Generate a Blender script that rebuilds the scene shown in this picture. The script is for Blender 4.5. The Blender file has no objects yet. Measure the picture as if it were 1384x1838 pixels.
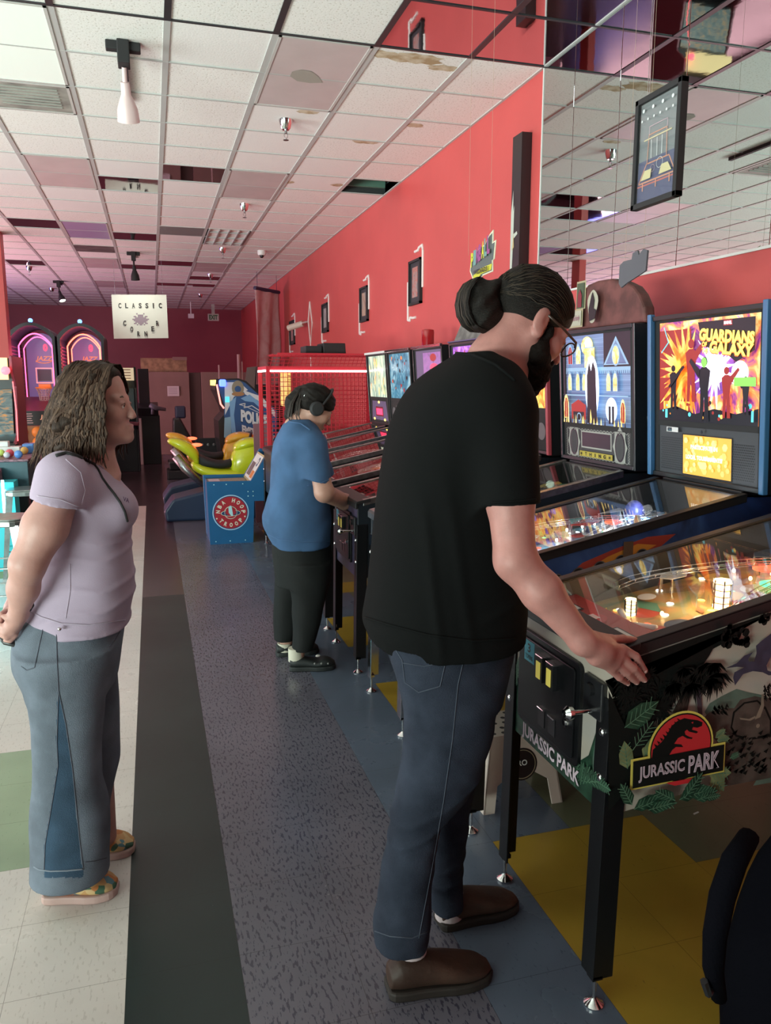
import bpy, math, random
import numpy as np
from mathutils import Vector, Matrix

random.seed(7)
S = bpy.context.scene
COL = S.collection

# ------------------------------------------------------------------ camera
FPX, CH = 1400.0, 1.60
_d = Vector((272 - 692, 685 - 919, FPX)).normalized()
_p = math.atan2(919 - 685, FPX)
_up = Vector((0, -math.cos(_p), -math.sin(_p)))
_Y = (_d - _up * _d.dot(_up)).normalized()
_X = _Y.cross(_up)
RW = Matrix((_X, _Y, _up))                      # photo axes -> world


def ray(px, py):
    return RW @ Vector((px - 692, py - 919, FPX))


def at(px, py, X=None, Y=None, Z=None):
    """world point seen at a photo pixel on a wall X=, a wall Y= or a level Z="""
    r = ray(px, py)
    if X is not None: t = X / r.x
    elif Y is not None: t = Y / r.y
    else: t = (Z - CH) / r.z
    return Vector((r.x * t, r.y * t, CH + r.z * t))


cam = bpy.data.cameras.new('camera')
camo = bpy.data.objects.new('camera', cam); COL.objects.link(camo)
_m = Matrix((RW @ Vector((1, 0, 0)), RW @ Vector((0, -1, 0)), RW @ Vector((0, 0, -1)))).transposed().to_4x4()
_m.translation = Vector((0, 0, CH))
camo.matrix_world = _m
cam.sensor_fit = 'VERTICAL'; cam.sensor_height = 36; cam.sensor_width = 36
cam.lens = FPX / 1838 * 36
cam.clip_start = 0.05; cam.clip_end = 100
S.camera = camo

# ------------------------------------------------------------------ exposure, world, big lights
S.view_settings.view_transform = 'Standard'
S.view_settings.look = 'None'
S.view_settings.exposure = -0.12
S.view_settings.gamma = 1.0
S.view_settings.use_curve_mapping = False

w = bpy.data.worlds.new('world'); S.world = w; w.use_nodes = True
w.node_tree.nodes['Background'].inputs[0].default_value = (0.80, 0.92, 0.95, 1)
w.node_tree.nodes['Background'].inputs[1].default_value = 0.85


def area(name, loc, target, sx, sy, power, col, spread=180):
    l = bpy.data.lights.new(name, 'AREA'); l.shape = 'RECTANGLE'; l.size = sx; l.size_y = sy
    l.energy = power; l.color = col; l.spread = math.radians(spread)
    o = bpy.data.objects.new(name, l); COL.objects.link(o); o.location = loc
    o.rotation_euler = (Vector(target) - Vector(loc)).to_track_quat('-Z', 'Y').to_euler()
    return o


def point(name, loc, power, col, r=0.05):
    l = bpy.data.lights.new(name, 'POINT'); l.energy = power; l.color = col; l.shadow_soft_size = r
    o = bpy.data.objects.new(name, l); COL.objects.link(o); o.location = loc
    return o


def spot(name, loc, target, power, col, ang=70, blend=.6, r=.04):
    l = bpy.data.lights.new(name, 'SPOT'); l.energy = power; l.color = col; l.shadow_soft_size = r
    l.spot_size = math.radians(ang); l.spot_blend = blend
    o = bpy.data.objects.new(name, l); COL.objects.link(o); o.location = loc
    o.rotation_euler = (Vector(target) - Vector(loc)).to_track_quat('-Z', 'Y').to_euler()
    return o


# daylight from the shop front: the big window behind and to the left of the camera
area('shopfront_daylight', (-5.5, -1.4, .8), (-1.8, 4.0, 3.6), 4.5, 1.4, 300, (0.84, 1.0, 0.90), 105)
area('side_daylight', (-8.0, 5.5, .9), (-2.2, 5.8, 3.6), 6.0, 1.5, 290, (0.92, 0.98, 0.96), 110)
# pink and violet glow of the game hall in the back
area('hall_glow', (-5.5, 14.0, 1.0), (0.5, 13.0, 3.5), 6.0, 1.6, 380, (1.0, 0.50, 0.56))
area('violet_glow', (-5.5, 17.0, 2.2), (-3.0, 17.0, 3.6), 3.0, 1.0, 55, (0.30, 0.25, 1.0))

# ------------------------------------------------------------------ materials
_mats = {}


def _nn(nt, t, **kw):
    n = nt.nodes.new(t)
    for k, v in kw.items(): setattr(n, k, v)
    return n


def mat(name, col, rough=.5, metal=0.0, emit=None, es=0.0, var=0.0, vscale=20.0, bump=0.0, bscale=60.0,
        coat=0.0, col2=None, stretch=None, sss=0.0, sheen=0.0, spec=None, detail=4):
    if name in _mats: return _mats[name]
    m = bpy.data.materials.new(name); m.use_nodes = True; nt = m.node_tree
    b = nt.nodes['Principled BSDF']
    c = tuple(col) + (1,)
    b.inputs['Base Color'].default_value = c
    b.inputs['Roughness'].default_value = rough
    b.inputs['Metallic'].default_value = metal
    if coat: b.inputs['Coat Weight'].default_value = coat; b.inputs['Coat Roughness'].default_value = .06
    if sheen: b.inputs['Sheen Weight'].default_value = sheen
    if spec is not None: b.inputs['Specular IOR Level'].default_value = spec
    if sss:
        b.inputs['Subsurface Weight'].default_value = sss
        b.inputs['Subsurface Radius'].default_value = (.012, .005, .003); b.inputs['Subsurface Scale'].default_value = 1
    if es:
        b.inputs['Emission Color'].default_value = tuple(emit or col) + (1,)
        b.inputs['Emission Strength'].default_value = es
    tc = None
    if var or bump:
        tc = _nn(nt, 'ShaderNodeTexCoord'); mp = _nn(nt, 'ShaderNodeMapping')
        nt.links.new(tc.outputs['Object'], mp.inputs[0])
        if stretch: mp.inputs['Scale'].default_value = stretch
    if var:
        n = _nn(nt, 'ShaderNodeTexNoise'); n.inputs['Scale'].default_value = vscale; n.inputs['Detail'].default_value = detail
        nt.links.new(mp.outputs[0], n.inputs['Vector'])
        r = _nn(nt, 'ShaderNodeValToRGB')
        c2 = tuple(col2) if col2 else tuple(x * (1 - var) for x in col)
        r.color_ramp.elements[0].position = .38; r.color_ramp.elements[0].color = c2 + (1,)
        r.color_ramp.elements[1].position = .62; r.color_ramp.elements[1].color = c
        nt.links.new(n.outputs[0], r.inputs[0]); nt.links.new(r.outputs[0], b.inputs['Base Color'])
    if bump:
        n2 = _nn(nt, 'ShaderNodeTexNoise'); n2.inputs['Scale'].default_value = bscale; n2.inputs['Detail'].default_value = 3
        nt.links.new(mp.outputs[0], n2.inputs['Vector'])
        bp = _nn(nt, 'ShaderNodeBump'); bp.inputs['Strength'].default_value = bump; bp.inputs['Distance'].default_value = .01
        nt.links.new(n2.outputs[0], bp.inputs['Height']); nt.links.new(bp.outputs[0], b.inputs['Normal'])
    _mats[name] = m
    return m


def art(name, cols, scale=6.0, es=0.0, dist=1.5, kind='noise', stretch=(1, 1, 1), rough=.3, const=False, seed=0.0, pos=None):
    """printed artwork: a procedural swirl of the given colours, lit from behind when es > 0"""
    if name in _mats: return _mats[name]
    m = bpy.data.materials.new(name); m.use_nodes = True; nt = m.node_tree
    b = nt.nodes['Principled BSDF']; b.inputs['Roughness'].default_value = rough
    tc = _nn(nt, 'ShaderNodeTexCoord'); mp = _nn(nt, 'ShaderNodeMapping')
    nt.links.new(tc.outputs['Object'], mp.inputs[0]); mp.inputs['Scale'].default_value = stretch
    mp.inputs['Location'].default_value = (seed, seed * 1.7, seed * .6)
    if kind == 'noise':
        n = _nn(nt, 'ShaderNodeTexNoise'); n.inputs['Scale'].default_value = scale
        n.inputs['Detail'].default_value = 5; n.inputs['Distortion'].default_value = dist; out = n.outputs[0]
    elif kind == 'voronoi':
        n = _nn(nt, 'ShaderNodeTexVoronoi'); n.inputs['Scale'].default_value = scale
        sp = _nn(nt, 'ShaderNodeSeparateColor'); nt.links.new(n.outputs['Color'], sp.inputs[0]); out = sp.outputs[0]
    else:
        n = _nn(nt, 'ShaderNodeTexWave'); n.inputs['Scale'].default_value = scale
        n.inputs['Distortion'].default_value = dist; n.inputs['Detail'].default_value = 3; out = n.outputs[1]
    nt.links.new(mp.outputs[0], n.inputs['Vector'])
    r = _nn(nt, 'ShaderNodeValToRGB'); cr = r.color_ramp
    if const: cr.interpolation = 'CONSTANT'
    k = len(cols); lo, hi = (.28, .72) if kind == 'noise' else (0.0, 1.0)
    if const: hi = hi - (hi - lo) / k
    while len(cr.elements) < k: cr.elements.new(.5)
    for i, c in enumerate(cols):
        cr.elements[i].position = pos[i] if pos else lo + (hi - lo) * i / (k - 1)
    for i, c in enumerate(cols): cr.elements[i].color = tuple(c) + (1,)
    nt.links.new(out, r.inputs[0]); nt.links.new(r.outputs[0], b.inputs['Base Color'])
    if es:
        nt.links.new(r.outputs[0], b.inputs['Emission Color']); b.inputs['Emission Strength'].default_value = es
    _mats[name] = m
    return m


def glass(name, tint=(1, 1, 1), refl=0.10, rough=0.0, base=None):
    """thin clear pane: see-through with a Fresnel reflection"""
    if name in _mats: return _mats[name]
    m = bpy.data.materials.new(name); m.use_nodes = True; nt = m.node_tree
    nt.nodes.remove(nt.nodes['Principled BSDF']); out = nt.nodes['Material Output']
    t = _nn(nt, 'ShaderNodeBsdfTransparent'); t.inputs[0].default_value = tuple(tint) + (1,)
    g = _nn(nt, 'ShaderNodeBsdfGlossy'); g.inputs['Roughness'].default_value = rough
    lw = _nn(nt, 'ShaderNodeLayerWeight'); lw.inputs[0].default_value = .5
    pw = _nn(nt, 'ShaderNodeMath', operation='POWER'); pw.inputs[1].default_value = 5; nt.links.new(lw.outputs['Facing'], pw.inputs[0])
    fr = _nn(nt, 'ShaderNodeMath', operation='MULTIPLY_ADD'); fr.inputs[1].default_value = .75; fr.inputs[2].default_value = .035
    nt.links.new(pw.outputs[0], fr.inputs[0])
    mx = _nn(nt, 'ShaderNodeMixShader'); nt.links.new(fr.outputs[0], mx.inputs[0])
    nt.links.new(t.outputs[0], mx.inputs[1]); nt.links.new(g.outputs[0], mx.inputs[2]); nt.links.new(mx.outputs[0], out.inputs[0])
    _mats[name] = m
    return m


BLACK = mat('black_paint', (.012, .012, .014), .35, coat=.2)
BLKM = mat('black_matte', (.016, .016, .018), .7)
BLKMETAL = mat('black_powder_metal', (.010, .010, .012), .35, .4)
CHROME = mat('chrome', (.75, .75, .76), .15, 1.0)
STEEL = mat('worn_steel', (.45, .45, .46), .35, 1.0, var=.3, vscale=40)
WHITE = mat('white_plastic', (.75, .75, .74), .4)
BULB = mat('lamp_bulb', (1, 1, 1), .4, emit=(1, .93, .75), es=14)
BULBW = mat('warm_bulb', (1, .8, .5), .4, emit=(1, .62, .25), es=9)

# ------------------------------------------------------------------ mesh helpers


class MB:
    def __init__(s, off=(0, 0, 0)):
        s.v = []; s.f = []; s.mi = []; s.off = Vector(off)

    def add(s, vs, fs, m=0):
        b = len(s.v); s.v += [tuple(x) for x in vs]
        s.f += [tuple(i + b for i in f) for f in fs]; s.mi += [m] * len(fs)

    def box(s, x0, x1, y0, y1, z0, z1, m=0, M=None):
        vs = [Vector((x, y, z)) for z in (z0, z1) for y in (y0, y1) for x in (x0, x1)]
        if M is not None: vs = [M @ v for v in vs]
        s.add(vs, [(0, 2, 3, 1), (4, 5, 7, 6), (0, 1, 5, 4), (2, 6, 7, 3), (0, 4, 6, 2), (1, 3, 7, 5)], m)

    def prism(s, pts, fn, m=0):
        """pts: 2D polygon, fn(a, b, t) -> 3D with t 0..1 through the thickness"""
        n = len(pts)
        vs = [fn(a, b, 0) for a, b in pts] + [fn(a, b, 1) for a, b in pts]
        fs = [tuple(range(n))[::-1], tuple(range(n, 2 * n))]
        fs += [(i, (i + 1) % n, (i + 1) % n + n, i + n) for i in range(n)]
        s.add(vs, fs, m)

    def prof_y(s, pts, y0, y1, m=0):             # profile in x,z swept along y
        s.prism(pts, lambda a, b, t: (a, y0 + (y1 - y0) * t, b), m)

    def prof_x(s, pts, x0, x1, m=0):             # profile in y,z swept along x
        s.prism(pts, lambda a, b, t: (x0 + (x1 - x0) * t, a, b), m)

    def prof_z(s, pts, z0, z1, m=0):
        s.prism(pts, lambda a, b, t: (a, b, z0 + (z1 - z0) * t), m)

    def tube(s, pts, r, n=8, m=0, cap=True, flat=1.0):
        P = [Vector(p) for p in pts]; k = len(P)
        R = r if isinstance(r, (list, tuple)) else [r] * k
        T = [((P[min(i + 1, k - 1)] - P[max(i - 1, 0)]).normalized() if k > 1 else Vector((0, 0, 1))) for i in range(k)]
        a = Vector((0, 0, 1)) if abs(T[0].z) < .9 else Vector((1, 0, 0))
        N = (a - T[0] * a.dot(T[0])).normalized(); vs = []
        for i in range(k):
            N = (N - T[i] * N.dot(T[i])).normalized(); B = T[i].cross(N)
            for j in range(n):
                q = 2 * math.pi * j / n
                vs.append(P[i] + (N * math.cos(q) * flat + B * math.sin(q)) * R[i])
        fs = [(i * n + j, i * n + (j + 1) % n, (i + 1) * n + (j + 1) % n, (i + 1) * n + j) for i in range(k - 1) for j in range(n)]
        if cap: fs += [tuple(range(n))[::-1], tuple(range((k - 1) * n, k * n))]
        s.add(vs, fs, m)

    def cyl(s, p0, p1, r0, r1=None, n=20, m=0, cap=True):
        s.tube([p0, p1], [r0, r0 if r1 is None else r1], n, m, cap)

    def lathe(s, prof, c=(0, 0, 0), axis='z', n=24, m=0, M=None):
        """prof: list of (radius, height)"""
        vs = []; c = Vector(c)
        for r, h in prof:
            for j in range(n):
                q = 2 * math.pi * j / n; a, b = r * math.cos(q), r * math.sin(q)
                v = {'z': Vector((a, b, h)), 'x': Vector((h, a, b)), 'y': Vector((b, h, a))}[axis]
                vs.append((M @ v if M is not None else v) + c)
        k = len(prof)
        fs = [(i * n + j, i * n + (j + 1) % n, (i + 1) * n + (j + 1) % n, (i + 1) * n + j) for i in range(k - 1) for j in range(n)]
        fs += [tuple(range(n))[::-1], tuple(range((k - 1) * n, k * n))]
        s.add(vs, fs, m)

    def ball(s, c, r, n=14, m=0, sc=(1, 1, 1)):
        k = n // 2 + 1
        prof = [(max(1e-4, r * math.sin(math.pi * i / k)), -r * math.cos(math.pi * i / k)) for i in range(k + 1)]
        s.lathe(prof, c, 'z', n, m, Matrix.Diagonal(Vector(sc)))

    def build(s, name, mats, parent=None, smooth=False, bevel=0.0, seg=2, label=None):
        me = bpy.data.meshes.new(name)
        o_ = s.off
        me.from_pydata([(v[0] - o_.x, v[1] - o_.y, v[2] - o_.z) for v in s.v], [], s.f)
        if not isinstance(mats, (list, tuple)): mats = [mats]
        for m in mats: me.materials.append(m)
        me.polygons.foreach_set('material_index', s.mi)
        if smooth is True: me.polygons.foreach_set('use_smooth', [True] * len(s.f))
        me.update()
        if smooth == 'auto':
            me.polygons.foreach_set('use_smooth', [True] * len(s.f))
            me.set_sharp_from_angle(angle=math.radians(35))
        o = bpy.data.objects.new(name, me); COL.objects.link(o)
        if parent: o.parent = parent
        else: o.location = s.off
        if bevel:
            md = o.modifiers.new('bevel', 'BEVEL'); md.width = bevel; md.segments = seg
            md.limit_method = 'ANGLE'; md.angle_limit = math.radians(40)
        if label: o['label'] = label
        return o


def tag(o, label, cat, group=None, kind=None):
    if label: o['label'] = label
    if cat: o['category'] = cat
    if group: o['group'] = group
    if kind: o['kind'] = kind
    return o


def struct(o):
    o['kind'] = 'structure'
    return o


def thing(name, label, cat, loc=(0, 0, 0), rz=0.0, group=None):
    o = bpy.data.objects.new(name, None); COL.objects.link(o)
    o.location = loc; o.rotation_euler = (0, 0, rz); o.empty_display_size = .1
    tag(o, label, cat, group)
    return o


def dup(root, loc, rz=None, label=None):
    r = root.copy(); COL.objects.link(r); r.location = loc
    if rz is not None: r.rotation_euler = (0, 0, rz)
    if label: r['label'] = label
    for ch in list(root.children):
        c = ch.copy(); COL.objects.link(c); c.parent = r
        for g in list(ch.children):
            d = g.copy(); COL.objects.link(d); d.parent = c
    return r


_txt = {}


def text2d(st, bold=0.0):
    """flat triangulated outline of a string at size 1: verts, faces, width"""
    key = (st, bold)
    if key in _txt: return _txt[key]
    cu = bpy.data.curves.new('t', 'FONT'); cu.body = st; cu.size = 1; cu.offset = bold; cu.resolution_u = 3
    cu.fill_mode = 'FRONT' if hasattr(cu, 'fill_mode') else cu.fill_mode
    ob = bpy.data.objects.new('t', cu); COL.objects.link(ob)
    dg = bpy.context.evaluated_depsgraph_get(); dg.update()
    me = bpy.data.meshes.new_from_object(ob.evaluated_get(dg))
    vs = [(v.co.x, v.co.y) for v in me.vertices]; fs = [tuple(p.vertices) for p in me.polygons]
    bpy.data.objects.remove(ob); bpy.data.curves.remove(cu); bpy.data.meshes.remove(me)
    x0 = min(v[0] for v in vs); x1 = max(v[0] for v in vs); y0 = min(v[1] for v in vs); y1 = max(v[1] for v in vs)
    _txt[key] = ([((a - x0) / (x1 - x0), (b - y0) / (y1 - y0)) for a, b in vs], fs)
    return _txt[key]


class Art:
    """prints flat shapes on a surface: origin o, unit axes u (right), v (up); each layer lies a hair above the last"""

    def __init__(s, mb, o, u, v, eps=.0005, base=1):
        s.mb = mb; s.o = Vector(o); s.u = Vector(u).normalized(); s.v = Vector(v).normalized()
        s.n = s.u.cross(s.v); s.e = eps; s.k = base

    def p(s, a, b, c=None):
        return s.o + s.u * a + s.v * b + s.n * (s.k * s.e if c is None else c)

    def up(s): s.k += 1; return s

    def poly(s, pts, m, lift=True):
        s.mb.add([s.p(a, b) for a, b in pts], [tuple(range(len(pts)))], m)
        if lift: s.k += 1

    def rect(s, a0, a1, b0, b1, m, lift=True): s.poly([(a0, b0), (a1, b0), (a1, b1), (a0, b1)], m, lift)

    def disc(s, a, b, r, m, n=28, ry=None, a0=0.0, a1=2 * math.pi, lift=True):
        ry = ry or r
        s.poly([(a + r * math.cos(a0 + (a1 - a0) * i / n), b + ry * math.sin(a0 + (a1 - a0) * i / n)) for i in range(n + (0 if a1 - a0 > 6.2 else 1))], m, lift)

    def ring(s, a, b, r, w, m, n=36, ry=None, a0=0.0, a1=2 * math.pi):
        ry = ry or r; P = []
        for i in range(n + 1):
            q = a0 + (a1 - a0) * i / n; P.append((a + r * math.cos(q), b + ry * math.sin(q)))
        s.line(P, w, m)

    def line(s, pts, w, m, lift=True):
        for i in range(len(pts) - 1):
            (a, b), (c, d) = pts[i], pts[i + 1]; L = math.hypot(c - a, d - b) or 1e-6
            nx, ny = -(d - b) / L * w / 2, (c - a) / L * w / 2; ex, ey = (c - a) / L * w * .3, (d - b) / L * w * .3
            s.mb.add([s.p(a - ex + nx, b - ey + ny), s.p(a - ex - nx, b - ey - ny), s.p(c + ex - nx, d + ey - ny), s.p(c + ex + nx, d + ey + ny)], [(0, 1, 2, 3)], m)
        if lift: s.k += 1

    def text(s, st, a, b, w, h, m, bold=.02, rot=0.0, shear=0.0, fn=None, c=None):
        """fit the string in a w x h box with its lower left corner at a, b"""
        vs, fs = text2d(st, bold); out = []
        for x, y in vs:
            X, Y = x * w + shear * y * h, y * h
            if fn: X, Y = fn(x, y)
            if rot: X, Y = X * math.cos(rot) - Y * math.sin(rot), X * math.sin(rot) + Y * math.cos(rot)
            out.append(s.p(a + X, b + Y, c))
        s.mb.add(out, fs, m); s.k += 1
# ------------------------------------------------------------------ the room
XW, ZC = 2.53, 3.60          # right wall, ceiling
GX, GY, GP = 0.179, 4.905, 0.6096
XL, YB, YF = -15.0, 23.0, -3.5

# floor: one-foot vinyl tiles laid in stripes


def tile_mat(name, col, mark, dens=0.5, scale=9.0, rough=.22, grime=.25):
    m = bpy.data.materials.new(name); m.use_nodes = True; nt = m.node_tree; b = nt.nodes['Principled BSDF']
    b.inputs['Roughness'].default_value = rough
    tc = _nn(nt, 'ShaderNodeTexCoord'); mp = _nn(nt, 'ShaderNodeMapping'); mp.inputs['Scale'].default_value = (7, 2.4, 1)
    mp.inputs['Rotation'].default_value = (0, 0, 1.2)
    nt.links.new(tc.outputs['Object'], mp.inputs[0])
    n = _nn(nt, 'ShaderNodeTexNoise'); n.inputs['Scale'].default_value = scale; n.inputs['Detail'].default_value = 2
    nt.links.new(mp.outputs[0], n.inputs['Vector'])
    r = _nn(nt, 'ShaderNodeValToRGB'); e = r.color_ramp.elements
    e[0].position = dens; e[0].color = (0, 0, 0, 1); e[1].position = dens + .04; e[1].color = (1, 1, 1, 1)
    nt.links.new(n.outputs[0], r.inputs[0])
    mx = _nn(nt, 'ShaderNodeMix'); mx.data_type = 'RGBA'
    mx.inputs[6].default_value = tuple(col) + (1,); mx.inputs[7].default_value = tuple(mark) + (1,)
    nt.links.new(r.outputs[0], mx.inputs[0])
    g = _nn(nt, 'ShaderNodeTexNoise'); g.inputs['Scale'].default_value = 1.7; g.inputs['Detail'].default_value = 6
    nt.links.new(tc.outputs['Object'], g.inputs['Vector'])
    gr = _nn(nt, 'ShaderNodeValToRGB'); q = gr.color_ramp.elements
    q[0].position = .35; q[0].color = (1 - grime,) * 3 + (1,); q[1].position = .6; q[1].color = (1, 1, 1, 1)
    nt.links.new(g.outputs[0], gr.inputs[0])
    # joints every foot
    sx = _nn(nt, 'ShaderNodeSeparateXYZ'); nt.links.new(tc.outputs['Object'], sx.inputs[0]); fac = None
    for i, o0 in ((0, -.142), (1, 2.31)):
        a = _nn(nt, 'ShaderNodeMath', operation='SUBTRACT'); a.inputs[1].default_value = o0 - .0006; nt.links.new(sx.outputs[i], a.inputs[0])
        d = _nn(nt, 'ShaderNodeMath', operation='DIVIDE'); d.inputs[1].default_value = .3048; nt.links.new(a.outputs[0], d.inputs[0])
        f = _nn(nt, 'ShaderNodeMath', operation='FRACT'); nt.links.new(d.outputs[0], f.inputs[0])
        l = _nn(nt, 'ShaderNodeMath', operation='LESS_THAN'); l.inputs[1].default_value = .005; nt.links.new(f.outputs[0], l.inputs[0])
        if fac is None: fac = l
        else:
            mm = _nn(nt, 'ShaderNodeMath', operation='MAXIMUM'); nt.links.new(fac.outputs[0], mm.inputs[0]); nt.links.new(l.outputs[0], mm.inputs[1]); fac = mm
    m2 = _nn(nt, 'ShaderNodeMix'); m2.data_type = 'RGBA'; m2.blend_type = 'MULTIPLY'; m2.inputs[0].default_value = 1
    nt.links.new(mx.outputs[2], m2.inputs[6]); nt.links.new(gr.outputs[0], m2.inputs[7])
    m3 = _nn(nt, 'ShaderNodeMix'); m3.data_type = 'RGBA'; m3.blend_type = 'MULTIPLY'; m3.inputs[7].default_value = (.45, .42, .4, 1)
    nt.links.new(fac.outputs[0], m3.inputs[0]); nt.links.new(m2.outputs[2], m3.inputs[6])
    nt.links.new(m3.outputs[2], b.inputs['Base Color'])
    rr = _nn(nt, 'ShaderNodeMapRange'); rr.inputs[3].default_value = rough + .10; rr.inputs[4].default_value = rough - .03
    nt.links.new(g.outputs[0], rr.inputs[0]); nt.links.new(rr.outputs[0], b.inputs['Roughness'])
    return m


FM = [tile_mat('tile_white', (.70, .64, .60), (.60, .54, .50), .60, 16, .25, .14),
      tile_mat('tile_dark', (.012, .026, .024), (.14, .16, .16), .765, 26, .40, .3),
      tile_mat('tile_purple', (.135, .128, .160), (.055, .052, .078), .56, 16, .22, .2),
      tile_mat('tile_blue', (.115, .142, .195), (.08, .10, .14), .66, 16, .24, .25),
      tile_mat('tile_yellow', (.42, .265, .035), (.28, .17, .03), .70, 16, .26, .3),
      tile_mat('tile_green', (.15, .16, .095), (.09, .10, .06), .68, 16, .26, .3),
      tile_mat('tile_sage', (.30, .40, .26), (.24, .33, .21), .66, 16, .26, .2),
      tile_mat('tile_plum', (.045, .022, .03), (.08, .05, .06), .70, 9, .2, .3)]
fl_ = MB(); FO = -.142


def fcol(i, j):
    y = 2.31 + (j + .5) * .3048
    if i >= 4:
        if y > 8.4 and i < 6: return 2
        a, b_ = i - 4, j
        if a < 2:                                     # first two columns right of the blue stripe
            if -3 <= b_ < 0: return 4
            if 0 <= b_ < 3: return 3 if a == 0 else 5
            if 3 <= b_ < 5: return 4
            if 5 <= b_ < 7: return 3 if a < 1 else 5
            if 7 <= b_ < 9: return 4
            if 9 <= b_ < 11: return 3 if a == 0 else 5
            return [3, 4, 5][((b_ + 30) // 3) % 3]
        if a < 4: return 4 if b_ < -1 and b_ > -4 else 5
        return [4, 5, 3][((b_ + 31) // 3) % 3]
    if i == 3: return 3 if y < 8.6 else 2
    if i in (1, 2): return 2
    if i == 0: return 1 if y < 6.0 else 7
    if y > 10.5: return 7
    if i == -1: return 0
    if i in (-2, -3) and 1 <= j < 4: return 6
    if i <= -2:
        k = ((i + 40) // 2 + (j + 48) // 3) % 3
        if j >= 9 and k == 0: return 4
        if (i < -3) and k == 1: return 6
    return 0


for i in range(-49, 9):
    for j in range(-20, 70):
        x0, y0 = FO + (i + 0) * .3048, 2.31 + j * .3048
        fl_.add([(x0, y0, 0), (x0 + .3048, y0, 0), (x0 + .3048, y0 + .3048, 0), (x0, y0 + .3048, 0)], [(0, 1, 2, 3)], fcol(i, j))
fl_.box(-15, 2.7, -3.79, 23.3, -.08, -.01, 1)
struct(fl_.build('floor', FM))

# ceiling
def ceil_mat(name, c, spk, amt=.5):
    m = bpy.data.materials.new(name); m.use_nodes = True; nt = m.node_tree; b = nt.nodes['Principled BSDF']
    b.inputs['Roughness'].default_value = .9
    tc = _nn(nt, 'ShaderNodeTexCoord')
    n = _nn(nt, 'ShaderNodeTexNoise'); n.inputs['Scale'].default_value = 75; n.inputs['Detail'].default_value = 2
    nt.links.new(tc.outputs['Object'], n.inputs['Vector'])
    r = _nn(nt, 'ShaderNodeValToRGB'); e = r.color_ramp.elements
    e[0].position = .60; e[0].color = tuple(c) + (1,); e[1].position = .66; e[1].color = tuple(spk) + (1,)
    nt.links.new(n.outputs[0], r.inputs[0]); nt.links.new(r.outputs[0], b.inputs['Base Color'])
    bp = _nn(nt, 'ShaderNodeBump'); bp.inputs['Strength'].default_value = .25; bp.inputs['Distance'].default_value = .004; bp.invert = True
    nt.links.new(n.outputs[0], bp.inputs['Height']); nt.links.new(bp.outputs[0], b.inputs['Normal'])
    return m


CM = [ceil_mat('acoustic_tile', (.86, .86, .83), (.60, .58, .53)), ceil_mat('new_acoustic_tile', (.84, .84, .82), (.78, .78, .76))]
HOLES = {(3, 5)}
PLAIN = {(1, 3), (2, 2), (-1, 5), (2, 5), (0, 6), (1, 4), (-3, 6), (2, 9), (0, 8), (-2, 8)}
nx0 = int(math.floor((XL - GX) / GP)); ce = MB()
ncol = int(math.floor((XW - GX) / GP)); nrow = int(math.floor((YB - GY) / GP)); r0 = int(math.floor((YF - GY) / GP))
for i in range(nx0, ncol + 1):
    for j in range(r0, nrow + 1):
        if (i, j) in HOLES: continue
        x0, y0 = GX + i * GP, GY + j * GP; x1, y1 = min(x0 + GP, XW + .02), y0 + GP
        ce.add([(x0, y0, ZC), (x0, y1, ZC), (x1, y1, ZC), (x1, y0, ZC)], [(0, 1, 2, 3)], 1 if ((i, j) in PLAIN or (i * 7 + j * 13) % 11 == 0) else 0)
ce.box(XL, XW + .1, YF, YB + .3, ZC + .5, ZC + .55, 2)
# plenum above the missing tile
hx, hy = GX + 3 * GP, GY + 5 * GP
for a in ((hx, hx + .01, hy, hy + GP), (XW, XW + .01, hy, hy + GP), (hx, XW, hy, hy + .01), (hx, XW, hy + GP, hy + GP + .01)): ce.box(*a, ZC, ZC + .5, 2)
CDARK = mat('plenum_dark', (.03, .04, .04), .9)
struct(ce.build('ceiling', CM + [CDARK]))
# suspended grid: main runners and cross tees; the rows nearest the camera are black
tg = MB(); tb = MB()
ygate = GY
for i in range(nx0 + 1, ncol + 1):
    x = GX + i * GP; wd = .019
    tg.box(x - wd, x + wd, ygate, YB, ZC - .006, ZC + .004)
    tb.box(x - wd, x + wd, YF, ygate, ZC - .006, ZC + .004)
for j in range(r0 + 1, nrow + 1):
    y = GY + j * GP
    t = tb if j <= 0 else tg
    t.box(XL, XW, y - .009, y + .009, ZC - .007, ZC + .003)
tg.box(XW - .02, XW, YF, YB, ZC - .006, ZC + .004)
GRIDM = mat('grid_grey', (.50, .51, .50), .5)
struct(tg.build('trim_1', GRIDM)); struct(tb.build('trim_2', mat('grid_black', (.03, .03, .035), .4)))
cab = MB(); p = [(2.10, 8.35, ZC + .40), (2.16, 8.22, ZC + .2), (2.28, 8.10, ZC + .12), (2.36, 8.14, ZC + .24), (2.42, 8.2, ZC + .4)]
cab.tube(p, .012, 8)
tag(cab.build('ceiling_cable', WHITE, smooth=True), 'white cable looping in the open ceiling hole beside the red wall', 'cable')
struct(MB.build.__get__(( lambda m: (m.box(2.02, 2.5, 8.46, 8.50, ZC + .05, ZC + .3), m)[1])(MB()))('trim_3', mat('duct_teal', (.10, .22, .17), .5)))

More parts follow.
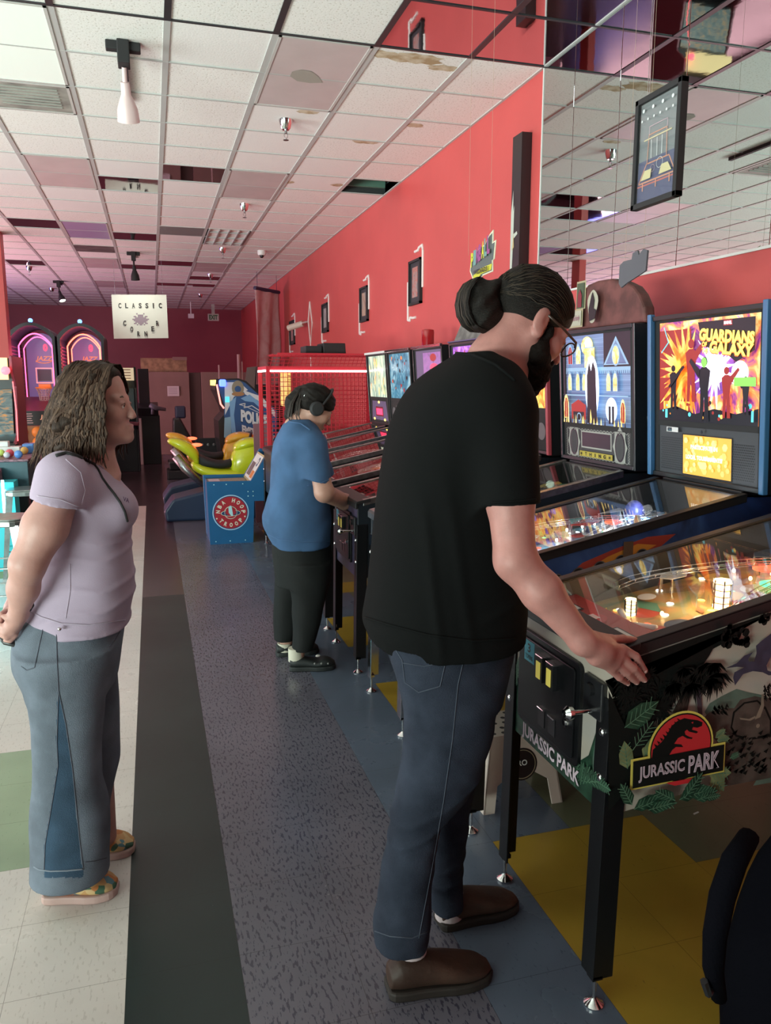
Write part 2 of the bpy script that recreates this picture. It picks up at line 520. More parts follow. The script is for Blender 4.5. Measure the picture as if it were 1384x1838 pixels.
# walls
RED = mat('red_wall', (.60, .088, .084), .45, var=.06, vscale=2, bump=.05, bscale=90)
PLUM = mat('plum_wall', (.31, .065, .09), .6, var=.1, vscale=1.5)
wr = MB(); wr.box(XW, XW + .12, YF, YB, 0, ZC + .1)
struct(wr.build('wall_right', RED))
wb = MB(); wb.box(XL, XW + .12, YB, YB + .12, 0, ZC + .1)
struct(wb.build('wall_back', PLUM))
wl = MB(); wl.box(XL - .12, XL, YF, YB, 0, ZC + .1)
struct(wl.build('wall_left', mat('left_wall', (.30, .16, .25), .7)))
wf = MB(); wf.box(-2.2, XW + .12, YF - .12, YF, 0, ZC + .1)  # unseen partial wall, added to block light from behind the camera
struct(wf.build('wall_light_block', mat('light_block_wall', (.10, .05, .06), .8)))
# red pier on the left
pc = at(0, 700, Y=11.0)
pr_ = MB(); xr = at(15, 620, Y=12.0).x; pr_.box(xr - .12, xr, 12.0, 12.25, 0, ZC)
struct(pr_.build('wall_pier', RED))
# low skirting
bb = MB(); bb.box(XW - .012, XW, YF, YB, 0, .10); struct(bb.build('baseboard_right', BLKM))

# mirror panels on the right wall
MIRROR = mat('mirror_silver', (.53, .61, .59), .01, 1.0)
MIRT = mat('mirror_foil', (.62, .62, .64), .03, 1.0, bump=.035, bscale=5)
zb = 2.168
ys = [4.915, 4.52, 4.02, 3.45, 2.83, 1.6]
for k in range(len(ys) - 1):
    m = MB((XW, ys[k + 1], zb)); m.box(XW - .006, XW - .0005, ys[k + 1] + .0025, ys[k] - .0025, zb, ZC - .008)
    tag(m.build('wall_mirror', MIRROR, bevel=.001), 'tall mirror panel on the red wall, %s' % (['next to the tall black canvas', 'second one right of the tall black canvas', 'beside the hanging neon picture', 'behind the hanging neon picture', 'at the right edge of the photo'])[k], 'mirror', 'mirror panels above the pinball machines')
jm = MB(); jm.box(XW - .010, XW, ys[-1], ys[0] + .012, zb - .012, zb); jm.box(XW - .010, XW, ys[0], ys[0] + .012, zb, ZC)
struct(jm.build('trim_4', mat('white_edge', (.7, .68, .66), .5)))


def ceil_panel(name, i, j, nr, mt, label, cat, group, dz=.004, frame=True, i2=None):
    x0, y0 = GX + i * GP + .02, GY + j * GP + .012; x1, y1 = min(GX + (i + 1) * GP - .02, XW - .02), GY + (j + nr) * GP - .012
    t = thing(name, label, cat, ((x0 + x1) / 2, (y0 + y1) / 2, ZC), 0, group)
    o = ((x0 + x1) / 2, (y0 + y1) / 2, ZC)
    m = MB(o); m.box(x0, x1, y0, y1, ZC - dz - .002, ZC - dz + .003)
    m.build('diffuser' if cat == 'ceiling light' else 'panel', mt, t)
    if frame:
        f = MB(o); b_ = .018
        for a in ((x0, x1, y0, y0 + b_), (x0, x1, y1 - b_, y1), (x0, x0 + b_, y0, y1), (x1 - b_, x1, y0, y1)): f.box(*a, ZC - dz - .006, ZC)
        f.build('frame', mat('panel_frame', (.55, .54, .52), .5), t)
    return t


DIFF = mat('diffuser_pinkish', (.62, .53, .53), .45, var=.08, vscale=3)
DIFL = mat('diffuser_bright', (.80, .86, .80), .4, emit=(.85, 1, .9), es=.25)
G = 'fluorescent ceiling lights'
ceil_panel('ceiling_light', -2, 0, 2, DIFL, 'glowing white ceiling light panel in the top left corner', 'ceiling light', G)
lp = ceil_panel('ceiling_light', 1, 0, 2, DIFF, 'unlit pinkish ceiling light panel with a grey leaf-shaped stain', 'ceiling light', G)
st = MB((0, 0, 0)); lc = lp.location
A = Art(st, (-.02, -.05, -.0075), (1, 0, 0), (0, -1, 0)); A.poly([(.13, -.10), (.05, -.13), (-.04, -.12), (-.10, -.05), (-.10, .03), (-.05, .08), (.02, .07), (.08, 0)], 0)
st.build('stain', mat('stain_grey', (.36, .34, .30), .8), lp)
ceil_panel('ceiling_light', -2, 5, 2, DIFF, 'unlit mauve ceiling light panel left of the curled shiny tile', 'ceiling light', G)
ceil_panel('ceiling_light', 1, 5, 2, DIFF, 'unlit mauve ceiling light panel right of the brown shiny tile', 'ceiling light', G)
ceil_panel('ceiling_light', -2, 10, 2, mat('diffuser_violet', (.40, .32, .55), .4), 'unlit violet ceiling light panel on the left, third row back', 'ceiling light', G)
ceil_panel('ceiling_light', -2, 15, 2, DIFF, 'unlit lilac ceiling light panel just left of the hanging spotlight', 'ceiling light', G)
ceil_panel('ceiling_light', 1, 15, 2, DIFF, 'unlit pink ceiling light panel behind the louvred ceiling light', 'ceiling light', G)
ceil_panel('ceiling_light', -2, 20, 2, DIFF, 'unlit pink ceiling light panel above the white hanging sign', 'ceiling light', G)
# louvred light
lv = ceil_panel('ceiling_light', 1, 10, 2, mat('louver_back', (.5, .5, .48), .4), 'louvred ceiling light with bare baffles and no diffuser', 'ceiling light', G, dz=-.03)
lm = MB()
for k in range(5): lm.box(-.26 + k * .13 - .008, -.26 + k * .13 + .008, -.57, .57, -.02, .03)
for k in range(3): lm.box(-.27, .27, -.4 + k * .4 - .005, -.4 + k * .4 + .005, -.02, .03)
lm.build('louver', mat('louver_grey', (.42, .42, .42), .4), lv)
# vents / odd tiles
VM = mat('grimy_vent', (.40, .40, .36), .6, var=.55, vscale=4, detail=5)
v = ceil_panel('ceiling_vent', -2, 2, 1, VM, 'grimy grey air vent behind the glowing ceiling light', 'ceiling vent', None)
vm = MB();
for k in range(7): vm.box(-.2, .2, -.2 + k * .06, -.185 + k * .06, -.012, -.004)
vm.build('slat', mat('vent_slat', (.34, .34, .31), .6), v)
ceil_panel('ceiling_vent', -2, 13, 1, mat('sooty', (.16, .12, .12), .7, var=.5, vscale=5), 'sooty ceiling vent between the violet and lilac light panels', 'ceiling vent', None, frame=False)
ceil_panel('ceiling_vent', 0, 10, 1, mat('grey_tile', (.20, .20, .20), .6), 'dark grey ceiling panel left of the louvred light', 'ceiling vent', None, frame=False)
MG = 'mirror tiles in the ceiling'
for (i, j, lb) in ((-1, 6, 'shiny curled ceiling tile reflecting the white sign'), (0, 5, 'brown shiny ceiling tile in the middle of the ceiling'),
                   (-1, 11, 'dark shiny ceiling tile left of the dark grey panel'), (-1, 16, 'shiny tile right behind the hanging spotlight'),
                   (0, 15, 'narrow shiny tile between two pink light panels'), (-3, 10, 'dark shiny tile at the left edge of the photo'),
                   (-4, 16, 'blue-lit shiny tile at the left edge of the photo'), (0, 20, 'shiny tile far back above the exit sign, left one'), (1, 20, 'shiny tile far back above the exit sign, right one'), (1, 18, 'shiny tile far back behind the last sprinkler')):
    ceil_panel('mirror_tile', i, j, 1, MIRT, lb, 'mirror tile', MG, frame=False, dz=.0)
for j in (-1, -2, -3, -4):
    for i in (2, 3):
        if (i, j) == (2, -6): continue
        ceil_panel('mirror_tile', i, j, 1, MIRT, 'mirrored ceiling tile %s, %s' % ('against the wall' if i == 3 else 'one column from the wall', ('first row before the white tiles', 'second row', 'third row', 'fourth row, nearest the camera')[-j - 1]), 'mirror tile', MG, frame=False, dz=.0)
# water stains on tiles
sm = MB()
def blob(cx, cy, rx, ry, m=0, seed=0):
    rn = random.Random(seed); n = 22
    sm.add([(cx + rx * math.cos(2 * math.pi * k / n) * rn.uniform(.75, 1.1), cy + ry * math.sin(2 * math.pi * k / n) * rn.uniform(.7, 1.1), ZC - .0012 - .0003 * seed % 3 * .0005) for k in range(n)][::-1], [tuple(range(n))], m)
for px, py, rx, ry, s_ in ((745, 105, .20, .09, 1), (795, 122, .12, .05, 2), (553, 201, .09, .045, 3), (657, 255, .12, .05, 4), (743, 225, .08, .05, 5), (605, 332, .07, .06, 6), (520, 327, .05, .06, 7), (687, 97, .12, .06, 8)):
    q = at(px, py, Z=ZC); blob(q.x, q.y, rx, ry, 0, s_)
struct(sm.build('trim_5', mat('water_stain', (.42, .30, .17), .9, var=.5, vscale=14, col2=(.66, .58, .44))))
# ------------------------------------------------------------------ pinball machines
CLEAR = glass('clear_glass')
RAILM = mat('side_rail', (.012, .012, .013), .45)
PX0 = 1.03
INK = mat('ink_black', (.008, .008, .010), .45)
PAPER = mat('paper_white', (.72, .72, .70), .6)
REDPL = mat('red_plastic', (.55, .03, .03), .3)
GRNL = mat('green_insert', (.1, .6, .3), .3, emit=(.1, 1, .35), es=2.5)
REDL = mat('red_insert', (.7, .1, .05), .3, emit=(1, .12, .05), es=2.5)
YELL = mat('yellow_insert', (.8, .6, .1), .3, emit=(1, .75, .15), es=3)
WHTL = mat('white_insert', (.9, .9, .9), .3, emit=(.9, .97, 1), es=5)
BLUL = mat('blue_insert', (.1, .3, .9), .3, emit=(.15, .4, 1), es=4)
ORGL = mat('orange_insert', (.9, .4, .1), .3, emit=(1, .45, .1), es=3)
CLRPL = glass('clear_plastic', (.9, .93, .95), rough=.05)


def zt(x):                       # height of the glass over the cabinet
    return .962 + x * .205


def zp(x):                       # height of the playfield
    return .868 + x * .165


def pinball(label, yc, c, group='pinball machines along the red wall'):
    t = thing('pinball_machine', label, 'pinball machine', (PX0, yc, 0), 0, group)
    H = .28; rn = random.Random(c.get('seed', 1))
    side = c['side']; front = c['front']
    # cabinet ------------------------------------------------------
    m = MB(); prof = [(0, .535), (0, .955), (1.08, zt(1.08) - .012), (1.36, zt(1.08) - .012), (1.36, .575), (.25, .565)]
    for s_ in (-1, 1):
        a, b = (-H, -H + .018) if s_ < 0 else (H - .018, H)
        m.prof_y(prof, a, b, 0)
    m.box(.0, .018, -H + .018, H - .018, .535, .95, 1)
    m.box(1.34, 1.36, -H + .018, H - .018, .58, 1.16, 2)
    m.box(.018, 1.34, -H + .018, H - .018, .565, .585, 2)
    if c.get('sidefn'): c['sidefn'](m)
    if c.get('frontfn'): c['frontfn'](m)
    m.build('cabinet', [side, front, BLKM] + c.get('cabmats', []), t, bevel=.003)
    # rails, lockdown bar -------------------------------------------
    for s_ in (-1, 1):
        r = MB(); y0, y1 = sorted((s_ * (H + .004), s_ * (H - .030)))
        r.prof_y([(.03, zt(.03) - .028), (.03, zt(.03) + .004), (1.08, zt(1.08) + .004), (1.08, zt(1.08) - .028)], *sorted((s_ * (H + .004), s_ * (H - .001))))
        r.prof_y([(.03, zt(.03) - .002), (.03, zt(.03) + .005), (1.08, zt(1.08) + .005), (1.08, zt(1.08) - .002)], y0, y1)
        r.build('side_rail', c.get('rail', RAILM), t, bevel=.002)
    lb = MB(); lb.prof_y([(-.014, .925), (-.014, .955), (-.006, .966), (.07, .981), (.07, .960), (.0, .950), (.0, .925)], -H - .006, H + .006)
    lb.build('lockdown_bar', c.get('bar', RAILM), t, bevel=.003)
    # legs ----------------------------------------------------------
    for (lx, ly) in ((0, -1), (0, 1), (1, -1), (1, 1)):
        g = MB(); x = -.006 if lx == 0 else 1.366; d = 1 if lx == 0 else -1; y = ly * (H + .006)
        top = .84; w = .058; th = .006; lo = .085
        L = [(x, y), (x + d * w, y), (x + d * w, y - ly * th), (x + d * th, y - ly * th), (x + d * th, y - ly * w), (x, y - ly * w)]
        sp = -.012 * d
        g.prism(L, lambda a, b, q, sp=sp, w_=w, x_=x, y_=y: (a + (0 if q else sp), b, lo + (top - lo) * q))
        # widened foot plate
        g.box(*sorted((x + sp, x + sp + d * .03)), *sorted((y, y - ly * .03)), lo - .004, lo + .01)
        leg = g.build('leg', c.get('leg', BLKMETAL), t, bevel=.0015)
        f = MB(); fx, fy = x + sp + d * .016, y - ly * .016
        f.cyl((fx, fy, .012), (fx, fy, lo + .03), .005, n=10); f.lathe([(.0, .0), (.024, .0), (.026, .006), (.012, .016), (.007, .022)], (fx, fy, 0), n=20)
        f.build('leveler', CHROME, leg, smooth='auto')
        for zz in (.63, .75):
            for dx, dy, sc_ in ((.028 * d, .002 * ly, (1, .6, 1)), (-.002 * d, -.028 * ly, (.6, 1, 1))):
                if yc > 3.2 and (lx or dx * d > 0): continue
                b = MB(); b.ball((x + dx, y + dy, zz), .011, 12, sc=sc_)
                b.build('bolt', CHROME, leg, smooth=True)
    # coin door ------------------------------------------------------
    if c.get('near', True):
        d = MB(); y0, y1, z0, z1 = -.155, .195, .60, .885
        n = 6
        def rr(a0, a1, b0, b1, r):
            P = []
            for cx, cy, q0 in ((a1 - r, b1 - r, 0), (a0 + r, b1 - r, 90), (a0 + r, b0 + r, 180), (a1 - r, b0 + r, 270)):
                for k in range(5): q = math.radians(q0 + 22.5 * k); P.append((cx + r * math.cos(q), cy + r * math.sin(q)))
            return P
        d.prof_x(rr(y0, y1, z0, z1, .02), -.012, 0); d.prof_x(rr(y0 + .018, y1 - .018, z0 + .018, z1 - .018, .012), -.019, -.012, 0)
        cd = d.build('coin_door', c.get('door', BLKMETAL), t, bevel=.002)
        for yy in (.03, -.03):
            k = MB()
            k.box(-.034, -.019, yy - .020, yy + .020, .775, .845, 0); k.box(-.036, -.034, yy - .011, yy + .013, .783, .832, 1)
            k.box(-.035, -.019, yy - .021, yy + .021, .845, .849, 2)
            k.build('coin_slot', [BLACK, c.get('slot', mat('slot_yellow', (.5, .42, .08), .4, emit=(.9, .75, .15), es=.35)), CHROME], cd, bevel=.001)
            k = MB(); k.box(-.021, -.019, yy - .018, yy + .018, .640, .690, 0); k.box(-.026, -.019, yy - .018, yy + .018, .690, .694, 1)
            k.build('coin_return', [BLACK, CHROME], cd, bevel=.001)
        k = MB(); k.cyl((-.019, -.115, .715), (-.030, -.115, .715), .013, n=16); k.cyl((-.030, -.115, .715), (-.033, -.115, .715), .008, n=12)
        k.build('lock', CHROME, cd, smooth='auto')
        k = MB(); k.box(-.0195, -.0188, .085, .145, .800, .862, 0)
        a = Art(k, (-.0196, .145, .800), (0, -1, 0), (0, 0, 1)); a.text('3', .02, .028, .018, .026, 1); a.text('TOKENS', .008, .008, .044, .013, 1)
        k.build('price_sticker', [mat('sticker_blue', (.10, .52, .66), .5), INK], cd)
        k = MB(); k.box(-.016, 0, -.262, -.175, .775, .875); k.build('start_housing', BLACK, t, bevel=.004)
        k = MB(); k.cyl((-.016, -.215, .845), (-.028, -.215, .845), .016, n=18); k.build('start_button', BLACK, t, smooth='auto')
        k = MB(); k.cyl((-.004, -.235, .80), (-.075, -.235, .80), .006, n=12); k.lathe([(.004, -.075), (.016, -.08), (.018, -.092), (.010, -.102), (0, -.104)], (0, -.235, .80), 'x', 18)
        k.build('plunger', CHROME, t, smooth='auto')
        k = MB(); k.cyl((.085, -H - .001, .895), (.085, -H - .010, .895), .013, n=18); k.build('flipper_button', BLACK, t, smooth='auto')
    # playfield ------------------------------------------------------
    pf = MB(); Y = H - .02
    pf.prof_y([(.02, zp(.02) - .012), (.02, zp(.02)), (1.06, zp(1.06)), (1.06, zp(1.06) - .012)], -Y, Y, 0)
    pf.box(1.06, 1.075, -Y, Y, 1.0, zt(1.08) - .004, 1)
    for s_ in (-1, 1): pf.prof_y([(.02, zp(.02)), (.02, zt(.02) - .01), (1.06, zt(1.06) - .01), (1.06, zp(1.06))], *sorted((s_ * Y, s_ * (Y - .002))), 1)
    A = Art(pf, (0, -Y, zp(0)), (1, 0, .165), (0, 1, 0), eps=.0006)
    W2 = 2 * Y
    cols = c['pfc']
    for k in range(26 if c.get('near', True) else 8):
        a, b = rn.uniform(.22, .98), rn.uniform(.04, W2 - .04); r = rn.uniform(.02, .07)
        if rn.random() < .5: A.disc(a, b, min(r, .04), 2 + k % len(cols), 16)
        else:
            q = rn.uniform(0, 3.1); A.poly([(max(.05, min(1.0, a + r * math.cos(q + w_) * s3)), max(.01, min(W2 - .01, b + r * math.sin(q + w_) * s3))) for w_, s3 in ((0, 1.2), (1.4, .5), (3.1, 1.2), (4.6, .5))], 2 + k % len(cols))
    play = pf.build('playfield', [c['pf'], c.get('pfw', mat('playfield_wall', (.02, .02, .02), .4))] + cols, t)
    P = lambda x, y, h=0: Vector((x, y, zp(x) + h))
    # apron with cards
    ap = MB(); apz = .045
    ap.prof_y([(.03, zp(.03)), (.03, zp(.03) + apz), (.21, zp(.21) + apz), (.225, zp(.225))], -Y + .05, Y - .002, 0)
    A2 = Art(ap, (.03, -Y + .05, zp(.03) + apz), (1, 0, .165), (0, 1, 0), eps=.0008)
    A2.rect(.06, .13, .05, .16, 1); A2.rect(.065, .125, .058, .152, 2); A2.rect(.06, .13, .33, .43, 1); A2.rect(.065, .125, .34, .42, 2)
    A2.disc(.10, .245, .045, 3, 24); A2.rect(.075, .10, .215, .245, 2); A2.rect(.105, .125, .235, .275, 2)
    ap.build('apron', [c['apron'], INK, PAPER, REDPL], play, bevel=.003)
    nr = c.get('near', True)
    # flippers
    for s_ in (-1, 1):
        f = MB(); p0, p1 = P(.27, s_ * .085 + .02, .018), P(.245, s_ * .022 + .02, .018)
        f.tube([p0, p1], [.011, .006], 12, flat=.8); f.build('flipper', c.get('flip', WHITE), play, smooth=True)
    # pop bumpers
    for (bx, by) in c.get('bump', ((.66, -.06), (.74, .06), (.80, -.10))):
        b = MB(); p = P(bx, by); b.lathe([(.025, 0), (.022, .02), (.014, .022), (.014, .042)], p, n=18, m=0); b.lathe([(.004, .042), (.036, .043), (.037, .049), (.022, .055), (.003, .056)], p, n=22, m=1)
        b.build('pop_bumper', [WHITE, rn.choice(c['lamp'])], play, smooth='auto')
    # plastics on posts
    npl = 9 if nr else 4
    for k in range(npl):
        a = rn.uniform(.34, 1.0); b = rn.choice((-1, 1)) * rn.uniform(.11, .24); h = rn.uniform(.03, .05); n = rn.randint(3, 6); r = rn.uniform(.03, .06)
        pts = [(max(.3, min(1.04, a + r * 1.3 * math.cos(2 * math.pi * q / n + k))), max(-Y + .006, min(Y - .006, b + r * math.sin(2 * math.pi * q / n + k)))) for q in range(n)]
        m2 = MB(); m2.prism(pts, lambda x, y, q, h=h: P(x, y, h + .002 * q), 0)
        for q in pts[:3]: m2.cyl(P(q[0] * .94 + a * .06, q[1] * .94 + b * .06), P(q[0] * .94 + a * .06, q[1] * .94 + b * .06, h), .004, n=8, m=1)
        m2.build('plastic', [rn.choice(cols), CHROME], play)
    # wire ramps
    for k in range(3 if nr else 1):
        y0 = rn.uniform(-.2, .2); y1 = rn.choice((-1, 1)) * .22; pts = []
        for q in range(13):
            u = q / 12; x = .34 + .62 * u; y = y1 + (y0 - y1) * (3 * u * u - 2 * u ** 3) + .03 * math.sin(u * 7 + k); pts.append(P(x, max(-.24, min(.24, y)), .035 + .035 * math.sin(math.pi * min(1, u * 1.2))))
        m2 = MB()
        for dy, dz in ((-.012, 0), (.012, 0), (-.018, .014), (.018, .014)): m2.tube([p + Vector((0, dy, dz)) for p in pts], .0016, 6)
        for p in pts[::1]: m2.tube([p + Vector((0, -.018, .014)), p + Vector((0, -.012, -.002)), p + Vector((0, .012, -.002)), p + Vector((0, .018, .014))], .0014, 5)
        m2.build('wire_ramp', CHROME, play, smooth=True)
    # clear ramp
    m2 = MB(); pr = [P(.45 + .05 * k, .16 - .16 * math.sin(k * .28), .02 + .006 * k) for k in range(11)]
    for k in range(10):
        a, b = pr[k], pr[k + 1]; wv = Vector((0, .022, 0)); hv = Vector((0, 0, .02))
        m2.add([a - wv, a + wv, b + wv, b - wv], [(0, 1, 2, 3)]); m2.add([a - wv, a - wv + hv, b - wv + hv, b - wv], [(0, 1, 2, 3)]); m2.add([a + wv, a + wv + hv, b + wv + hv, b + wv], [(0, 1, 2, 3)])
    m2.build('clear_ramp', CLRPL, play)
    # lamps
    nl = c.get('nl', 34 if nr else 10)
    for k in range(nl):
        a, b = rn.uniform(.24, 1.03), rn.uniform(-Y + .02, Y - .02)
        m2 = MB()
        if rn.random() < .55:
            p = P(a, b); q = .007 if nr else .012; m2.ball(p + Vector((0, 0, .012)), q * .8, 8, sc=(1, 1, 1.3)); m2.build('bulb', c.get('bulb', BULBW), play, smooth=True)
        else:
            m2.lathe([(.0, .0012), (.011, .0012), (.010, .003), (0, .0034)], P(a, b), n=14); m2.build('lamp_insert', rn.choice(c['lamp']), play)
    # glass
    g = MB(); g.prof_y([(.07, zt(.07) - .004), (.07, zt(.07) - .001), (1.075, zt(1.075) - .001), (1.075, zt(1.075) - .004)], -H + .018, H - .018)
    g.build('playfield_glass', CLEAR, t)
    # backbox --------------------------------------------------------
    B = .345; z0, z1 = 1.19, c.get('btop', 1.875); xf0, xf1 = 1.10, 1.055; xb = 1.42
    hb = MB()
    for s_ in (-1, 1):
        hb.prof_y([(xf0, z0), (xf1, z1), (xb, z1), (xb, z0)], *sorted((s_ * B, s_ * (B - .018))), 0)
    hb.prof_y([(xf1, z1 - .02), (xf1 - .004, z1), (xb, z1), (xb, z1 - .02)], -B + .018, B - .018, 0)
    hb.prof_y([(xf0, z0), (xf0, z0 + .02), (xb, z0 + .02), (xb, z0)], -B + .018, B - .018, 0)
    hb.box(xb - .012, xb, -B, B, z0, z1, 0)
    hb.box(1.09, 1.36, -.24, .24, zt(1.08) - .012, z0, 0)
    if c.get('bsidefn'): c['bsidefn'](hb, B)
    box = hb.build('backbox', [c.get('bside', BLACK)] + c.get('bmats', []), t, bevel=.003)
    if c.get('trim'):
        for s_ in (-1, 1):
            m2 = MB(); m2.prof_y([(xf0 - .012, z0), (xf1 - .012, z1 + .01), (xf1 + .012, z1 + .01), (xf0 + .012, z0)], *sorted((s_ * (B + .006), s_ * (B - .020)))); m2.build('trim_rail', c['trim'], box, bevel=.004)
    if c.get('toptrim'):
        m2 = MB(); m2.box(xf1 - .012, xf1 + .01, -B - .002, B + .002, z1 - .012, z1 + .008); m2.build('top_trim', c['toptrim'], box, bevel=.002)
    zs = c.get('zs', 1.44)           # split between glass and speaker panel
    fx = lambda z: xf0 + (xf1 - xf0) * (z - z0) / (z1 - z0) + .014
    up = Vector((xf1 - xf0, 0, z1 - z0)).normalized()
    bg = MB(); bi = B - .02
    bg.prof_y([(fx(zs + .012), zs + .012), (fx(z1 - .03), z1 - .03), (fx(z1 - .03) + .006, z1 - .03), (fx(zs + .012) + .006, zs + .012)], -bi + .03, bi - .03, 0)
    A = Art(bg, (fx(zs + .012), bi - .03, zs + .012), (0, -1, 0), up, eps=.0005)
    A.W = 2 * bi - .06; A.H = (z1 - .03 - zs - .012) / up.z
    c['glassfn'](A)
    bgo = bg.build('backglass', c['glassmats'], t)
    fr = MB()
    for s_ in (-1, 1): fr.prof_y([(fx(z0 + .02) - .002, z0 + .02), (fx(z1 - .02) - .002, z1 - .02), (fx(z1 - .02) + .01, z1 - .02), (fx(z0 + .02) + .01, z0 + .02)], *sorted((s_ * (bi - .0), s_ * (bi - .03))))
    fr.prof_y([(fx(zs) - .003, zs - .012), (fx(zs) - .003, zs + .012), (fx(zs) + .01, zs + .012), (fx(zs) + .01, zs - .012)], -bi + .03, bi - .03)
    fr.prof_y([(fx(z1) - .002, z1 - .03), (fx(z1) - .002, z1 - .018), (fx(z1) + .01, z1 - .018), (fx(z1) + .01, z1 - .03)], -bi + .03, bi - .03)
    fr.build('backglass_frame', c.get('framem', BLKM), t)
    sp = MB(); sp.prof_y([(fx(z0 + .02), z0 + .02), (fx(zs - .012), zs - .012), (fx(zs) + .008, zs - .012), (fx(z0) + .008, z0 + .02)], -bi + .03, bi - .03, 0)
    A = Art(sp, (fx(z0 + .02), bi - .03, z0 + .02), (0, -1, 0), up, eps=.0006); A.W = 2 * bi - .06; A.H = (zs - .012 - z0 - .02) / up.z
    c['panelfn'](A)
    sp.build('speaker_panel', c['panelmats'], t)
    if c.get('light'):
        for (lx, e) in ((.45, .5), (.85, .6)): 
            point('playfield_lamp', (PX0 + lx, yc, zt(lx) - .035), c['light'][0] * e, c['light'][1], .02)
    return t


def dotgrill(A, a0, a1, b0, b1, m, step=.012):
    n = int((a1 - a0) / step); k = int((b1 - b0) / step)
    for i in range(n):
        for j in range(k): A.disc(a0 + (i + .5 + .5 * (j % 2)) * step, b0 + (j + .5) * step, step * .30, m, 6, lift=False)
    A.up()


def simple_panel(A):
    A.rect(A.W * .22, A.W * .78, A.H * .3, A.H * .8, 1); A.rect(A.W * .24, A.W * .76, A.H * .35, A.H * .75, 2)
    for a in (.11, .89): A.disc(A.W * a, A.H * .5, .05, 1)


# --- jurassic park: jungle wrap, dark legs
SKY = art('jp_sky', [(.30, .26, .27), (.42, .36, .30), (.36, .35, .36)], 1.4, dist=.4, rough=.35, stretch=(1, 1, 2.2))
JUN = [mat('jungle_black', (.006, .007, .0065), .6, spec=.15), mat('jungle_green', (.022, .065, .038), .4, var=.6, vscale=30), mat('leaf_vein', (.10, .19, .12), .4),
       mat('jp_yellow', (.62, .50, .10), .4), mat('jp_red', (.50, .025, .03), .4), mat('jp_pink', (.62, .48, .55), .4), mat('hill_green', (.10, .15, .12), .5, var=.4, vscale=12),
       mat('hide_brown', (.085, .065, .055), .5, var=.5, vscale=24), mat('horn', (.22, .17, .13), .4), mat('trunk_brown', (.05, .035, .03), .5, var=.5, vscale=20, stretch=(5, 1, 1)),
       mat('reptile_blue', (.035, .042, .075), .4, var=.3, vscale=30), mat('leaf_pale', (.20, .22, .10), .4, var=.4, vscale=30), mat('bark_purple', (.055, .04, .055), .5)]
# cabinet material slots: 0 side,1 front,2 black, 3.. = JUN


def arch_logo(A, a, b, s, rot=.0):
    """round red badge with a banner: a lower-left, width s"""
    def q(x, y): X, Y = (x - .5) * s, y * s; return (a + .5 * s + X * math.cos(rot) - Y * math.sin(rot), b + X * math.sin(rot) + Y * math.cos(rot))
    cx, cy, R = .52, .33, .36
    circ = lambda r, n=40: [q(cx + r * math.cos(2 * math.pi * k / n), cy + r * math.sin(2 * math.pi * k / n)) for k in range(n)]
    A.poly(circ(R), 6); A.poly([q(-.02, -.01), q(1.02, -.01), q(1.02, .30), q(-.02, .30)], 6)
    A.poly(circ(R - .022), 3); A.poly(circ(R - .035), 7)
    # skeleton silhouette of a big-jawed dinosaur
    body = [(.20, .26), (.21, .36), (.30, .42), (.36, .49), (.40, .56), (.46, .60), (.54, .62), (.60, .60), (.69, .575), (.745, .545), (.74, .51), (.69, .50), (.64, .515),
            (.63, .49), (.68, .47), (.70, .455), (.68, .445), (.60, .475), (.575, .50), (.55, .485), (.56, .45), (.61, .42), (.64, .41), (.635, .395), (.58, .41), (.53, .445), (.48, .43), (.44, .38), (.52, .36), (.54, .33), (.46, .345), (.42, .32), (.38, .26)]
    A.poly([q(x, y) for x, y in body], 3)
    for k in range(9):
        x, y = .24 + k * .030, .385 + k * .027; A.poly([q(x, y - .01), q(x - .022, y + .032), q(x + .016, y + .008)], 3, False)
    A.up(); A.poly([q(.615, .565), q(.64, .57), q(.635, .55)], 7)
    A.poly([q(-.0, .01), q(1.0, .01), q(1.0, .28), q(-.0, .28)], 3)
    A.poly([q(.36, .0), q(.72, .0), q(.62, -.045), (q(.46, -.045))], 7)
    def tx(st, x0, x1, y0, h, m, bold, gx=0, gy=0):
        vs, fs = text2d(st, bold)
        A.mb.add([A.p(*q(x0 + (x1 - x0) * x + gx, y0 + h * y + gy)) for x, y in vs], fs, m); A.k += 1
    tx('JURASSIC', .06, .56, .055, .16, 8, .03); tx('PARK', .60, .95, .055, .18, 8, .03)
    tx('JURASSIC', .068, .552, .062, .146, 3, -.012); tx('PARK', .608, .942, .062, .166, 3, -.012)
    tx('JURASSIC', .068, .552, .062, .146, 8, -.022); tx('PARK', .608, .942, .062, .166, 8, -.022)


def leaf(A, a, b, L, ang, w=.35, m=4, vein=5, n=5):
    ca, sa = math.cos(ang), math.sin(ang)
    q = lambda x, y: (a + (x * ca - y * sa) * L, b + (x * sa + y * ca) * L)
    A.poly([q(0, 0), q(.25, w * .8), q(.6, w * .75), q(1, 0), q(.6, -w * .75), q(.25, -w * .8)], m)
    A.line([q(0, 0), q(.95, 0)], .0022, vein, False)
    for k in range(n):
        x = .15 + k * .7 / n
        for s in (-1, 1): A.line([q(x, 0), q(x + .17, s * w * .62)], .0016, vein, False)
    A.up()


def palm(A, a, b, r, m, rn, n=16, a0=0, a1=6.28):
    for k in range(n):
        q = a0 + (a1 - a0) * (k + rn.random() * .6) / n; L = r * rn.uniform(.6, 1.1); w = .18
        tip = (a + L * math.cos(q), b + L * math.sin(q) - L * .25)
        A.poly([(a, b), (a + L * .5 * math.cos(q + w), b + L * .5 * math.sin(q + w)), tip, (a + L * .5 * math.cos(q - w), b + L * .5 * math.sin(q - w))], m, False)
    A.up()


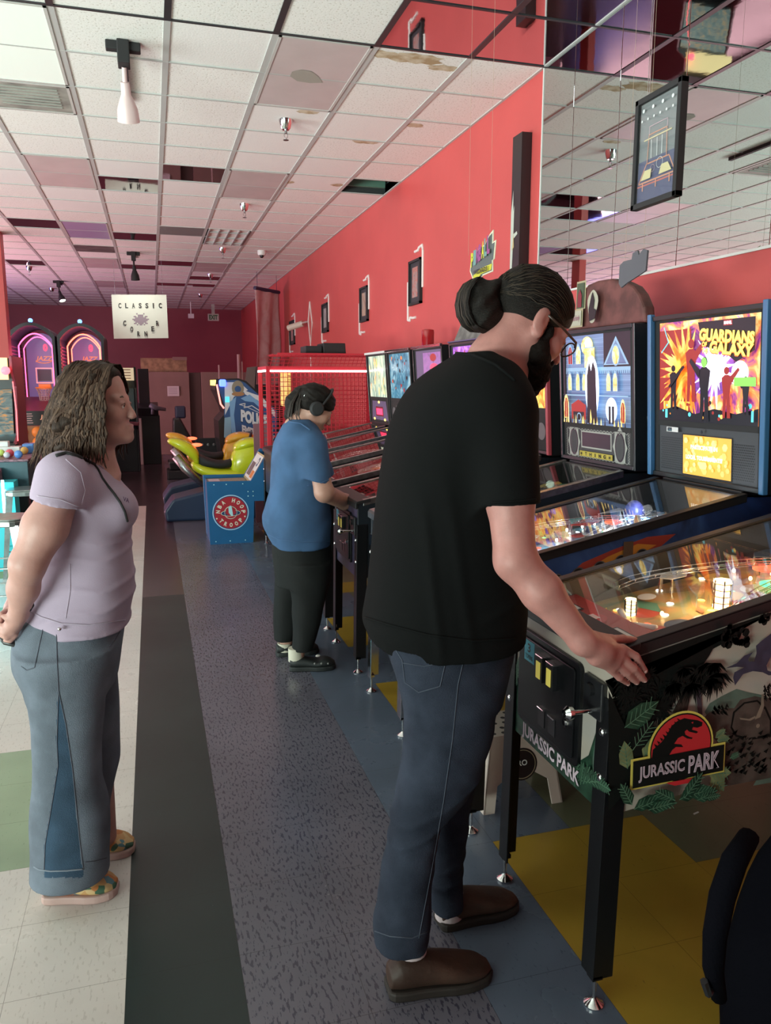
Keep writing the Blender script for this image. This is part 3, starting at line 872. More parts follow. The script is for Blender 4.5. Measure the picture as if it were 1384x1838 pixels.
def jp_side(m):
    A = Art(m, (0, -.28, .55), (1, 0, 0), (0, 0, 1), eps=.0004); rn = random.Random(5)
    def q(zx, zy):
        p = at(1080 + zx / 4.553, 1080 + zy / 4.553, Y=1.555); return (p.x - PX0, p.z - .55)
    Z = lambda L: [q(*p) for p in L]
    top = lambda x: zt(x) - .55 - .03
    A.poly([(.44, .0), (1.34, .0), (1.34, .34), (1.2, .36), (1.0, .30), (.8, .33), (.6, .26)], 9)
    # sky stays above the hills; hill, big horned animal
    A.poly(Z([(840, 900), (880, 830), (980, 770), (1100, 712), (1200, 740), (1300, 760), (1384, 790), (1384, 1000), (900, 1000)]), 9)
    A.poly(Z([(840, 940), (880, 900), (980, 870), (1080, 870), (1130, 800), (1250, 770), (1340, 790)]) + [(.75, .25), (.9, .02), (.30, .012)] + Z([(1000, 1200), (860, 1060)]), 10)
    A.poly(Z([(1050, 1030), (1070, 900), (1160, 820), (1270, 800), (1340, 860), (1384, 960), (1384, 1100), (1200, 1130), (1090, 1100)]), 3)
    A.poly(Z([(1062, 1020), (1085, 905), (1165, 832), (1265, 815), (1330, 880), (1370, 970), (1370, 1080), (1200, 1110), (1100, 1085)]), 10)
    A.poly(Z([(1120, 945), (1200, 955), (1250, 930), (1255, 945), (1210, 970), (1130, 960)]), 11)
    A.poly(Z([(1300, 755), (1315, 755), (1322, 850), (1290, 940), (1245, 960), (1270, 900), (1295, 840)]), 11)
    A.disc(*q(1270, 1010), .006, 11, 10)
    for k in range(90):
        zx, zy = rn.uniform(1000, 1384), rn.uniform(1050, 1400); a, b = q(zx, zy); A.poly([(a, b), (a + .016, b + .007), (a + .010, b - .007)], 3 if k % 3 else 10, False)
    A.up()
    # palm trunks
    A.poly(Z([(570, 900), (640, 760), (660, 600), (640, 440), (760, 440), (740, 600), (720, 740), (690, 900)]), 12)
    A.poly(Z([(780, 920), (762, 760), (758, 600), (800, 600), (804, 760), (815, 920)]), 15)
    # dark canopy over the front corner
    A.poly([(0, top(0)), (0, .30)] + Z([(20, 640), (100, 720), (200, 830), (330, 940), (420, 900), (480, 920), (560, 860), (640, 700), (660, 520), (740, 620), (860, 450), (900, 380), (1000, 330), (1100, 330), (1150, 220), (1240, 150), (1300, 150), (1384, 90)]) + [(.75, top(.75) - .03), (.75, top(.75))], 3)
    for k in range(26):
        zx, zy = rn.uniform(0, 560), rn.uniform(560, 900); a, b = q(zx, zy); palm(A, max(.03, a), b, rn.uniform(.03, .055), 3, rn, 14)
    for zx, zy in ((640, 520), (740, 560), (820, 480), (880, 480), (900, 560), (560, 640), (700, 640), (860, 600)): a, b = q(zx, zy); palm(A, a, b, .055, 3, rn, 16, 3.5, 6.1)
    for k in range(26): a, b = q(rn.uniform(960, 1170), rn.uniform(180, 340)); A.disc(a, b, rn.uniform(.006, .012), 3, 7, lift=False)
    for k in range(14): a, b = q(rn.uniform(1240, 1384), rn.uniform(90, 160)); A.disc(a, b, rn.uniform(.005, .010), 3, 7, lift=False)
    for k in range(26): a, b = q(rn.uniform(1270, 1384), rn.uniform(640, 790)); A.poly([(a, b), (a + .012, b - .010), (a + .004, b + .006)], 3, False)
    for k in range(20): a, b = q(rn.uniform(850, 970), rn.uniform(820, 900)); A.poly([(a, b), (a + .012, b - .006), (a + .004, b + .008)], 3, False)
    A.up()
    # lower foliage
    A.poly(Z([(20, 700), (110, 900), (160, 1000), (330, 960), (420, 1010), (420, 1250), (250, 1420), (20, 1690)]), 3)
    # flying reptile
    A.poly(Z([(968, 522), (1060, 480), (1120, 420), (1190, 392), (1150, 450), (1160, 470), (1200, 465), (1220, 400), (1215, 340), (1260, 300), (1384, 205), (1384, 370), (1330, 440), (1300, 500), (1310, 540), (1365, 560), (1360, 575), (1320, 580), (1270, 555), (1190, 545), (1110, 570), (1045, 662), (1030, 600), (1040, 555), (1120, 515), (1060, 510)]), 13)
    for L, ang, mm in (((150, 1000, .11), .55, 4), ((300, 1250, .07), 1.0, 14), ((170, 1330, .075), 1.75, 14), ((210, 1180, .09), .9, 3)):
        a, b = q(L[0], L[1]); leaf(A, a, b, L[2], ang, .33, mm, 5)
    a, b = q(880, 1080); leaf(A, a, b, .035, .6, .4, 14, 5); a, b = q(890, 1100); leaf(A, a, b, .04, .0, .4, 14, 5); a, b = q(850, 1380); leaf(A, a, b, .065, -.9, .4, 14, 5); a, b = q(820, 1370); leaf(A, a, b, .07, -.1, .4, 14, 5); a, b = q(990, 1240); leaf(A, a, b, .03, .3, .4, 4, 5)
    x0, z0 = q(250, 1400); x1, z1 = q(992, 1300)
    arch_logo(A, x0 - .018, z0 - .022, x1 - x0 - .006, .03)
    for (zx, zy, L, r_) in ((200, 1640, .10, .35), (260, 1620, .11, .25), (330, 1600, .10, -.1), (180, 1600, .09, 2.1), (560, 1560, .10, .4), (640, 1520, .10, .05), (600, 1540, .10, .9), (700, 1560, .08, .3), (520, 1560, .09, 2.6), (760, 1540, .06, .0), (300, 1660, .09, .1)):
        a, b = q(zx, zy); leaf(A, a, max(.012, b), L * .8, r_, .28, 4, 5)


def jp_front(m):
    A = Art(m, (0, .28, .535), (0, -1, 0), (0, 0, 1), eps=.0004); rn = random.Random(9)
    A.poly([(0, 0), (.56, 0), (.56, .10), (.5, .20), (.47, .12), (.40, .06), (.2, .05), (.08, .14), (0, .2)], 4)
    A.poly([(.50, .05), (.56, .0), (.56, .3), (.52, .28), (.50, .2), (.49, .12)], 9)
    for k in range(6): leaf(A, .02 + .01 * k, .05 + .03 * k, .07, 2.2 - k * .2, .3, 4, 5)
    for k in range(8): leaf(A, .42 + .015 * k, .01 + .01 * k, .07, 1.9 - .25 * k, .3, 4, 5)
    A.text('JURASSIC PARK', .12, .012, .33, .052, 8, .03)


jpmats = JUN
NEB = art('nebula', [(.02, .01, .05), (.25, .03, .22), (.95, .25, .06), (1.0, .75, .30), (.30, .10, .55)], 7, es=.9, dist=2.2)
WHOT = mat('white_hot', (.9, .9, 1), .4, emit=(.85, .85, 1), es=2.2)
YTXT = mat('yellow_letters', (.95, .75, .15), .4, emit=(1, .78, .12), es=1.1)
ORTX = mat('orange_shade', (.8, .2, .05), .4, emit=(.9, .18, .03), es=.8)
FIRE = art('fire', [(.5, .02, .01), (.95, .25, .02), (1, .7, .15), (.35, .02, .02)], 9, es=1.1, dist=2.5, stretch=(1, 1, .5))
PURP = art('violet_cloud', [(.04, .02, .12), (.30, .08, .50), (.75, .45, .9)], 9, es=.9, dist=1.5)
CYAN = mat('cyan_line', (.1, .6, .7), .4, emit=(.1, .7, .8), es=.9)
DKRED = mat('dark_red_print', (.30, .02, .02), .4, emit=(.35, .03, .02), es=.6)
GRN = mat('green_print', (.2, .6, .1), .4, emit=(.25, .8, .1), es=.9)
NIGHT = mat('night_print', (.008, .010, .02), .4)


def burst(A, a, b, r0, r1, n, m, rn, a0=0, a1=6.283):
    for k in range(n):
        q = a0 + (a1 - a0) * k / n + rn.uniform(0, .2); L = rn.uniform(r0, r1); w = rn.uniform(.02, .06)
        P = [(a + r0 * .2 * math.cos(q + 1.5), b + r0 * .2 * math.sin(q + 1.5)), (a + L * math.cos(q), b + L * math.sin(q)), (a + r0 * .2 * math.cos(q - 1.5), b + r0 * .2 * math.sin(q - 1.5))]
        P = [(max(.002, min(A.W - .002, x)), max(.002, min(A.H - .002, y))) for x, y in P]
        A.poly(P, m, False)
    A.up()


def figure(A, a, b, h, m, arm=1, w=.2):
    """plain standing silhouette"""
    q = lambda x, y: (max(.003, min(A.W - .003, a + x * h)), max(.003, min(A.H - .003, b + y * h)))
    A.poly([q(-.10, 0), q(-.09, .45), q(-.14, .78), q(-.05, .84), q(.05, .84), q(.14, .78), q(.09, .45), q(.12, 0), q(.03, 0), q(.0, .38), q(-.03, 0)], m)
    A.disc(*q(0, .92), .075 * h, m, 14)
    A.poly([q(arm * .10, .80), q(arm * .32, .98), q(arm * .36, .93), q(arm * .13, .66)], m)


def gotg_glass(A):
    W, H = A.W, A.H; rn = random.Random(3)
    A.rect(0, W * .35, H * .1, H * .92, 8)
    burst(A, W * .30, H * .5, .12, .24, 26, 5, rn, 1.2, 5.2)
    A.rect(W * .05, W * .3, H * .02, H * .2, 5)
    A.disc(W * .55, H * .5, .14, 6, 30, .10)
    burst(A, W * .6, H * .52, .08, .2, 20, 2, rn)
    A.disc(W * .62, H * .52, .055, 2, 24); A.disc(W * .83, H * .48, .045, 2, 24)
    A.poly([(0, 0), (W, 0), (W, H * .16), (W * .8, H * .10), (W * .6, H * .14), (W * .4, H * .08), (W * .2, H * .15), (0, H * .1)], 7)
    for k in range(24): A.disc(rn.uniform(0.01, W - .01), rn.uniform(.012, H * .2), rn.uniform(.004, .010), rn.choice((7, 5, 8, 10)), 7, lift=False)
    A.up()
    figure(A, W * .36, H * .20, H * .62, 8, 1); figure(A, W * .50, H * .02, H * .62, 7, -1); A.disc(W * .50, H * .585, .016, 9, 14, .02)
    figure(A, W * .72, H * .06, H * .48, 8, 1); figure(A, W * .18, H * .12, H * .45, 7, 1); figure(A, W * .90, H * .10, H * .35, 7, -1)
    A.line([(W * .08, H * .95), (W * .13, H * .80), (W * .05, H * .7)], .005, 10); A.line([(W * .14, H * .35), (W * .30, H * .55)], .012, 7)
    A.rect(W * .80, W * .99, H * .36, H * .44, 9)
    A.rect(W * .10, W * .125, H * .03, H * .12, 10); A.rect(W * .96, W * .98, H * .04, H * .14, 10)
    A.poly([(W * .45, H * .97), (W * .98, H * .97), (W * .98, H * .68), (W * .82, H * .58), (W * .7, H * .68), (W * .5, H * .74)], 7)
    A.rect(W * .70, W * .78, H * .915, H * .965, 8); A.text('MARVEL', W * .705, H * .925, W * .07, H * .03, 2, .02)
    for m, d in ((4, -.004), (3, 0)):
        A.text('GUARDIANS', W * .47 + d, H * .80 + d, W * .51, H * .115, m, .05, rot=-.10)
        A.text('OF', W * .50 + d, H * .74 + d, W * .05, H * .045, m, .03, rot=-.08); A.text('THE', W * .50 + d, H * .68 + d, W * .06, H * .045, m, .03, rot=-.08)
        A.text('GALAXY', W * .575 + d, H * .675 + d, W * .40, H * .115, m, .05, rot=-.10)


def gotg_panel(A):
    W, H = A.W, A.H
    dotgrill(A, .01, W * .28, .015, H * .78, 1, .0095); dotgrill(A, W * .76, W - .01, .015, H * .78, 1, .0095)
    A.rect(W * .265, W * .775, H * .02, H * .865, 3); A.rect(W * .275, W * .765, H * .04, H * .845, 2)
    rn = random.Random(4)
    for k in range(46):
        a, b, r = rn.uniform(W * .30, W * .74), rn.uniform(H * .09, H * .79), rn.uniform(.008, .017)
        A.poly([(a + r * math.cos(q * math.pi / 3), b + r * math.sin(q * math.pi / 3)) for q in range(6)], 4 + k % 2, k % 4 == 0)
    A.up(); A.k += 6; A.text('PARTICIPATE IN', W * .385, H * .58, W * .27, H * .085, 6, .02); A.text('LOCAL TOURNAMENTS!', W * .335, H * .37, W * .37, H * .085, 6, .02)
    A.disc(W * .5, H * .94, .007, 7, 12); A.rect(W * .12, W * .25, H * .89, H * .99, 8)
    A.rect(W * .13, W * .18, H * .9, H * .98, 7)


gp = [mat('gotg_panel', (.055, .06, .07), .5), INK, mat('screen_amber', (.9, .5, .1), .4, emit=(.90, .36, .03), es=.55), BLKM,
      mat('screen_hex_a', (.9, .6, .2), .4, emit=(1, .50, .10), es=.6), mat('screen_hex_b', (.9, .7, .3), .4, emit=(1, .60, .20), es=.7), mat('screen_text', (1, 1, .9), .4, emit=(1, .97, .85), es=2.2), CHROME, WHITE]

GBLUE = art('gotg_side', [(.008, .012, .04), (.02, .05, .18), (.05, .12, .35), (.012, .015, .05)], 2.2, dist=1.2, rough=.3)


def gotg_side(m):
    A = Art(m, (0, -.28, .55), (1, 0, 0), (0, 0, 1), eps=.0004); rn = random.Random(2)
    top = lambda x: zt(x) - .55 - .03
    A.poly([(.32, top(.32) - .09), (.40, top(.4) - .045), (.52, top(.52) - .03), (.66, top(.66) - .02), (.78, top(.78) - .04), (.70, top(.7) - .08), (.55, top(.55) - .10)], 3)
    A.poly([(.40, top(.4) - .08), (.50, top(.5) - .05), (.62, top(.62) - .035), (.7, top(.7) - .06), (.55, top(.5) - .09)], 4)
    for k in range(5): a = .30 + k * .085; b = top(a) - .085; A.disc(a, b, .028, 2, 18); A.ring(a, b, .026, .004, 5, 16, a0=.3, a1=2.8)
    A.rect(.56, .60, top(.58) - .09, top(.58) - .015, 6)


# --- the mansion machine
ADW = art('mansion_blue', [(.05, .09, .20), (.10, .17, .33), (.22, .33, .52)], 5, es=.55, dist=.3, stretch=(1, .2, 3))
HALO = mat('halo', (.7, .85, 1), .4, emit=(.6, .8, 1), es=1.1)
AMB = art('window_amber', [(.4, .2, .03), (1, .7, .2), (1, .9, .5)], 30, es=1.0, dist=1)
TRIMB = mat('house_trim', (.25, .38, .55), .4, emit=(.22, .36, .52), es=.6)


def archw(A, a, b, w, h, mf, mi, spl=True):
    def sh(k): return [(a - w * k / 2, b), (a + w * k / 2, b), (a + w * k / 2, b + h * .65), (a + w * k * .25, b + h * (.65 + .3 * k)), (a, b + h * (.70 + .32 * k)), (a - w * k * .25, b + h * (.65 + .3 * k)), (a - w * k / 2, b + h * .65)]
    A.poly(sh(1.0), mf); A.poly([(x, b + (y - b) * .94 + h * .02) for x, y in sh(.72)], mi)
    if spl: A.line([(a, b + .003), (a, b + h * .8)], .0022, mf)


def add_glass(A):
    W, H = A.W, A.H; rn = random.Random(8)
    for k in range(22): A.line([(0, H * k / 22), (W, H * k / 22)], .0012, 4, False)
    A.up()
    A.rect(0, W, H * .60, H * .64, 4)
    for k in range(34): A.rect(W * k / 34, W * (k + .5) / 34, H * .57, H * .60, 4, False)
    A.up()
    A.poly([(W * .62, H * .64), (W, H * .64), (W, H), (W * .62, H)], 5); A.poly([(W * .62, H * .66), (W * .80, H * .96), (W * .98, H * .66)], 4); A.poly([(W * .655, H * .67), (W * .80, H * .915), (W * .945, H * .67)], 3)
    A.disc(W * .80, H * .76, .034, 4, 24, .05); A.disc(W * .80, H * .76, .026, 2, 24, .042)
    for a in (.09, .23): archw(A, W * a, H * .68, .055, .10, 4, 2 if a > .1 else 6)
    A.disc(W * .38, H * .88, .055, 2, 24, .045); A.disc(W * .40, H * .90, .03, 8, 20)
    A.poly([(W * .34, H * .64), (W * .5, H * .64), (W * .5, H * .86), (W * .34, H * .86)], 2); A.line([(W * .34, H * .86), (W * .5, H * .86)], .005, 4)
    for a in (.09, .23, .34, .72, .82): archw(A, W * a, H * .38, .042, .095, 4, 2)
    A.line([(0, H * .33), (W, H * .33)], .006, 4); A.rect(W * .0, W * .03, 0, H, 5)
    A.disc(W * .48, H * .42, .065, 7, 30, .155); A.disc(W * .48, H * .42, .052, 8, 30, .14)
    # tall dark doorway with a low glow
    A.poly([(W * .40, H * .02), (W * .405, H * .55), (W * .44, H * .70), (W * .47, H * .60), (W * .50, H * .71), (W * .54, H * .62), (W * .555, H * .02)], 5); A.poly([(W * .44, H * .02), (W * .455, H * .18), (W * .48, H * .02)], 2)
    A.poly([(W * .14, H * .05), (W * .14, H * .22), (W * .26, H * .28), (W * .38, H * .22), (W * .38, H * .05)], 6); A.rect(W * .17, W * .35, H * .05, H * .14, 5); A.disc(W * .27, H * .08, .022, 4, 18); A.disc(W * .27, H * .08, .016, 5, 18)
    A.disc(W * .78, H * .18, .05, 7, 22, .06); A.rect(W * .74, W * .77, H * .03, H * .22, 5); A.rect(W * .79, W * .82, H * .03, H * .22, 5)
    archw(A, W * .06, H * .06, .05, .12, 2, 6); archw(A, W * .95, H * .05, .04, .11, 2, 6)
    for k in range(30): A.poly([(x_, y_) for x_, y_ in ((lambda a: [(a, .004), (a + .006, .03 + .02 * rn.random()), (a + .012, .004)])(rn.uniform(0, W - .014)))], 5 if k % 2 else 2, False)
    A.up()


def add_panel(A):
    W, H = A.W, A.H
    A.rect(W * .24, W * .72, H * .34, H * .92, 1); A.rect(W * .255, W * .705, H * .39, H * .87, 2)
    for c0 in (.12, .85):
        P = []
        for k in range(24):
            q = 2 * math.pi * k / 24; r = 1.0 if k % 3 else 1.22; P.append((W * c0 + .052 * r * math.cos(q), H * .52 + .085 * r * math.sin(q)))
        A.poly(P, 1); A.disc(W * c0, H * .52, .042, 2, 24, .072); A.disc(W * c0, H * .52, .034, 0, 24, .062)
    for b in (.04, .96): A.line([(W * k / 40, H * b + (.004 if k % 2 else -.004)) for k in range(1, 40)], .003, 1)
    for a in (.015, .985): A.line([(W * a + (.004 if k % 2 else -.004), H * k / 24) for k in range(1, 24)], .003, 1)
    A.poly([(W * .23, H * .06), (W * .75, H * .06), (W * .75, H * .24), (W * .23, H * .24)], 3)
    for k, ch in enumerate('THING'): A.text(ch, W * (.32 + k * .075 + (.012 if ch == 'I' else 0)), H * .09, W * (.011 if ch == 'I' else .035), H * .12, 4, .03)
    for a in (.265, .715): A.poly([(W * a + .010 * (1 if k % 2 else .42) * math.sin(math.pi * k / 5), H * .15 + .010 * (1 if k % 2 else .42) * math.cos(math.pi * k / 5)) for k in range(10)], 4)


def add_bside(m, B):
    A = Art(m, (1.06, -B, 1.19), (1, 0, 0), (0, 0, 1), eps=.0005); rn = random.Random(12)
    for x0, y0, x1, y1 in ((.10, .66, .20, .40), (.20, .40, .12, .18), (.16, .52, .28, .46), (.10, .30, .22, .30)):
        P = [(x0 + (x1 - x0) * k / 9 + rn.uniform(-.012, .012), y0 + (y1 - y0) * k / 9) for k in range(10)]; A.line(P, .004, 1)
    A.ring(.12, .45, .03, .004, 1, ry=.012)
    A.poly([(.18, .14), (.10, .17), (.085, .25), (.12, .33), (.17, .34), (.19, .28), (.26, .30), (.30, .22), (.28, .14)], 2)
    for a in (.11, .14, .17): A.line([(a, .17), (a + .012, .26), (a, .31)], .003, 3)
    A.ring(.14, .10, .03, .003, 1, a0=0, a1=4.5)


ADDBLACK = mat('add_side', (.012, .016, .022), .35, coat=.2)
addp = [mat('add_panel', (.045, .05, .055), .5), mat('add_silver', (.35, .36, .34), .4), mat('dmd_dark', (.04, .03, .045), .25), mat('add_gold', (.45, .36, .06), .4), INK]

PFS = [mat('pf_a', (.55, .08, .04), .3), mat('pf_b', (.1, .3, .2), .3), mat('pf_c', (.8, .55, .12), .3), mat('pf_d', (.75, .72, .68), .3), mat('pf_e', (.06, .08, .12), .3), mat('pf_f', (.35, .15, .06), .3)]
PFC = [mat('pfc_a', (.1, .35, .6), .3), mat('pfc_b', (.7, .72, .75), .3), mat('pfc_c', (.55, .06, .05), .3), mat('pfc_d', (.08, .45, .45), .3), mat('pfc_e', (.8, .5, .15), .3), mat('pfc_f', (.1, .1, .3), .3)]

jp = dict(seed=21, side=SKY, front=SKY, cabmats=JUN, sidefn=jp_side, frontfn=jp_front, near=True, pf=art('jp_field', [(.10, .22, .12), (.35, .30, .12), (.55, .28, .08), (.12, .14, .10)], 6, dist=1.2),
          pfc=PFS, apron=mat('apron_red', (.42, .05, .04), .35), lamp=[GRNL, REDL, YELL, WHTL, ORGL], light=(2.2, (1, .70, .40)), nl=46,
          glassfn=lambda A: None, glassmats=[NEB], panelfn=simple_panel, panelmats=[BLKM, INK, ORGL])
pb = pinball('pinball machine with the JURASSIC PARK jungle side, the man plays it', 1.835, jp)
# hexagonal lit tower and the tall ramp on the first playfield
pf = [o for o in pb.children if o.name.startswith('playfield') and 'glass' not in o.name][0]
for (x, y, h, r) in ((.52, -.02, .085, .026), (.30, .10, .05, .018)):
    m = MB(); m.lathe([(r, 0), (r, .008), (r * .8, .008), (r * .8, h * .9), (r * 1.1, h * .9), (r * .9, h)], (x, y, zp(x)), n=6)
    m.build('lit_tower', BULBW, pf)
    m = MB()
    for k in range(6): q = k * math.pi / 3; m.cyl((x + r * 1.02 * math.cos(q), y + r * 1.02 * math.sin(q), zp(x)), (x + r * 1.02 * math.cos(q), y + r * 1.02 * math.sin(q), zp(x) + h), .0022, n=6)
    for k in range(4): m.lathe([(r * 1.0, h * (.2 + k * .22)), (r * 1.12, h * (.2 + k * .22)), (r * 1.12, h * (.22 + k * .22)), (r, h * (.22 + k * .22))], (x, y, zp(x)), n=6)
    m.build('tower_cage', BLACK, pf)

gg = dict(seed=33, side=GBLUE, front=GBLUE, cabmats=[mat('g_red', (.45, .06, .04), .4), mat('g_orange', (.75, .32, .05), .4), mat('g_grey', (.25, .25, .28), .4), mat('g_brown', (.16, .10, .06), .4)], sidefn=gotg_side, near=True,
          pf=art('gg_field', [(.10, .22, .40), (.45, .50, .55), (.15, .35, .5), (.5, .25, .1)], 5, dist=1.2), pfc=PFC, apron=mat('apron_navy', (.03, .05, .10), .35), lamp=[WHTL, BLUL, REDL, GRNL], bulb=BULB,
          light=(3.0, (.92, .96, 1)), nl=42, glassfn=gotg_glass, glassmats=[NEB, NEB, WHOT, YTXT, ORTX, FIRE, PURP, NIGHT, DKRED, GRN, CYAN], panelfn=gotg_panel, panelmats=gp, zs=1.425,
          trim=mat('trim_blue', (.05, .17, .36), .35), bside=BLACK, leg=BLKMETAL)
pb2 = pinball('pinball machine with blue rails and glowing GUARDIANS OF THE GALAXY backglass', 2.66, gg)
pf = [o for o in pb2.children if o.name.startswith('playfield') and 'glass' not in o.name][0]
m = MB(); p0 = Vector((.86, .10, zp(.86) + .05)); m.ball(p0, .05, 20, 0, (.85, .8, 1.15)); m.ball(p0 + Vector((-.036, -.012, .012)), .012, 10, 0, (.5, 1, .6)); m.ball(p0 + Vector((-.04, 0, -.012)), .011, 10, 0, (.8, .6, 1.2))
m.build('toy_head', mat('toy_blue', (.05, .06, .22), .35, emit=(.05, .08, .5), es=.25), pf, smooth=True)
m = MB(); m.lathe([(.014, 0), (.012, .03), (.016, .06), (.008, .085)], (.78, -.04, zp(.78)), n=9); m.build('toy_tree', mat('toy_bark', (.28, .20, .12), .7, bump=.5), pf, smooth='auto')
m = MB(); m.ring_ = None; m.tube([Vector((.82 + .05 * math.cos(q), -.02 + .09 * math.sin(q), zp(.82) + .05)) for q in [k * .2 for k in range(-6, 14)]], .003, 8); m.build('lit_arc', BLUL, pf, smooth=True)

ad = dict(seed=44, side=ADDBLACK, front=ADDBLACK, near=True, pf=art('ad_field', [(.05, .18, .10), (.25, .28, .20), (.20, .10, .05), (.02, .03, .03)], 5, dist=1.2), pfc=PFS, apron=BLACK, lamp=[GRNL, ORGL, WHTL], nl=16, leg=CHROME,
          rail=STEEL, bar=STEEL, glassfn=add_glass, glassmats=[ADW, ADW, AMB, ADW, TRIMB, NIGHT, DKRED, HALO, WHOT], panelfn=add_panel, panelmats=addp, zs=1.375, btop=1.86, bside=ADDBLACK, bsidefn=add_bside,
          bmats=[mat('bolt_blue', (.06, .16, .20), .4), mat('hand_pale', (.40, .37, .36), .5), INK], light=(.8, (.7, 1, .8)))
pb3 = pinball('pinball machine with a glowing haunted house backglass and the word THING', 3.465, ad)
# cloud-shaped topper with a tower, plaque and lamp
m = MB((0, 0, 0)); P = []
pts = [(-.36, 0), (-.345, .07), (-.30, .13), (-.25, .17), (-.17, .20), (-.06, .225), (.06, .23), (.15, .22), (.21, .17), (.27, .10), (.32, .04), (.34, 0)]
m.prism(pts, lambda a, b, q: (1.10 + .06 * q, a, 1.862 + b), 0)
tp = m.build('topper', mat('topper_rust', (.17, .055, .05), .6, var=.45, vscale=12), pb3, bevel=.015, seg=3)
m = MB(); A = Art(m, (1.099, .34, 1.865), (0, -1, 0), (0, 0, 1), eps=.004)
A.poly([(.10, .10), (.10, .24), (.19, .24), (.19, .10)], 0); A.rect(.11, .18, .105, .23, 1); A.poly([(.125, .11), (.125, .17), (.145, .20), (.165, .17), (.165, .11)], 2)
A.rect(.03, .19, .01, .10, 0); A.rect(.04, .18, .018, .092, 3)
A.text('The Addams Family', .05, .035, .12, .035, 4, .01)
A.poly([(.30 + .045 * math.cos(q) * (1 + .2 * math.sin(3 * q)), .10 + .08 * math.sin(q)) for q in [k * .3 for k in range(21)]], 3); A.poly([(.28, .03), (.27, .09), (.29, .15), (.30, .17), (.32, .13), (.315, .09), (.34, .08), (.33, .04)], 5)
m.build('topper_sign', [mat('topper_gold', (.45, .42, .26), .4, .3), mat('topper_green', (.06, .09, .05), .5), mat('topper_wine', (.2, .02, .03), .5), mat('topper_cream', (.42, .40, .32), .5), mat('topper_purple', (.25, .04, .12), .5), INK], tp)
m = MB(); m.box(1.07, 1.10, .275, .315, 1.955, 1.985); m.build('topper_light', BLACK, tp, bevel=.003)


# --- the machines further along
def blobs(seed, mats_, n=70, stripes=False):
    def fn(A):
        W, H = A.W, A.H; rn = random.Random(seed)
        for k in range(n):
            a, b = rn.uniform(.03, W - .03), rn.uniform(.03, H - .03); r = rn.uniform(.008, .032); m_ = rn.choice(mats_)
            if stripes: A.poly([(a - r * .2, max(.004, b - r * 1.6)), (a + r * .3, max(.004, b - r)), (a + r * .2, min(H - .004, b + r * 2.2)), (a - r * .1, min(H - .004, b + r * 1.5))], m_)
            else: A.poly([(max(.004, min(W - .004, a + r * rn.uniform(.5, 1) * math.cos(q))), max(.004, min(H - .004, b + r * rn.uniform(.5, 1) * math.sin(q)))) for q in [x * .785 for x in range(8)]], m_)
    return fn


def reddot(A):
    A.poly([(.02, .02), (A.W * .98, .02), (A.W * .9, A.H - .015), (A.W * .1, A.H - .015)], 1); A.rect(A.W * .28, A.W * .72, A.H * .25, A.H * .68, 2); A.rect(A.W * .32, A.W * .68, A.H * .32, A.H * .6, 3)
    A.disc(A.W * .18, A.H * .12, .03, 4, 16, .012); A.disc(A.W * .8, A.H * .12, .03, 4, 16, .012); A.disc(A.W * .5, A.H * .88, .03, 4, 16, .012)


DUL = mat('dull_violet', (.14, .10, .20), .5)
far = [
    ('pinball machine with pink-red backbox rails behind the bearded man', 4.285, dict(seed=5, side=ADDBLACK, front=mat('m4_front', (.06, .05, .10), .4, var=.5, vscale=8), near=True, trim=mat('trim_pink', (.40, .06, .08), .35),
        glassfn=blobs(3, [1, 2, 3, 4]), glassmats=[FIRE, NIGHT, YTXT, DKRED, PURP], leg=BLKMETAL)),
    ('pinball machine with a purple coin door, played by the woman in blue', 5.09, dict(seed=6, side=BLACK, front=mat('m5_front', (.10, .07, .15), .4, var=.4, vscale=9), near=True,
        door=mat('m5_door', (.07, .05, .10), .4), glassfn=blobs(4, [1, 2, 3]), glassmats=[PURP, NIGHT, CYAN, DKRED], leg=BLKMETAL, light=(1.2, (1, .8, .8)))),
    ('pinball machine with a dim purple backglass and red neon lips shape', 5.93, dict(seed=7, side=BLACK, front=BLACK, near=False, toptrim=CHROME, glassfn=lambda A: (A.rect(A.W * .3, A.W * .98, A.H * .1, A.H * .95, 1), A.disc(A.W * .72, A.H * .66, .09, 2, 20, .03), A.disc(A.W * .7, A.H * .85, .07, 3, 20, .03)),
        glassmats=[DUL, art('m6', [(.12, .08, .2), (.3, .12, .35), (.2, .1, .3)], 10, es=.5), mat('lips', (.8, .05, .1), .4, emit=(1, .05, .12), es=1.2), DKRED], leg=BLKMETAL)),
    ('pinball machine with a blue backglass under the red beacon', 6.695, dict(seed=8, side=BLACK, front=BLACK, near=False, toptrim=CHROME, glassfn=blobs(6, [1, 2, 3, 1], 22), glassmats=[art('m7', [(.01, .05, .09), (.03, .18, .28), (.3, .45, .5)], 9, es=.7), NIGHT, ORTX, DKRED], leg=BLKMETAL)),
    ('farthest pinball machine with orange flames and a red dot display', 7.42, dict(seed=9, side=BLACK, front=BLACK, near=False, toptrim=WHITE, glassfn=blobs(7, [1, 2, 3, 2], 34, True), glassmats=[art('m8', [(.03, .12, .12), (.4, .5, .4), (.9, .85, .6)], 8, es=.8, stretch=(1, 2, .6)), NIGHT, FIRE, YTXT],
        panelfn=reddot, panelmats=[BLKM, DUL, mat('dot_box', (.2, .02, .04), .4), mat('red_dots', (1, .05, .1), .4, emit=(1, .03, .10), es=2.5), YELL], leg=BLKMETAL)),
]
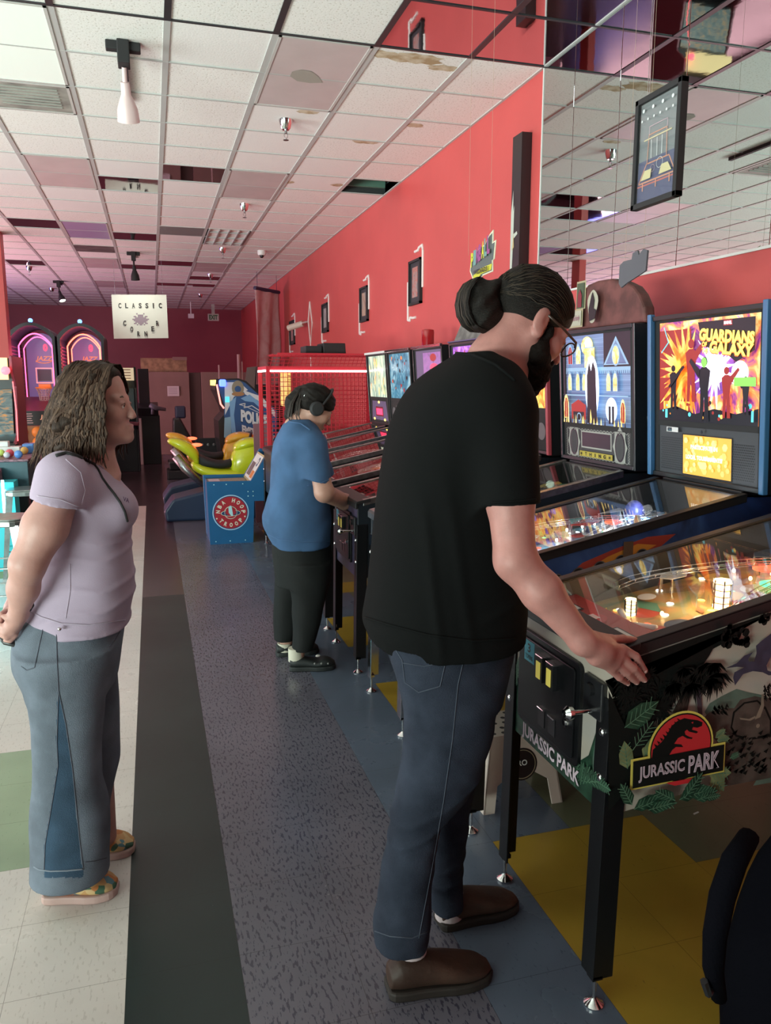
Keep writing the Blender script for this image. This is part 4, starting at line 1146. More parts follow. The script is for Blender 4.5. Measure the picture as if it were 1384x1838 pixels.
for lb, yc, c in far:
    d = dict(pf=art('far_field_%d' % c['seed'], [(.25, .12, .12), (.45, .35, .30), (.15, .12, .12)], 6), pfc=PFS, apron=BLACK, lamp=[WHTL, ORGL, REDL], panelfn=simple_panel, panelmats=[BLKM, mat('panel_grey', (.12, .12, .13), .4), INK], nl=14, rail=STEEL)
    d.update(c); p_ = pinball(lb, yc, d)
# grey sloped topper behind the man's neck
m = MB(); m.prof_y([(1.06, 1.876), (1.14, 2.06), (1.34, 2.06), (1.38, 1.876)], -.20, .26, 0); m.box(1.04, 1.40, -.33, .33, 1.876, 1.885, 1)
t5 = [o for o in bpy.data.objects if o.get('label', '').startswith('pinball machine with a purple coin door')][0]
m.build('topper', [mat('topper_grey', (.22, .21, .20), .6, var=.5, vscale=14), DUL], t5, bevel=.01)
# red beacon
bt = thing('beacon_light', 'red cylindrical beacon standing on the pinball backbox beside the red wall', 'beacon', (PX0 + 1.25, 6.43, 1.875))
m = MB(); m.lathe([(.055, 0), (.055, .02), (.046, .02), (.046, .03)], n=24); m.build('base', BLACK, bt, smooth='auto')
m = MB(); m.lathe([(.052, .02), (.054, .14), (.050, .16), (.03, .166), (.0, .167)], n=24); m.build('lens', mat('beacon_red', (.35, .01, .015), .12, coat=.6), bt, smooth='auto')
# ------------------------------------------------------------------ things hanging overhead
def hang_line(name, pts, r, m, label, group=None):
    o = MB(pts[0]); o.tube(pts, r, 6); return tag(o.build(name, m), label, 'string', group)


# white sign
YS = 14.3
c = [at(199.8, 528.7, Y=YS), at(298.6, 529, Y=YS), at(303, 607, Y=YS), at(204.5, 608, Y=YS)]
so = (c[0] + c[2]) / 2
t = thing('hanging_sign', 'white hanging sign reading CLASSIC CORNER with a pixel emblem', 'sign', so)
u = (c[1] - c[0]); vv = (c[0] - c[3]); W_, H_ = u.length, vv.length
m = MB(so); q = c[3]; n = u.cross(vv).normalized()
A = Art(m, q, u, vv, eps=.002)
m.add([q, q + u, q + u + vv, q + vv, q - n * -.0 - n * .006, q + u - n * .006, q + u + vv - n * .006, q + vv - n * .006], [(0, 1, 2, 3), (7, 6, 5, 4), (0, 4, 5, 1), (1, 5, 6, 2), (2, 6, 7, 3), (3, 7, 4, 0)], 0)
m.build('board', mat('sign_white', (.74, .80, .72), .5), t)
m = MB(so); A = Art(m, q, u, vv, eps=.003)
S_ = W_ / 99.0                                     # metres per photo pixel on the sign
for ch, x, y in [(c_, 215 + i * 12.1, 548) for i, c_ in enumerate('CLASSIC')] + [('C', 222, 580), ('O', 234, 591), ('R', 246, 600), ('N', 259, 600), ('E', 272, 591), ('R', 281, 581)]:
    w_ = .0 if ch != 'I' else 2.0
    A.text(ch, (x - 201 - 2.6 + w_ * .6) * S_, (608 - y - 4.5) * S_, (5.2 - w_ * 1.6) * S_, 9.5 * S_, 0, .035)
m.build('lettering', INK, t)
m = MB(so); A = Art(m, q, u, vv, eps=.003)
pat = ['...#....#...', '....####....', '.##.####.##.', '..########..', '############', '.##########.', '..########..', '.##.####.##.', '...#.##.#...']
for r_, row in enumerate(pat):
    for k_, ch in enumerate(row):
        if ch == '#': A.rect((50 - 15 + k_ * 2.5) * S_, (50 - 15 + (k_ + 1) * 2.5) * S_, (78 - 34 - r_ * 2.5) * S_, (78 - 31.5 - r_ * 2.5) * S_, 0, False)
m.build('emblem', mat('emblem_grey', (.33, .27, .33), .6), t)
for e, lb in ((c[0] + Vector((.06, 0, 0)), 'left'), (c[1] - Vector((.06, 0, 0)), 'right')):
    m = MB(so); m.cyl(e - Vector((0, 0, .01)), Vector((e.x, e.y, ZC)), .0025, n=6); m.build('wire', STEEL, t)
# exit sign on the back
e0 = at(373, 563, Y=21.5); e1 = at(393, 576, Y=21.5)
t = thing('exit_sign', 'small green and white EXIT sign by the ceiling at the back', 'sign', (e0.x, 21.5, e1.z))
m = MB((e0.x, 21.5, e1.z)); m.box(e0.x, e1.x, 21.5, 21.56, e1.z, e0.z, 0); m.box(e0.x + .1, e1.x - .1, 21.51, 21.55, e0.z, ZC, 0); m.build('housing', mat('exit_white', (.55, .62, .52), .5), t)
m = MB((e0.x, 21.5, e1.z)); A = Art(m, (e0.x, 21.499, e1.z), (1, 0, 0), (0, 0, 1), eps=.002); A.text('EXIT', .03, .03, e1.x - e0.x - .06, e0.z - e1.z - .06, 0, .04); m.build('lettering', mat('exit_green', (.03, .16, .06), .5), t)
m = MB(at(343, 567, Y=21.0)); p = at(343, 567, Y=21.0); m.box(p.x - .07, p.x + .07, 20.95, 21.1, p.z - .06, p.z + .05); m.cyl((p.x, 21, p.z + .05), (p.x, 21, ZC), .015, n=8)
tag(m.build('ceiling_speaker', WHITE), 'small white box hanging under the far ceiling left of the exit sign', 'speaker')

# sprinklers
def sprinkler(x, y, label):
    t = thing('fire_sprinkler', label, 'sprinkler', (x, y, ZC), 0, 'fire sprinklers under the ceiling')
    m = MB(); m.lathe([(.055, 0), (.053, -.010), (.036, -.065), (.026, -.075), (.0, -.075)], n=24); m.build('escutcheon', CHROME, t, smooth='auto')
    m = MB(); m.cyl((0, 0, -.075), (0, 0, -.10), .011, n=12); m.tube([(-.012, 0, -.10), (-.014, 0, -.12), (0, 0, -.145)], .0025, 6); m.tube([(.012, 0, -.10), (.014, 0, -.12), (0, 0, -.145)], .0025, 6); m.build('frame', STEEL, t, smooth='auto')
    m = MB(); m.lathe([(.0, -.145), (.020, -.146), (.022, -.150), (.0, -.150)], n=16); m.build('deflector', STEEL, t)


for (x, y, lb) in ((1.09, 6.41, 'nearest fire sprinkler, behind the stained light panel'), (1.11, 9.43, 'fire sprinkler just behind the mauve light panel'), (1.13, 12.52, 'fire sprinkler behind the louvred light'),
                   (1.16, 15.56, 'fourth fire sprinkler back along the middle of the ceiling'), (1.18, 19.12, 'farthest fire sprinkler before the exit sign'), (-1.97, 15.43, 'fire sprinkler at the left edge near the blue-lit tile'), (-1.98, 18.8, 'fire sprinkler over the basketball machines')):
    sprinkler(x, y, lb)
t = thing('dome_camera', 'small white dome camera on the ceiling near the red wall', 'camera', (1.73, 12.61, ZC))
m = MB(); m.lathe([(.065, 0), (.065, -.05), (.055, -.07), (.0, -.07)], n=20); m.build('housing', WHITE, t, smooth='auto')
m = MB(); m.ball((0, 0, -.075), .035, 12); m.build('dome', BLACK, t, smooth=True)


def track_spot(x, y, label, headcol, tilt, lit, L=.22):
    t = thing('track_spotlight', label, 'spotlight', (x, y, ZC), 0, 'track spotlights')
    m = MB(); m.box(-.10, .10, -.03, .03, -.05, 0); m.box(-.035, .035, -.06, .06, -.13, 0); m.build('mount', BLKM, t, bevel=.006)
    m = MB(); m.box(-.018, .018, .0, 1.0 if not lit else .6, -.028, 0); m.build('track', BLKM, t)
    m = MB(); m.cyl((0, .02, -.13), (0, .06, -.20), .014, n=12); m.build('arm', headcol, t, smooth='auto')
    d = Vector(tilt).normalized(); p = Vector((0, .06, -.20)); R = Vector((0, 0, 1)).rotation_difference(d).to_matrix()
    m = MB(); m.lathe([(.026, 0), (.03, .07), (.036, .08), (.062, .15), (.068, L), (.060, L), (.052, .15), (.0, .13)], p, n=24, M=R); m.build('head', headcol, t, smooth='auto')
    m = MB(); m.lathe([(.0, L - .05), (.05, L - .05), (.056, L - .015), (.0, L - .01)], p, n=20, M=R); m.build('bulb', mat('lit_bulb', (1, 1, .9), .3, emit=(1, .95, .8), es=30) if lit else mat('unlit_bulb', (.7, .65, .62), .3), t, smooth='auto')
    return Vector((x, y, ZC)) + p + d * (L + .02), d


track_spot(-.07, 5.30, 'unlit white spotlight, red light in its colour, under a black mount near the camera', mat('spot_white_red_lit', (.72, .55, .55), .4), (.05, .55, -1), False)  # white plastic head; red light is put into its colour
p, d = track_spot(-.18, 13.3, 'lit black spotlight aimed at the white hanging sign', BLKM, (0.05, .25, -1), True)
spot('sign_spot', p, (so.x, YS - .1, so.z), 26, (1, .95, .82), 95)
p, d = track_spot(-1.70, 17.4, 'small lit spotlight over the basketball machines', BLKM, (.3, -.4, -1), True, .22)

# framed neon pinball picture hanging on wires
fc = [at(1140, 190, X=1.6), at(1222, 142, X=1.6), at(1222, 354, X=1.6), at(1138, 380, X=1.6)]
YA, YB_ = 2.43, 2.19; z0_, z1_ = 2.170, 2.517
t = thing('picture_frame', 'black framed neon pinball table picture hanging on wires before the mirror', 'picture', (1.6, (YA + YB_) / 2, z0_))
o = (1.6, (YA + YB_) / 2, z0_); b_ = .018
m = MB(o)
for a in ((YB_, YA, z0_, z0_ + b_), (YB_, YA, z1_ - b_, z1_), (YB_, YB_ + b_, z0_, z1_), (YA - b_, YA, z0_, z1_)): m.box(1.585, 1.612, *a)
m.build('frame', BLKM, t, bevel=.002)
m = MB(o); m.box(1.598, 1.606, YB_ + b_, YA - b_, z0_ + b_, z1_ - b_, 0)
A = Art(m, (1.5975, YA - b_, z0_ + b_), (0, -1, 0), (0, 0, 1), eps=.0004); w_, h_ = YA - YB_ - 2 * b_, z1_ - z0_ - 2 * b_
A.rect(0, w_, 0, h_ * .42, 1)
tr = lambda x, y: (x * w_, y * h_)
A.line([tr(.03, .2), tr(.22, .38), tr(.8, .38), tr(.97, .2), tr(.03, .2)], .004, 2); A.line([tr(.0, .17), tr(1, .17)], .005, 3); A.line([tr(.05, .195), tr(.95, .195)], .003, 2)
for x in (.15, .5, .85): A.line([tr(x, .19), tr(x, .12)], .005, 2)
A.line([tr(.25, .38), tr(.27, .66), tr(.73, .66), tr(.75, .38)], .003, 2); A.line([tr(.15, .62), tr(.85, .62)], .004, 4); A.line([tr(.28, .66), tr(.28, .74), tr(.74, .74), tr(.74, .66)], .002, 5)
for x in (.35, .5, .63): A.line([tr(x, .60), tr(x + .01, .42)], .002, 6)
A.ring(w_ * .60, h_ * .34, .016, .002, 6); A.ring(w_ * .42, h_ * .31, .011, .0015, 5)
A.poly([tr(.12, .22), tr(.22, .31), tr(.40, .31), tr(.38, .22)], 4); A.poly([tr(.60, .22), tr(.66, .31), tr(.82, .31), tr(.92, .22)], 4)
for k in range(4): A.disc(w_ * (.12 + .25 * k), h_ * .92, .006, 6, 12)
for k in range(6): A.disc(w_ * (.1 + .16 * k), h_ * .82, .004, 6, 10)
m.build('print', [mat('print_grey', (.16, .19, .20), .5), mat('print_navy', (.05, .07, .15), .5), mat('print_orange', (.55, .25, .15), .5), mat('print_red', (.45, .12, .10), .5), mat('print_yellow', (.55, .50, .28), .5), mat('print_pink', (.5, .35, .42), .5), mat('print_white', (.7, .75, .75), .5)], t)
m = MB(o); m.box(1.590, 1.5915, YB_ + b_, YA - b_, z0_ + b_, z1_ - b_); m.build('glazing', CLEAR, t)
for yy in (YA - .055, YA - .045):
    m = MB(o); m.cyl((1.6, yy, z1_ - .004), (1.6, yy, ZC), .0012, n=6); m.build('wire', STEEL, t)
# PINBALL fan sign on strings
for (X_, cx, cy, lb, dark) in ((1.7, 866, 465, 'yellow, purple and green hanging PINBALL sign on two strings', False),):
    p = at(cx, cy, X=X_)
    t = thing('hanging_sign', lb, 'sign', p, 0)
    m = MB(p); A = Art(m, p + Vector((0, .17, -.10)), (0, -1, 0), (0, 0, 1), eps=.0015)
    out = [(.0, .06), (.02, .14), (.06, .145), (.12, .16), (.20, .17), (.255, .21), (.30, .225), (.30, .165), (.335, .17), (.32, .08), (.30, .075), (.305, .02), (.18, .015), (.10, -.01), (.06, -.045), (.045, .01)]
    m.prism(out, lambda a, b, q: A.p(a, b, -.004 + .004 * q), 0)
    A.poly([(x * .93 + .012, y * .90 + .008) for x, y in out], 4); A.poly([(.06, -.03), (.055, .03), (.16, .055), (.30, .06), (.29, .03), (.16, .025)], 1)
    for k, (ch, mm) in enumerate(zip('PINBALL', (1, 2, 3, 3, 1, 2, 3))): A.text(ch, .022 + k * .039, .075 + .006 * k, .034, .075 + k * .003, mm, .05)
    A.text('WIZARDS', .085, .028, .18, .024, 5, .03)
    m.build('panel', [mat('sign_cream', (.7, .66, .5), .5), mat('sign_yellow', (.55, .52, .04), .5), mat('sign_teal', (.14, .30, .28), .5), mat('sign_purple', (.30, .06, .22), .5), mat('sign_dark', (.10, .12, .12), .5), INK], t)
    for a in (.015, .30):
        e = A.p(a, .14 if a < .1 else .22); m = MB(p); m.cyl(e, (e.x, e.y, ZC), .0007, n=6); m.build('string', mat('string', (.45, .33, .25), .7), t)
p = at(1137, 478, X=2.0)
t = thing('hanging_sign', 'dark grey hanging sign seen from behind in front of the mirror', 'sign', p)
m = MB(p); A = Art(m, p + Vector((0, .10, -.07)), (0, -1, 0), (0, 0, 1))
m.prism([(0, .01), (.0, .085), (.03, .10), (.09, .10), (.095, .125), (.13, .13), (.14, .11), (.17, .13), (.20, .12), (.195, .04), (.16, .03), (.06, .005), (.02, -.01)], lambda a, b, q: A.p(a, b, -.004 + .008 * q), 0)
m.build('panel', mat('sign_back', (.10, .10, .12), .6), t)
for a in (.035, .17):
    e = A.p(a, .10); m = MB(p); m.cyl(e, (e.x, e.y, ZC), .0007, n=6); m.build('string', mat('string', (.45, .33, .25), .7), t)

# ------------------------------------------------------------------ right wall
t = thing('wall_canvas', 'tall narrow black canvas with a white splash on the red wall', 'canvas', (XW, 5.15, 2.0))
m = MB((XW, 5.15, 2.0)); m.box(XW - .075, XW - .001, 5.075, 5.215, 2.0, 3.25, 0)
A = Art(m, (XW - .0755, 5.215, 2.0), (0, -1, 0), (0, 0, 1), eps=.0005)
A.poly([(.002, .0), (.002, .76), (.03, .90), (.035, .76), (.05, .80), (.045, .55), (.03, .3), (.04, .05)], 1); A.poly([(.02, .60), (.10, .62), (.11, .60), (.06, .58)], 1); A.poly([(.03, .5), (.05, .62), (.06, .52)], 2)
A2 = Art(m, (XW - .075, 5.0745, 2.0), (1, 0, 0), (0, 0, 1), eps=.0005); 
m.build('canvas', [BLACK, mat('splash', (.50, .54, .48), .5), mat('splash_gold', (.5, .4, .2), .5)], t)
TAPE = mat('white_tape', (.78, .70, .68), .6)
FR = [(7.655, 7.30, 2.345, 2.770, 'nearest black framed picture on the red wall'), (9.60, 9.24, 2.318, 2.73, 'second black framed picture along the red wall'), (11.86, 11.46, 2.322, 2.74, 'third black framed picture, beside the security camera'),
      (14.78, 14.30, 2.27, 2.70, 'farthest black framed picture on the red wall, next to the banner')]
pc_ = [mat('poster_dark', (.03, .035, .04), .4), art('poster_a', [(.06, .06, .08), (.35, .30, .30), (.5, .15, .12), (.12, .13, .15)], 14, dist=2), art('poster_b', [(.2, .15, .15), (.55, .35, .25), (.25, .28, .28), (.45, .42, .38)], 6, dist=1), art('poster_c', [(.25, .25, .26), (.4, .38, .38), (.2, .2, .2)], 6)]
for k, (ya, yb, za, zb_, lb) in enumerate(FR):
    o = (XW, (ya + yb) / 2, za); t = thing('wall_picture', lb, 'picture', o, 0, 'framed pictures between white tape corners')
    m = MB(o); b_ = .022
    for a in ((yb, ya, za, za + b_), (yb, ya, zb_ - b_, zb_), (yb, yb + b_, za, zb_), (ya - b_, ya, za, zb_)): m.box(XW - .03, XW, *a)
    m.build('frame', BLKM, t)
    m = MB(o); m.box(XW - .012, XW, yb + b_, ya - b_, za + b_, zb_ - b_, 0); A = Art(m, (XW - .0125, ya - b_, za + b_), (0, -1, 0), (0, 0, 1))
    A.rect((ya - yb) * .15, (ya - yb) * .62, .05, zb_ - za - .09, 1); m.build('print', [pc_[0], pc_[1 + k % 3]], t)
    # the zig-zag pair of white tape brackets
    d = (ya - yb) / .355
    for s_, (Y0, Z0) in ((0, (yb - .0 * d, zb_ + .08)), (1, (ya + .07 * d, za - .12))):
        m = MB((XW, Y0, Z0)); A = Art(m, (XW - .004, Y0, Z0), (0, -1, 0), (0, 0, 1), eps=.001)
        P = [(-.22 * d, .0), (-.12 * d, .0), (-.10 * d, .02), (.0, .03), (.02 * d, -.02), (.02 * d, -.36)] if s_ == 0 else [(0, .36), (0, -.01), (.06 * d, -.02), (.07 * d, .01), (.16 * d, .0), (.24 * d, .0)]
        for i in range(len(P) - 1):
            a, b = P[i], P[i + 1]; a, b = A.p(*a), A.p(*b); m.cyl(a, b, .013, n=8)
        tag(m.build('tape_bracket', TAPE, smooth='auto'), 'white bent bracket %s the %s framed picture' % (('above right of', 'below left of')[s_], ('nearest', 'second', 'third', 'farthest')[k]), 'wall decoration', 'white brackets around the pictures')
p = Vector((XW, 13.1, 2.58))
t = thing('security_camera', 'beige security camera on a bracket between the far framed pictures', 'camera', p)
m = MB(p); m.cyl(p + Vector((-.01, 0, 0)), p + Vector((-.12, -.05, -.03)), .015, n=8); m.build('bracket', WHITE, t)
m = MB(p); m.cyl(p + Vector((-.08, .0, -.03)), p + Vector((-.30, .16, -.10)), .05, n=14); m.cyl(p + Vector((-.30, .16, -.10)), p + Vector((-.31, .167, -.103)), .035, n=14, m=1); m.build('body', [mat('cam_beige', (.6, .5, .42), .5), BLACK], t, smooth='auto')
m = MB(p); P = [p + Vector(v) for v in ((-.008, -.25, .30), (-.008, -.42, -.05), (-.008, -.26, -.36), (-.008, -.10, 0), (-.008, -.25, .30))]; m.tube(P, .012, 6); m.tube([p + Vector((-.008, -.26, -.36)), p + Vector((-.008, -.25, -.95))], .008, 6)
tag(m.build('cable_conduit', TAPE), 'white diamond of cable conduit around the security camera', 'cable')
# banner: pink hall light is put into the fabric colours
A0, A1 = Vector((1.90, 14.9, 3.30)), Vector((2.44, 15.50, 3.30)); dd_ = A1 - A0
t = thing('banner', 'tall fabric banner, pink light in its colours, hanging by the far end of the red wall', 'banner', (A0 + A1) / 2)
o = (A0 + A1) / 2; m = MB(o); m.tube([A0, A1], .035, 8); m.cyl(A0 + dd_ * .1, (A0 + dd_ * .1).xy.to_3d() + Vector((0, 0, ZC)), .004, n=6); m.cyl(A0 + dd_ * .9, (A0 + dd_ * .9).xy.to_3d() + Vector((0, 0, ZC)), .004, n=6); m.build('rod', mat('banner_rod', (.03, .03, .08), .5), t)
m = MB(o); n = 16; L = 15
dd = (A1 - A0); nn = Vector((dd.y, -dd.x, 0)).normalized(); vs = []
for th in (0, .004):
    for j in range(L + 1):
        for i in range(n + 1):
            u_ = i / n; z = -1.75 * j / L; vs.append(A0 + dd * (u_ * (1 - .03 * math.sin(j * .5))) + nn * (.035 * math.sin(u_ * 13 + j * .25) * (j / L + .3) + th) + Vector((0, 0, z)))
fs = []; K = (n + 1) * (L + 1)
for j in range(L):
    for i in range(n):
        a = j * (n + 1) + i; fs.append((a, a + 1, a + n + 2, a + n + 1)); fs.append((a + K, a + K + n + 1, a + K + n + 2, a + K + 1))
for j in range(L): 
    a = j * (n + 1); fs.append((a, a + n + 1, a + n + 1 + K, a + K)); a += n; fs.append((a, a + K, a + n + 1 + K, a + n + 1))
m.add(vs, fs, 0)
m.build('fabric', art('banner_art', [(.62, .26, .27), (.62, .38, .40), (.70, .46, .48), (.6, .34, .32)], 3, dist=1.2, rough=.7), t, smooth=True)

# ------------------------------------------------------------------ back of the hall
BRN = mat('partition_brown', (.30, .205, .17), .6, var=.1, vscale=3); BRD = mat('partition_gap_dark', (.13, .085, .075), .6)  # the darker gap between panels is painted as a dark sheet
for (x0, x1, y, h, mm, lb) in ((-.28, .80, 18.0, 1.81, BRN, 'wide brown partition panel with a paper notice on it'), (.80, 1.06, 18.1, 1.80, BRD, 'narrow dark sheet for the gap between the brown partition panels'), (1.06, 2.50, 18.0, 1.81, BRN, 'brown partition panel behind the police game cabinet')):
    m = MB((x0, y, 0)); m.box(x0, x1, y, y + .05, 0, h); tag(m.build('partition_panel', mm, bevel=.006), lb, 'partition', 'brown partition panels')
p0, p1 = at(300, 693, Y=17.98), at(322, 711, Y=17.98)
m = MB(p0); m.box(p0.x, p1.x, 17.975, 17.985, p1.z, p0.z, 0); A = Art(m, (p0.x, 17.9745, p1.z), (1, 0, 0), (0, 0, 1), eps=.001)
for k in range(4): A.rect(.03, p1.x - p0.x - .04, .05 + k * .04, .058 + k * .04, 1, False)
tag(m.build('paper_notice', [PAPER, mat('grey_text', (.3, .3, .32), .6)]), 'white paper notice taped on the brown partition', 'notice')
p0, p1 = at(252, 643, Y=18.3), at(335, 668, Y=18.3)
m = MB((p0.x, 18.3, 1.8)); m.box(p0.x, p1.x, 18.12, 18.16, 1.3, p0.z, 0); m.box(p1.x - .3, p1.x + .01, 18.11, 18.17, p0.z - .04, p0.z + .03, 1)
tag(m.build('wood_board', [mat('osb_board', (.42, .30, .16), .7, var=.4, vscale=9), BRN]), 'raw wooden board standing above the brown partition', 'board')
for (px, py0, py1, w_, lb) in ((428, 636, 690, .035, 'pale upright pole behind the police game cabinet'), (393, 655, 690, .02, 'short thin pole left of the pale pole'), (434.5, 649, 680, .018, 'short thin pole right of the pale pole')):
    a, b = at(px, py0, Y=17.6), at(px, py1, Y=17.6); m = MB((a.x, 17.6, 0)); m.cyl((a.x, 17.6, 0), (a.x, 17.6, a.z), w_, n=8)
    tag(m.build('pole', mat('pole_pale', (.55, .38, .34), .6)), lb, 'pole')
# leaning panels by the banner
q_ = at(455, 700, Y=16.0).x
t = thing('arcade_cabinet', 'black and beige arcade cabinet seen from behind near the banner', 'arcade cabinet', (q_, 16.0, 0))
m = MB((q_, 16.0, 0)); m.prof_y([(q_ - .08, 0), (q_ - .08, 1.55), (q_ + .05, 1.90), (q_ + .22, 1.92), (q_ + .42, 1.2), (q_ + .44, 0)], 16.0, 16.7, 0); m.build('body', BLACK, t, bevel=.01)
m = MB((q_, 16.0, 0)); m.prof_y([(q_ - .2, .9), (q_ - .18, 1.5), (q_ - .12, 1.88), (q_ + .06, 1.90), (q_ + .02, 1.5), (q_ + .03, .9)], 15.96, 16.0, 0); m.build('side_panel', mat('beige_side', (.24, .19, .17), .6), t)

# police game cabinet
YP = 11.3
def PP(l): return [(at(x, y, Y=YP).x, at(x, y, Y=YP).z) for x, y in l]
out = PP([(388, 680), (428, 679), (442, 684), (466, 706), (500, 735), (500, 812), (470, 808), (394, 790), (392, 756), (404, 742), (400, 728), (386, 700)])
o = (out[0][0], YP, 0); t = thing('arcade_cabinet', 'blue and white POLICE EMERGENCY game cabinet behind the yellow motorbikes', 'arcade cabinet', o)
body = [(x, z) for x, z in out]; body = [(x, max(z, .0)) for x, z in body]
x0_ = out[7][0]; low = [(out[5][0], .0), (x0_, .0)]
full = out[:5] + [(out[5][0], 0), (out[7][0] + .1, 0), out[7]] + out[8:]
m = MB(o); m.prof_y(full, YP, YP + .9, 0)
A = Art(m, (0, YP - .0005, 0), (1, 0, 0), (0, 0, 1), eps=.0006)
Q = PP
A.poly(Q([(392, 683), (427, 682), (440, 687), (465, 709), (497, 737), (497, 808), (470, 804), (420, 795), (408, 770), (402, 745), (403, 728), (393, 700)]), 1)
A.poly(Q([(403, 686), (430, 686), (445, 700), (420, 712), (404, 745)]), 2); A.poly(Q([(436, 700), (470, 712), (495, 740), (495, 750), (462, 718), (440, 708)]), 2)
A.poly(Q([(432, 715), (448, 708), (466, 722), (470, 735), (455, 722), (440, 720)]), 3); A.poly(Q([(412, 722), (424, 712), (420, 745), (424, 780), (418, 792), (414, 760)]), 3); A.poly(Q([(403, 750), (414, 748), (416, 790), (402, 785)]), 4)
c0 = Q([(427, 697)])[0]; A.disc(*c0, .085, 5, 18, .11); A.disc(c0[0], c0[1] - .01, .045, 1, 14); A.disc(c0[0], c0[1] - .08, .09, 6, 14, .03)
a = Q([(432, 766)])[0]; b = Q([(478, 790)])[0]
def skew(st, x0, y0, x1, y1, h0, h1, m_):
    P0, P1 = Q([(x0, y0)])[0], Q([(x1, y1)])[0]; sc = (P1[0] - P0[0]) / (x1 - x0)
    vs, fs = text2d(st, .06)
    A.mb.add([A.p(P0[0] + (P1[0] - P0[0]) * x, P0[1] + (P1[1] - P0[1]) * x + y * (h0 + (h1 - h0) * x) * sc) for x, y in vs], fs, m_); A.k += 1
skew('POLICE', 432, 757.5, 482, 770, 23, 26, 7); skew('POLICE', 432.6, 756.5, 482, 769, 22, 24, 2)
skew('EMERGENCY', 434, 778, 494, 801, 16, 20, 7); skew('EMERGENCY', 434.5, 777, 494, 800, 15, 19, 2)
A.line(Q([(430, 726), (440, 724), (438, 732), (452, 728), (470, 740)]), .012, 2); A.line(Q([(430, 726), (442, 730), (472, 744)]), .008, 2)
m.build('body', [BLACK, mat('police_blue', (.03, .09, .24), .35), mat('police_white', (.62, .66, .70), .4), mat('police_light', (.18, .36, .60), .4), mat('police_sky', (.22, .38, .50), .4), mat('badge_gold', (.25, .22, .16), .4), mat('badge_orange', (.35, .18, .08), .4), INK], t, bevel=.0)
m = MB(o)
e = PP([(389, 690), (396, 725), (402, 733)]); m.tube([(x, YP - .01, z) for x, z in e], .012, 8, 0); m.build('edge_light', mat('edge_red', (1, .3, .25), .4, emit=(1, .3, .25), es=2), t)
a = PP([(393, 681), (406, 694)]); m = MB(o); m.box(a[0][0], a[1][0], YP - .04, YP + .1, a[1][1], a[0][1]); m.build('beacon_lamp', mat('beacon_blue', (.1, .2, 1), .4, emit=(.08, .15, 1), es=4), t, bevel=.02)
m = MB(o); a = PP([(385, 682), (389, 692)]); m.box(a[0][0], a[1][0], YP + .02, YP + .86, a[1][1], a[0][1]); m.build('marquee_edge', YELL, t)
m = MB(o); a = PP([(404, 712), (412, 722)]); m.box(a[0][0], a[1][0], YP - .02, YP, a[1][1], a[0][1]); m.build('side_lamp', CYAN, t)

# racing seat far back
t = thing('racing_seat', 'dark racing game seat before the brown partition', 'seat', (.45, 13.5, 0))
o = (.45, 13.5, 0)
m = MB(o); m.prof_y([(.22, .15), (.20, .30), (.75, .30), (.95, .15)], 13.3, 13.75, 0); m.prof_y([(.28, .3), (.31, 1.0), (.42, 1.02), (.62, .62), (.72, .30)], 13.32, 13.74, 0); m.build('shell', BLACK, t, bevel=.03, seg=3)
m = MB(o); m.box(.35, .52, 13.40, 13.66, 1.0, 1.20); m.build('headrest', mat('seat_navy', (.03, .03, .07), .5), t, bevel=.03, seg=3)
m = MB(o); m.box(.18, 1.0, 13.28, 13.78, 0, .15); m.build('base', BLKM, t, bevel=.02)
t = thing('coin_rail', 'dark low rail with round lights behind the yellow motorbikes', 'rail', (1.0, 12.6, 0))
m = MB((1.0, 12.6, 0)); m.box(.62, 1.2, 12.6, 12.7, .48, .72); m.box(.64, .68, 12.62, 12.68, 0, .48); m.box(1.14, 1.18, 12.62, 12.68, 0, .48); m.build('rail', BLKM, t, bevel=.01)
for k in range(5):
    m = MB((1.0, 12.6, 0)); m.lathe([(.0, -.012), (.022, -.01), (.022, 0)], (.72 + k * .09, 12.6, .62), 'y', 12); m.build('knob', STEEL, t)

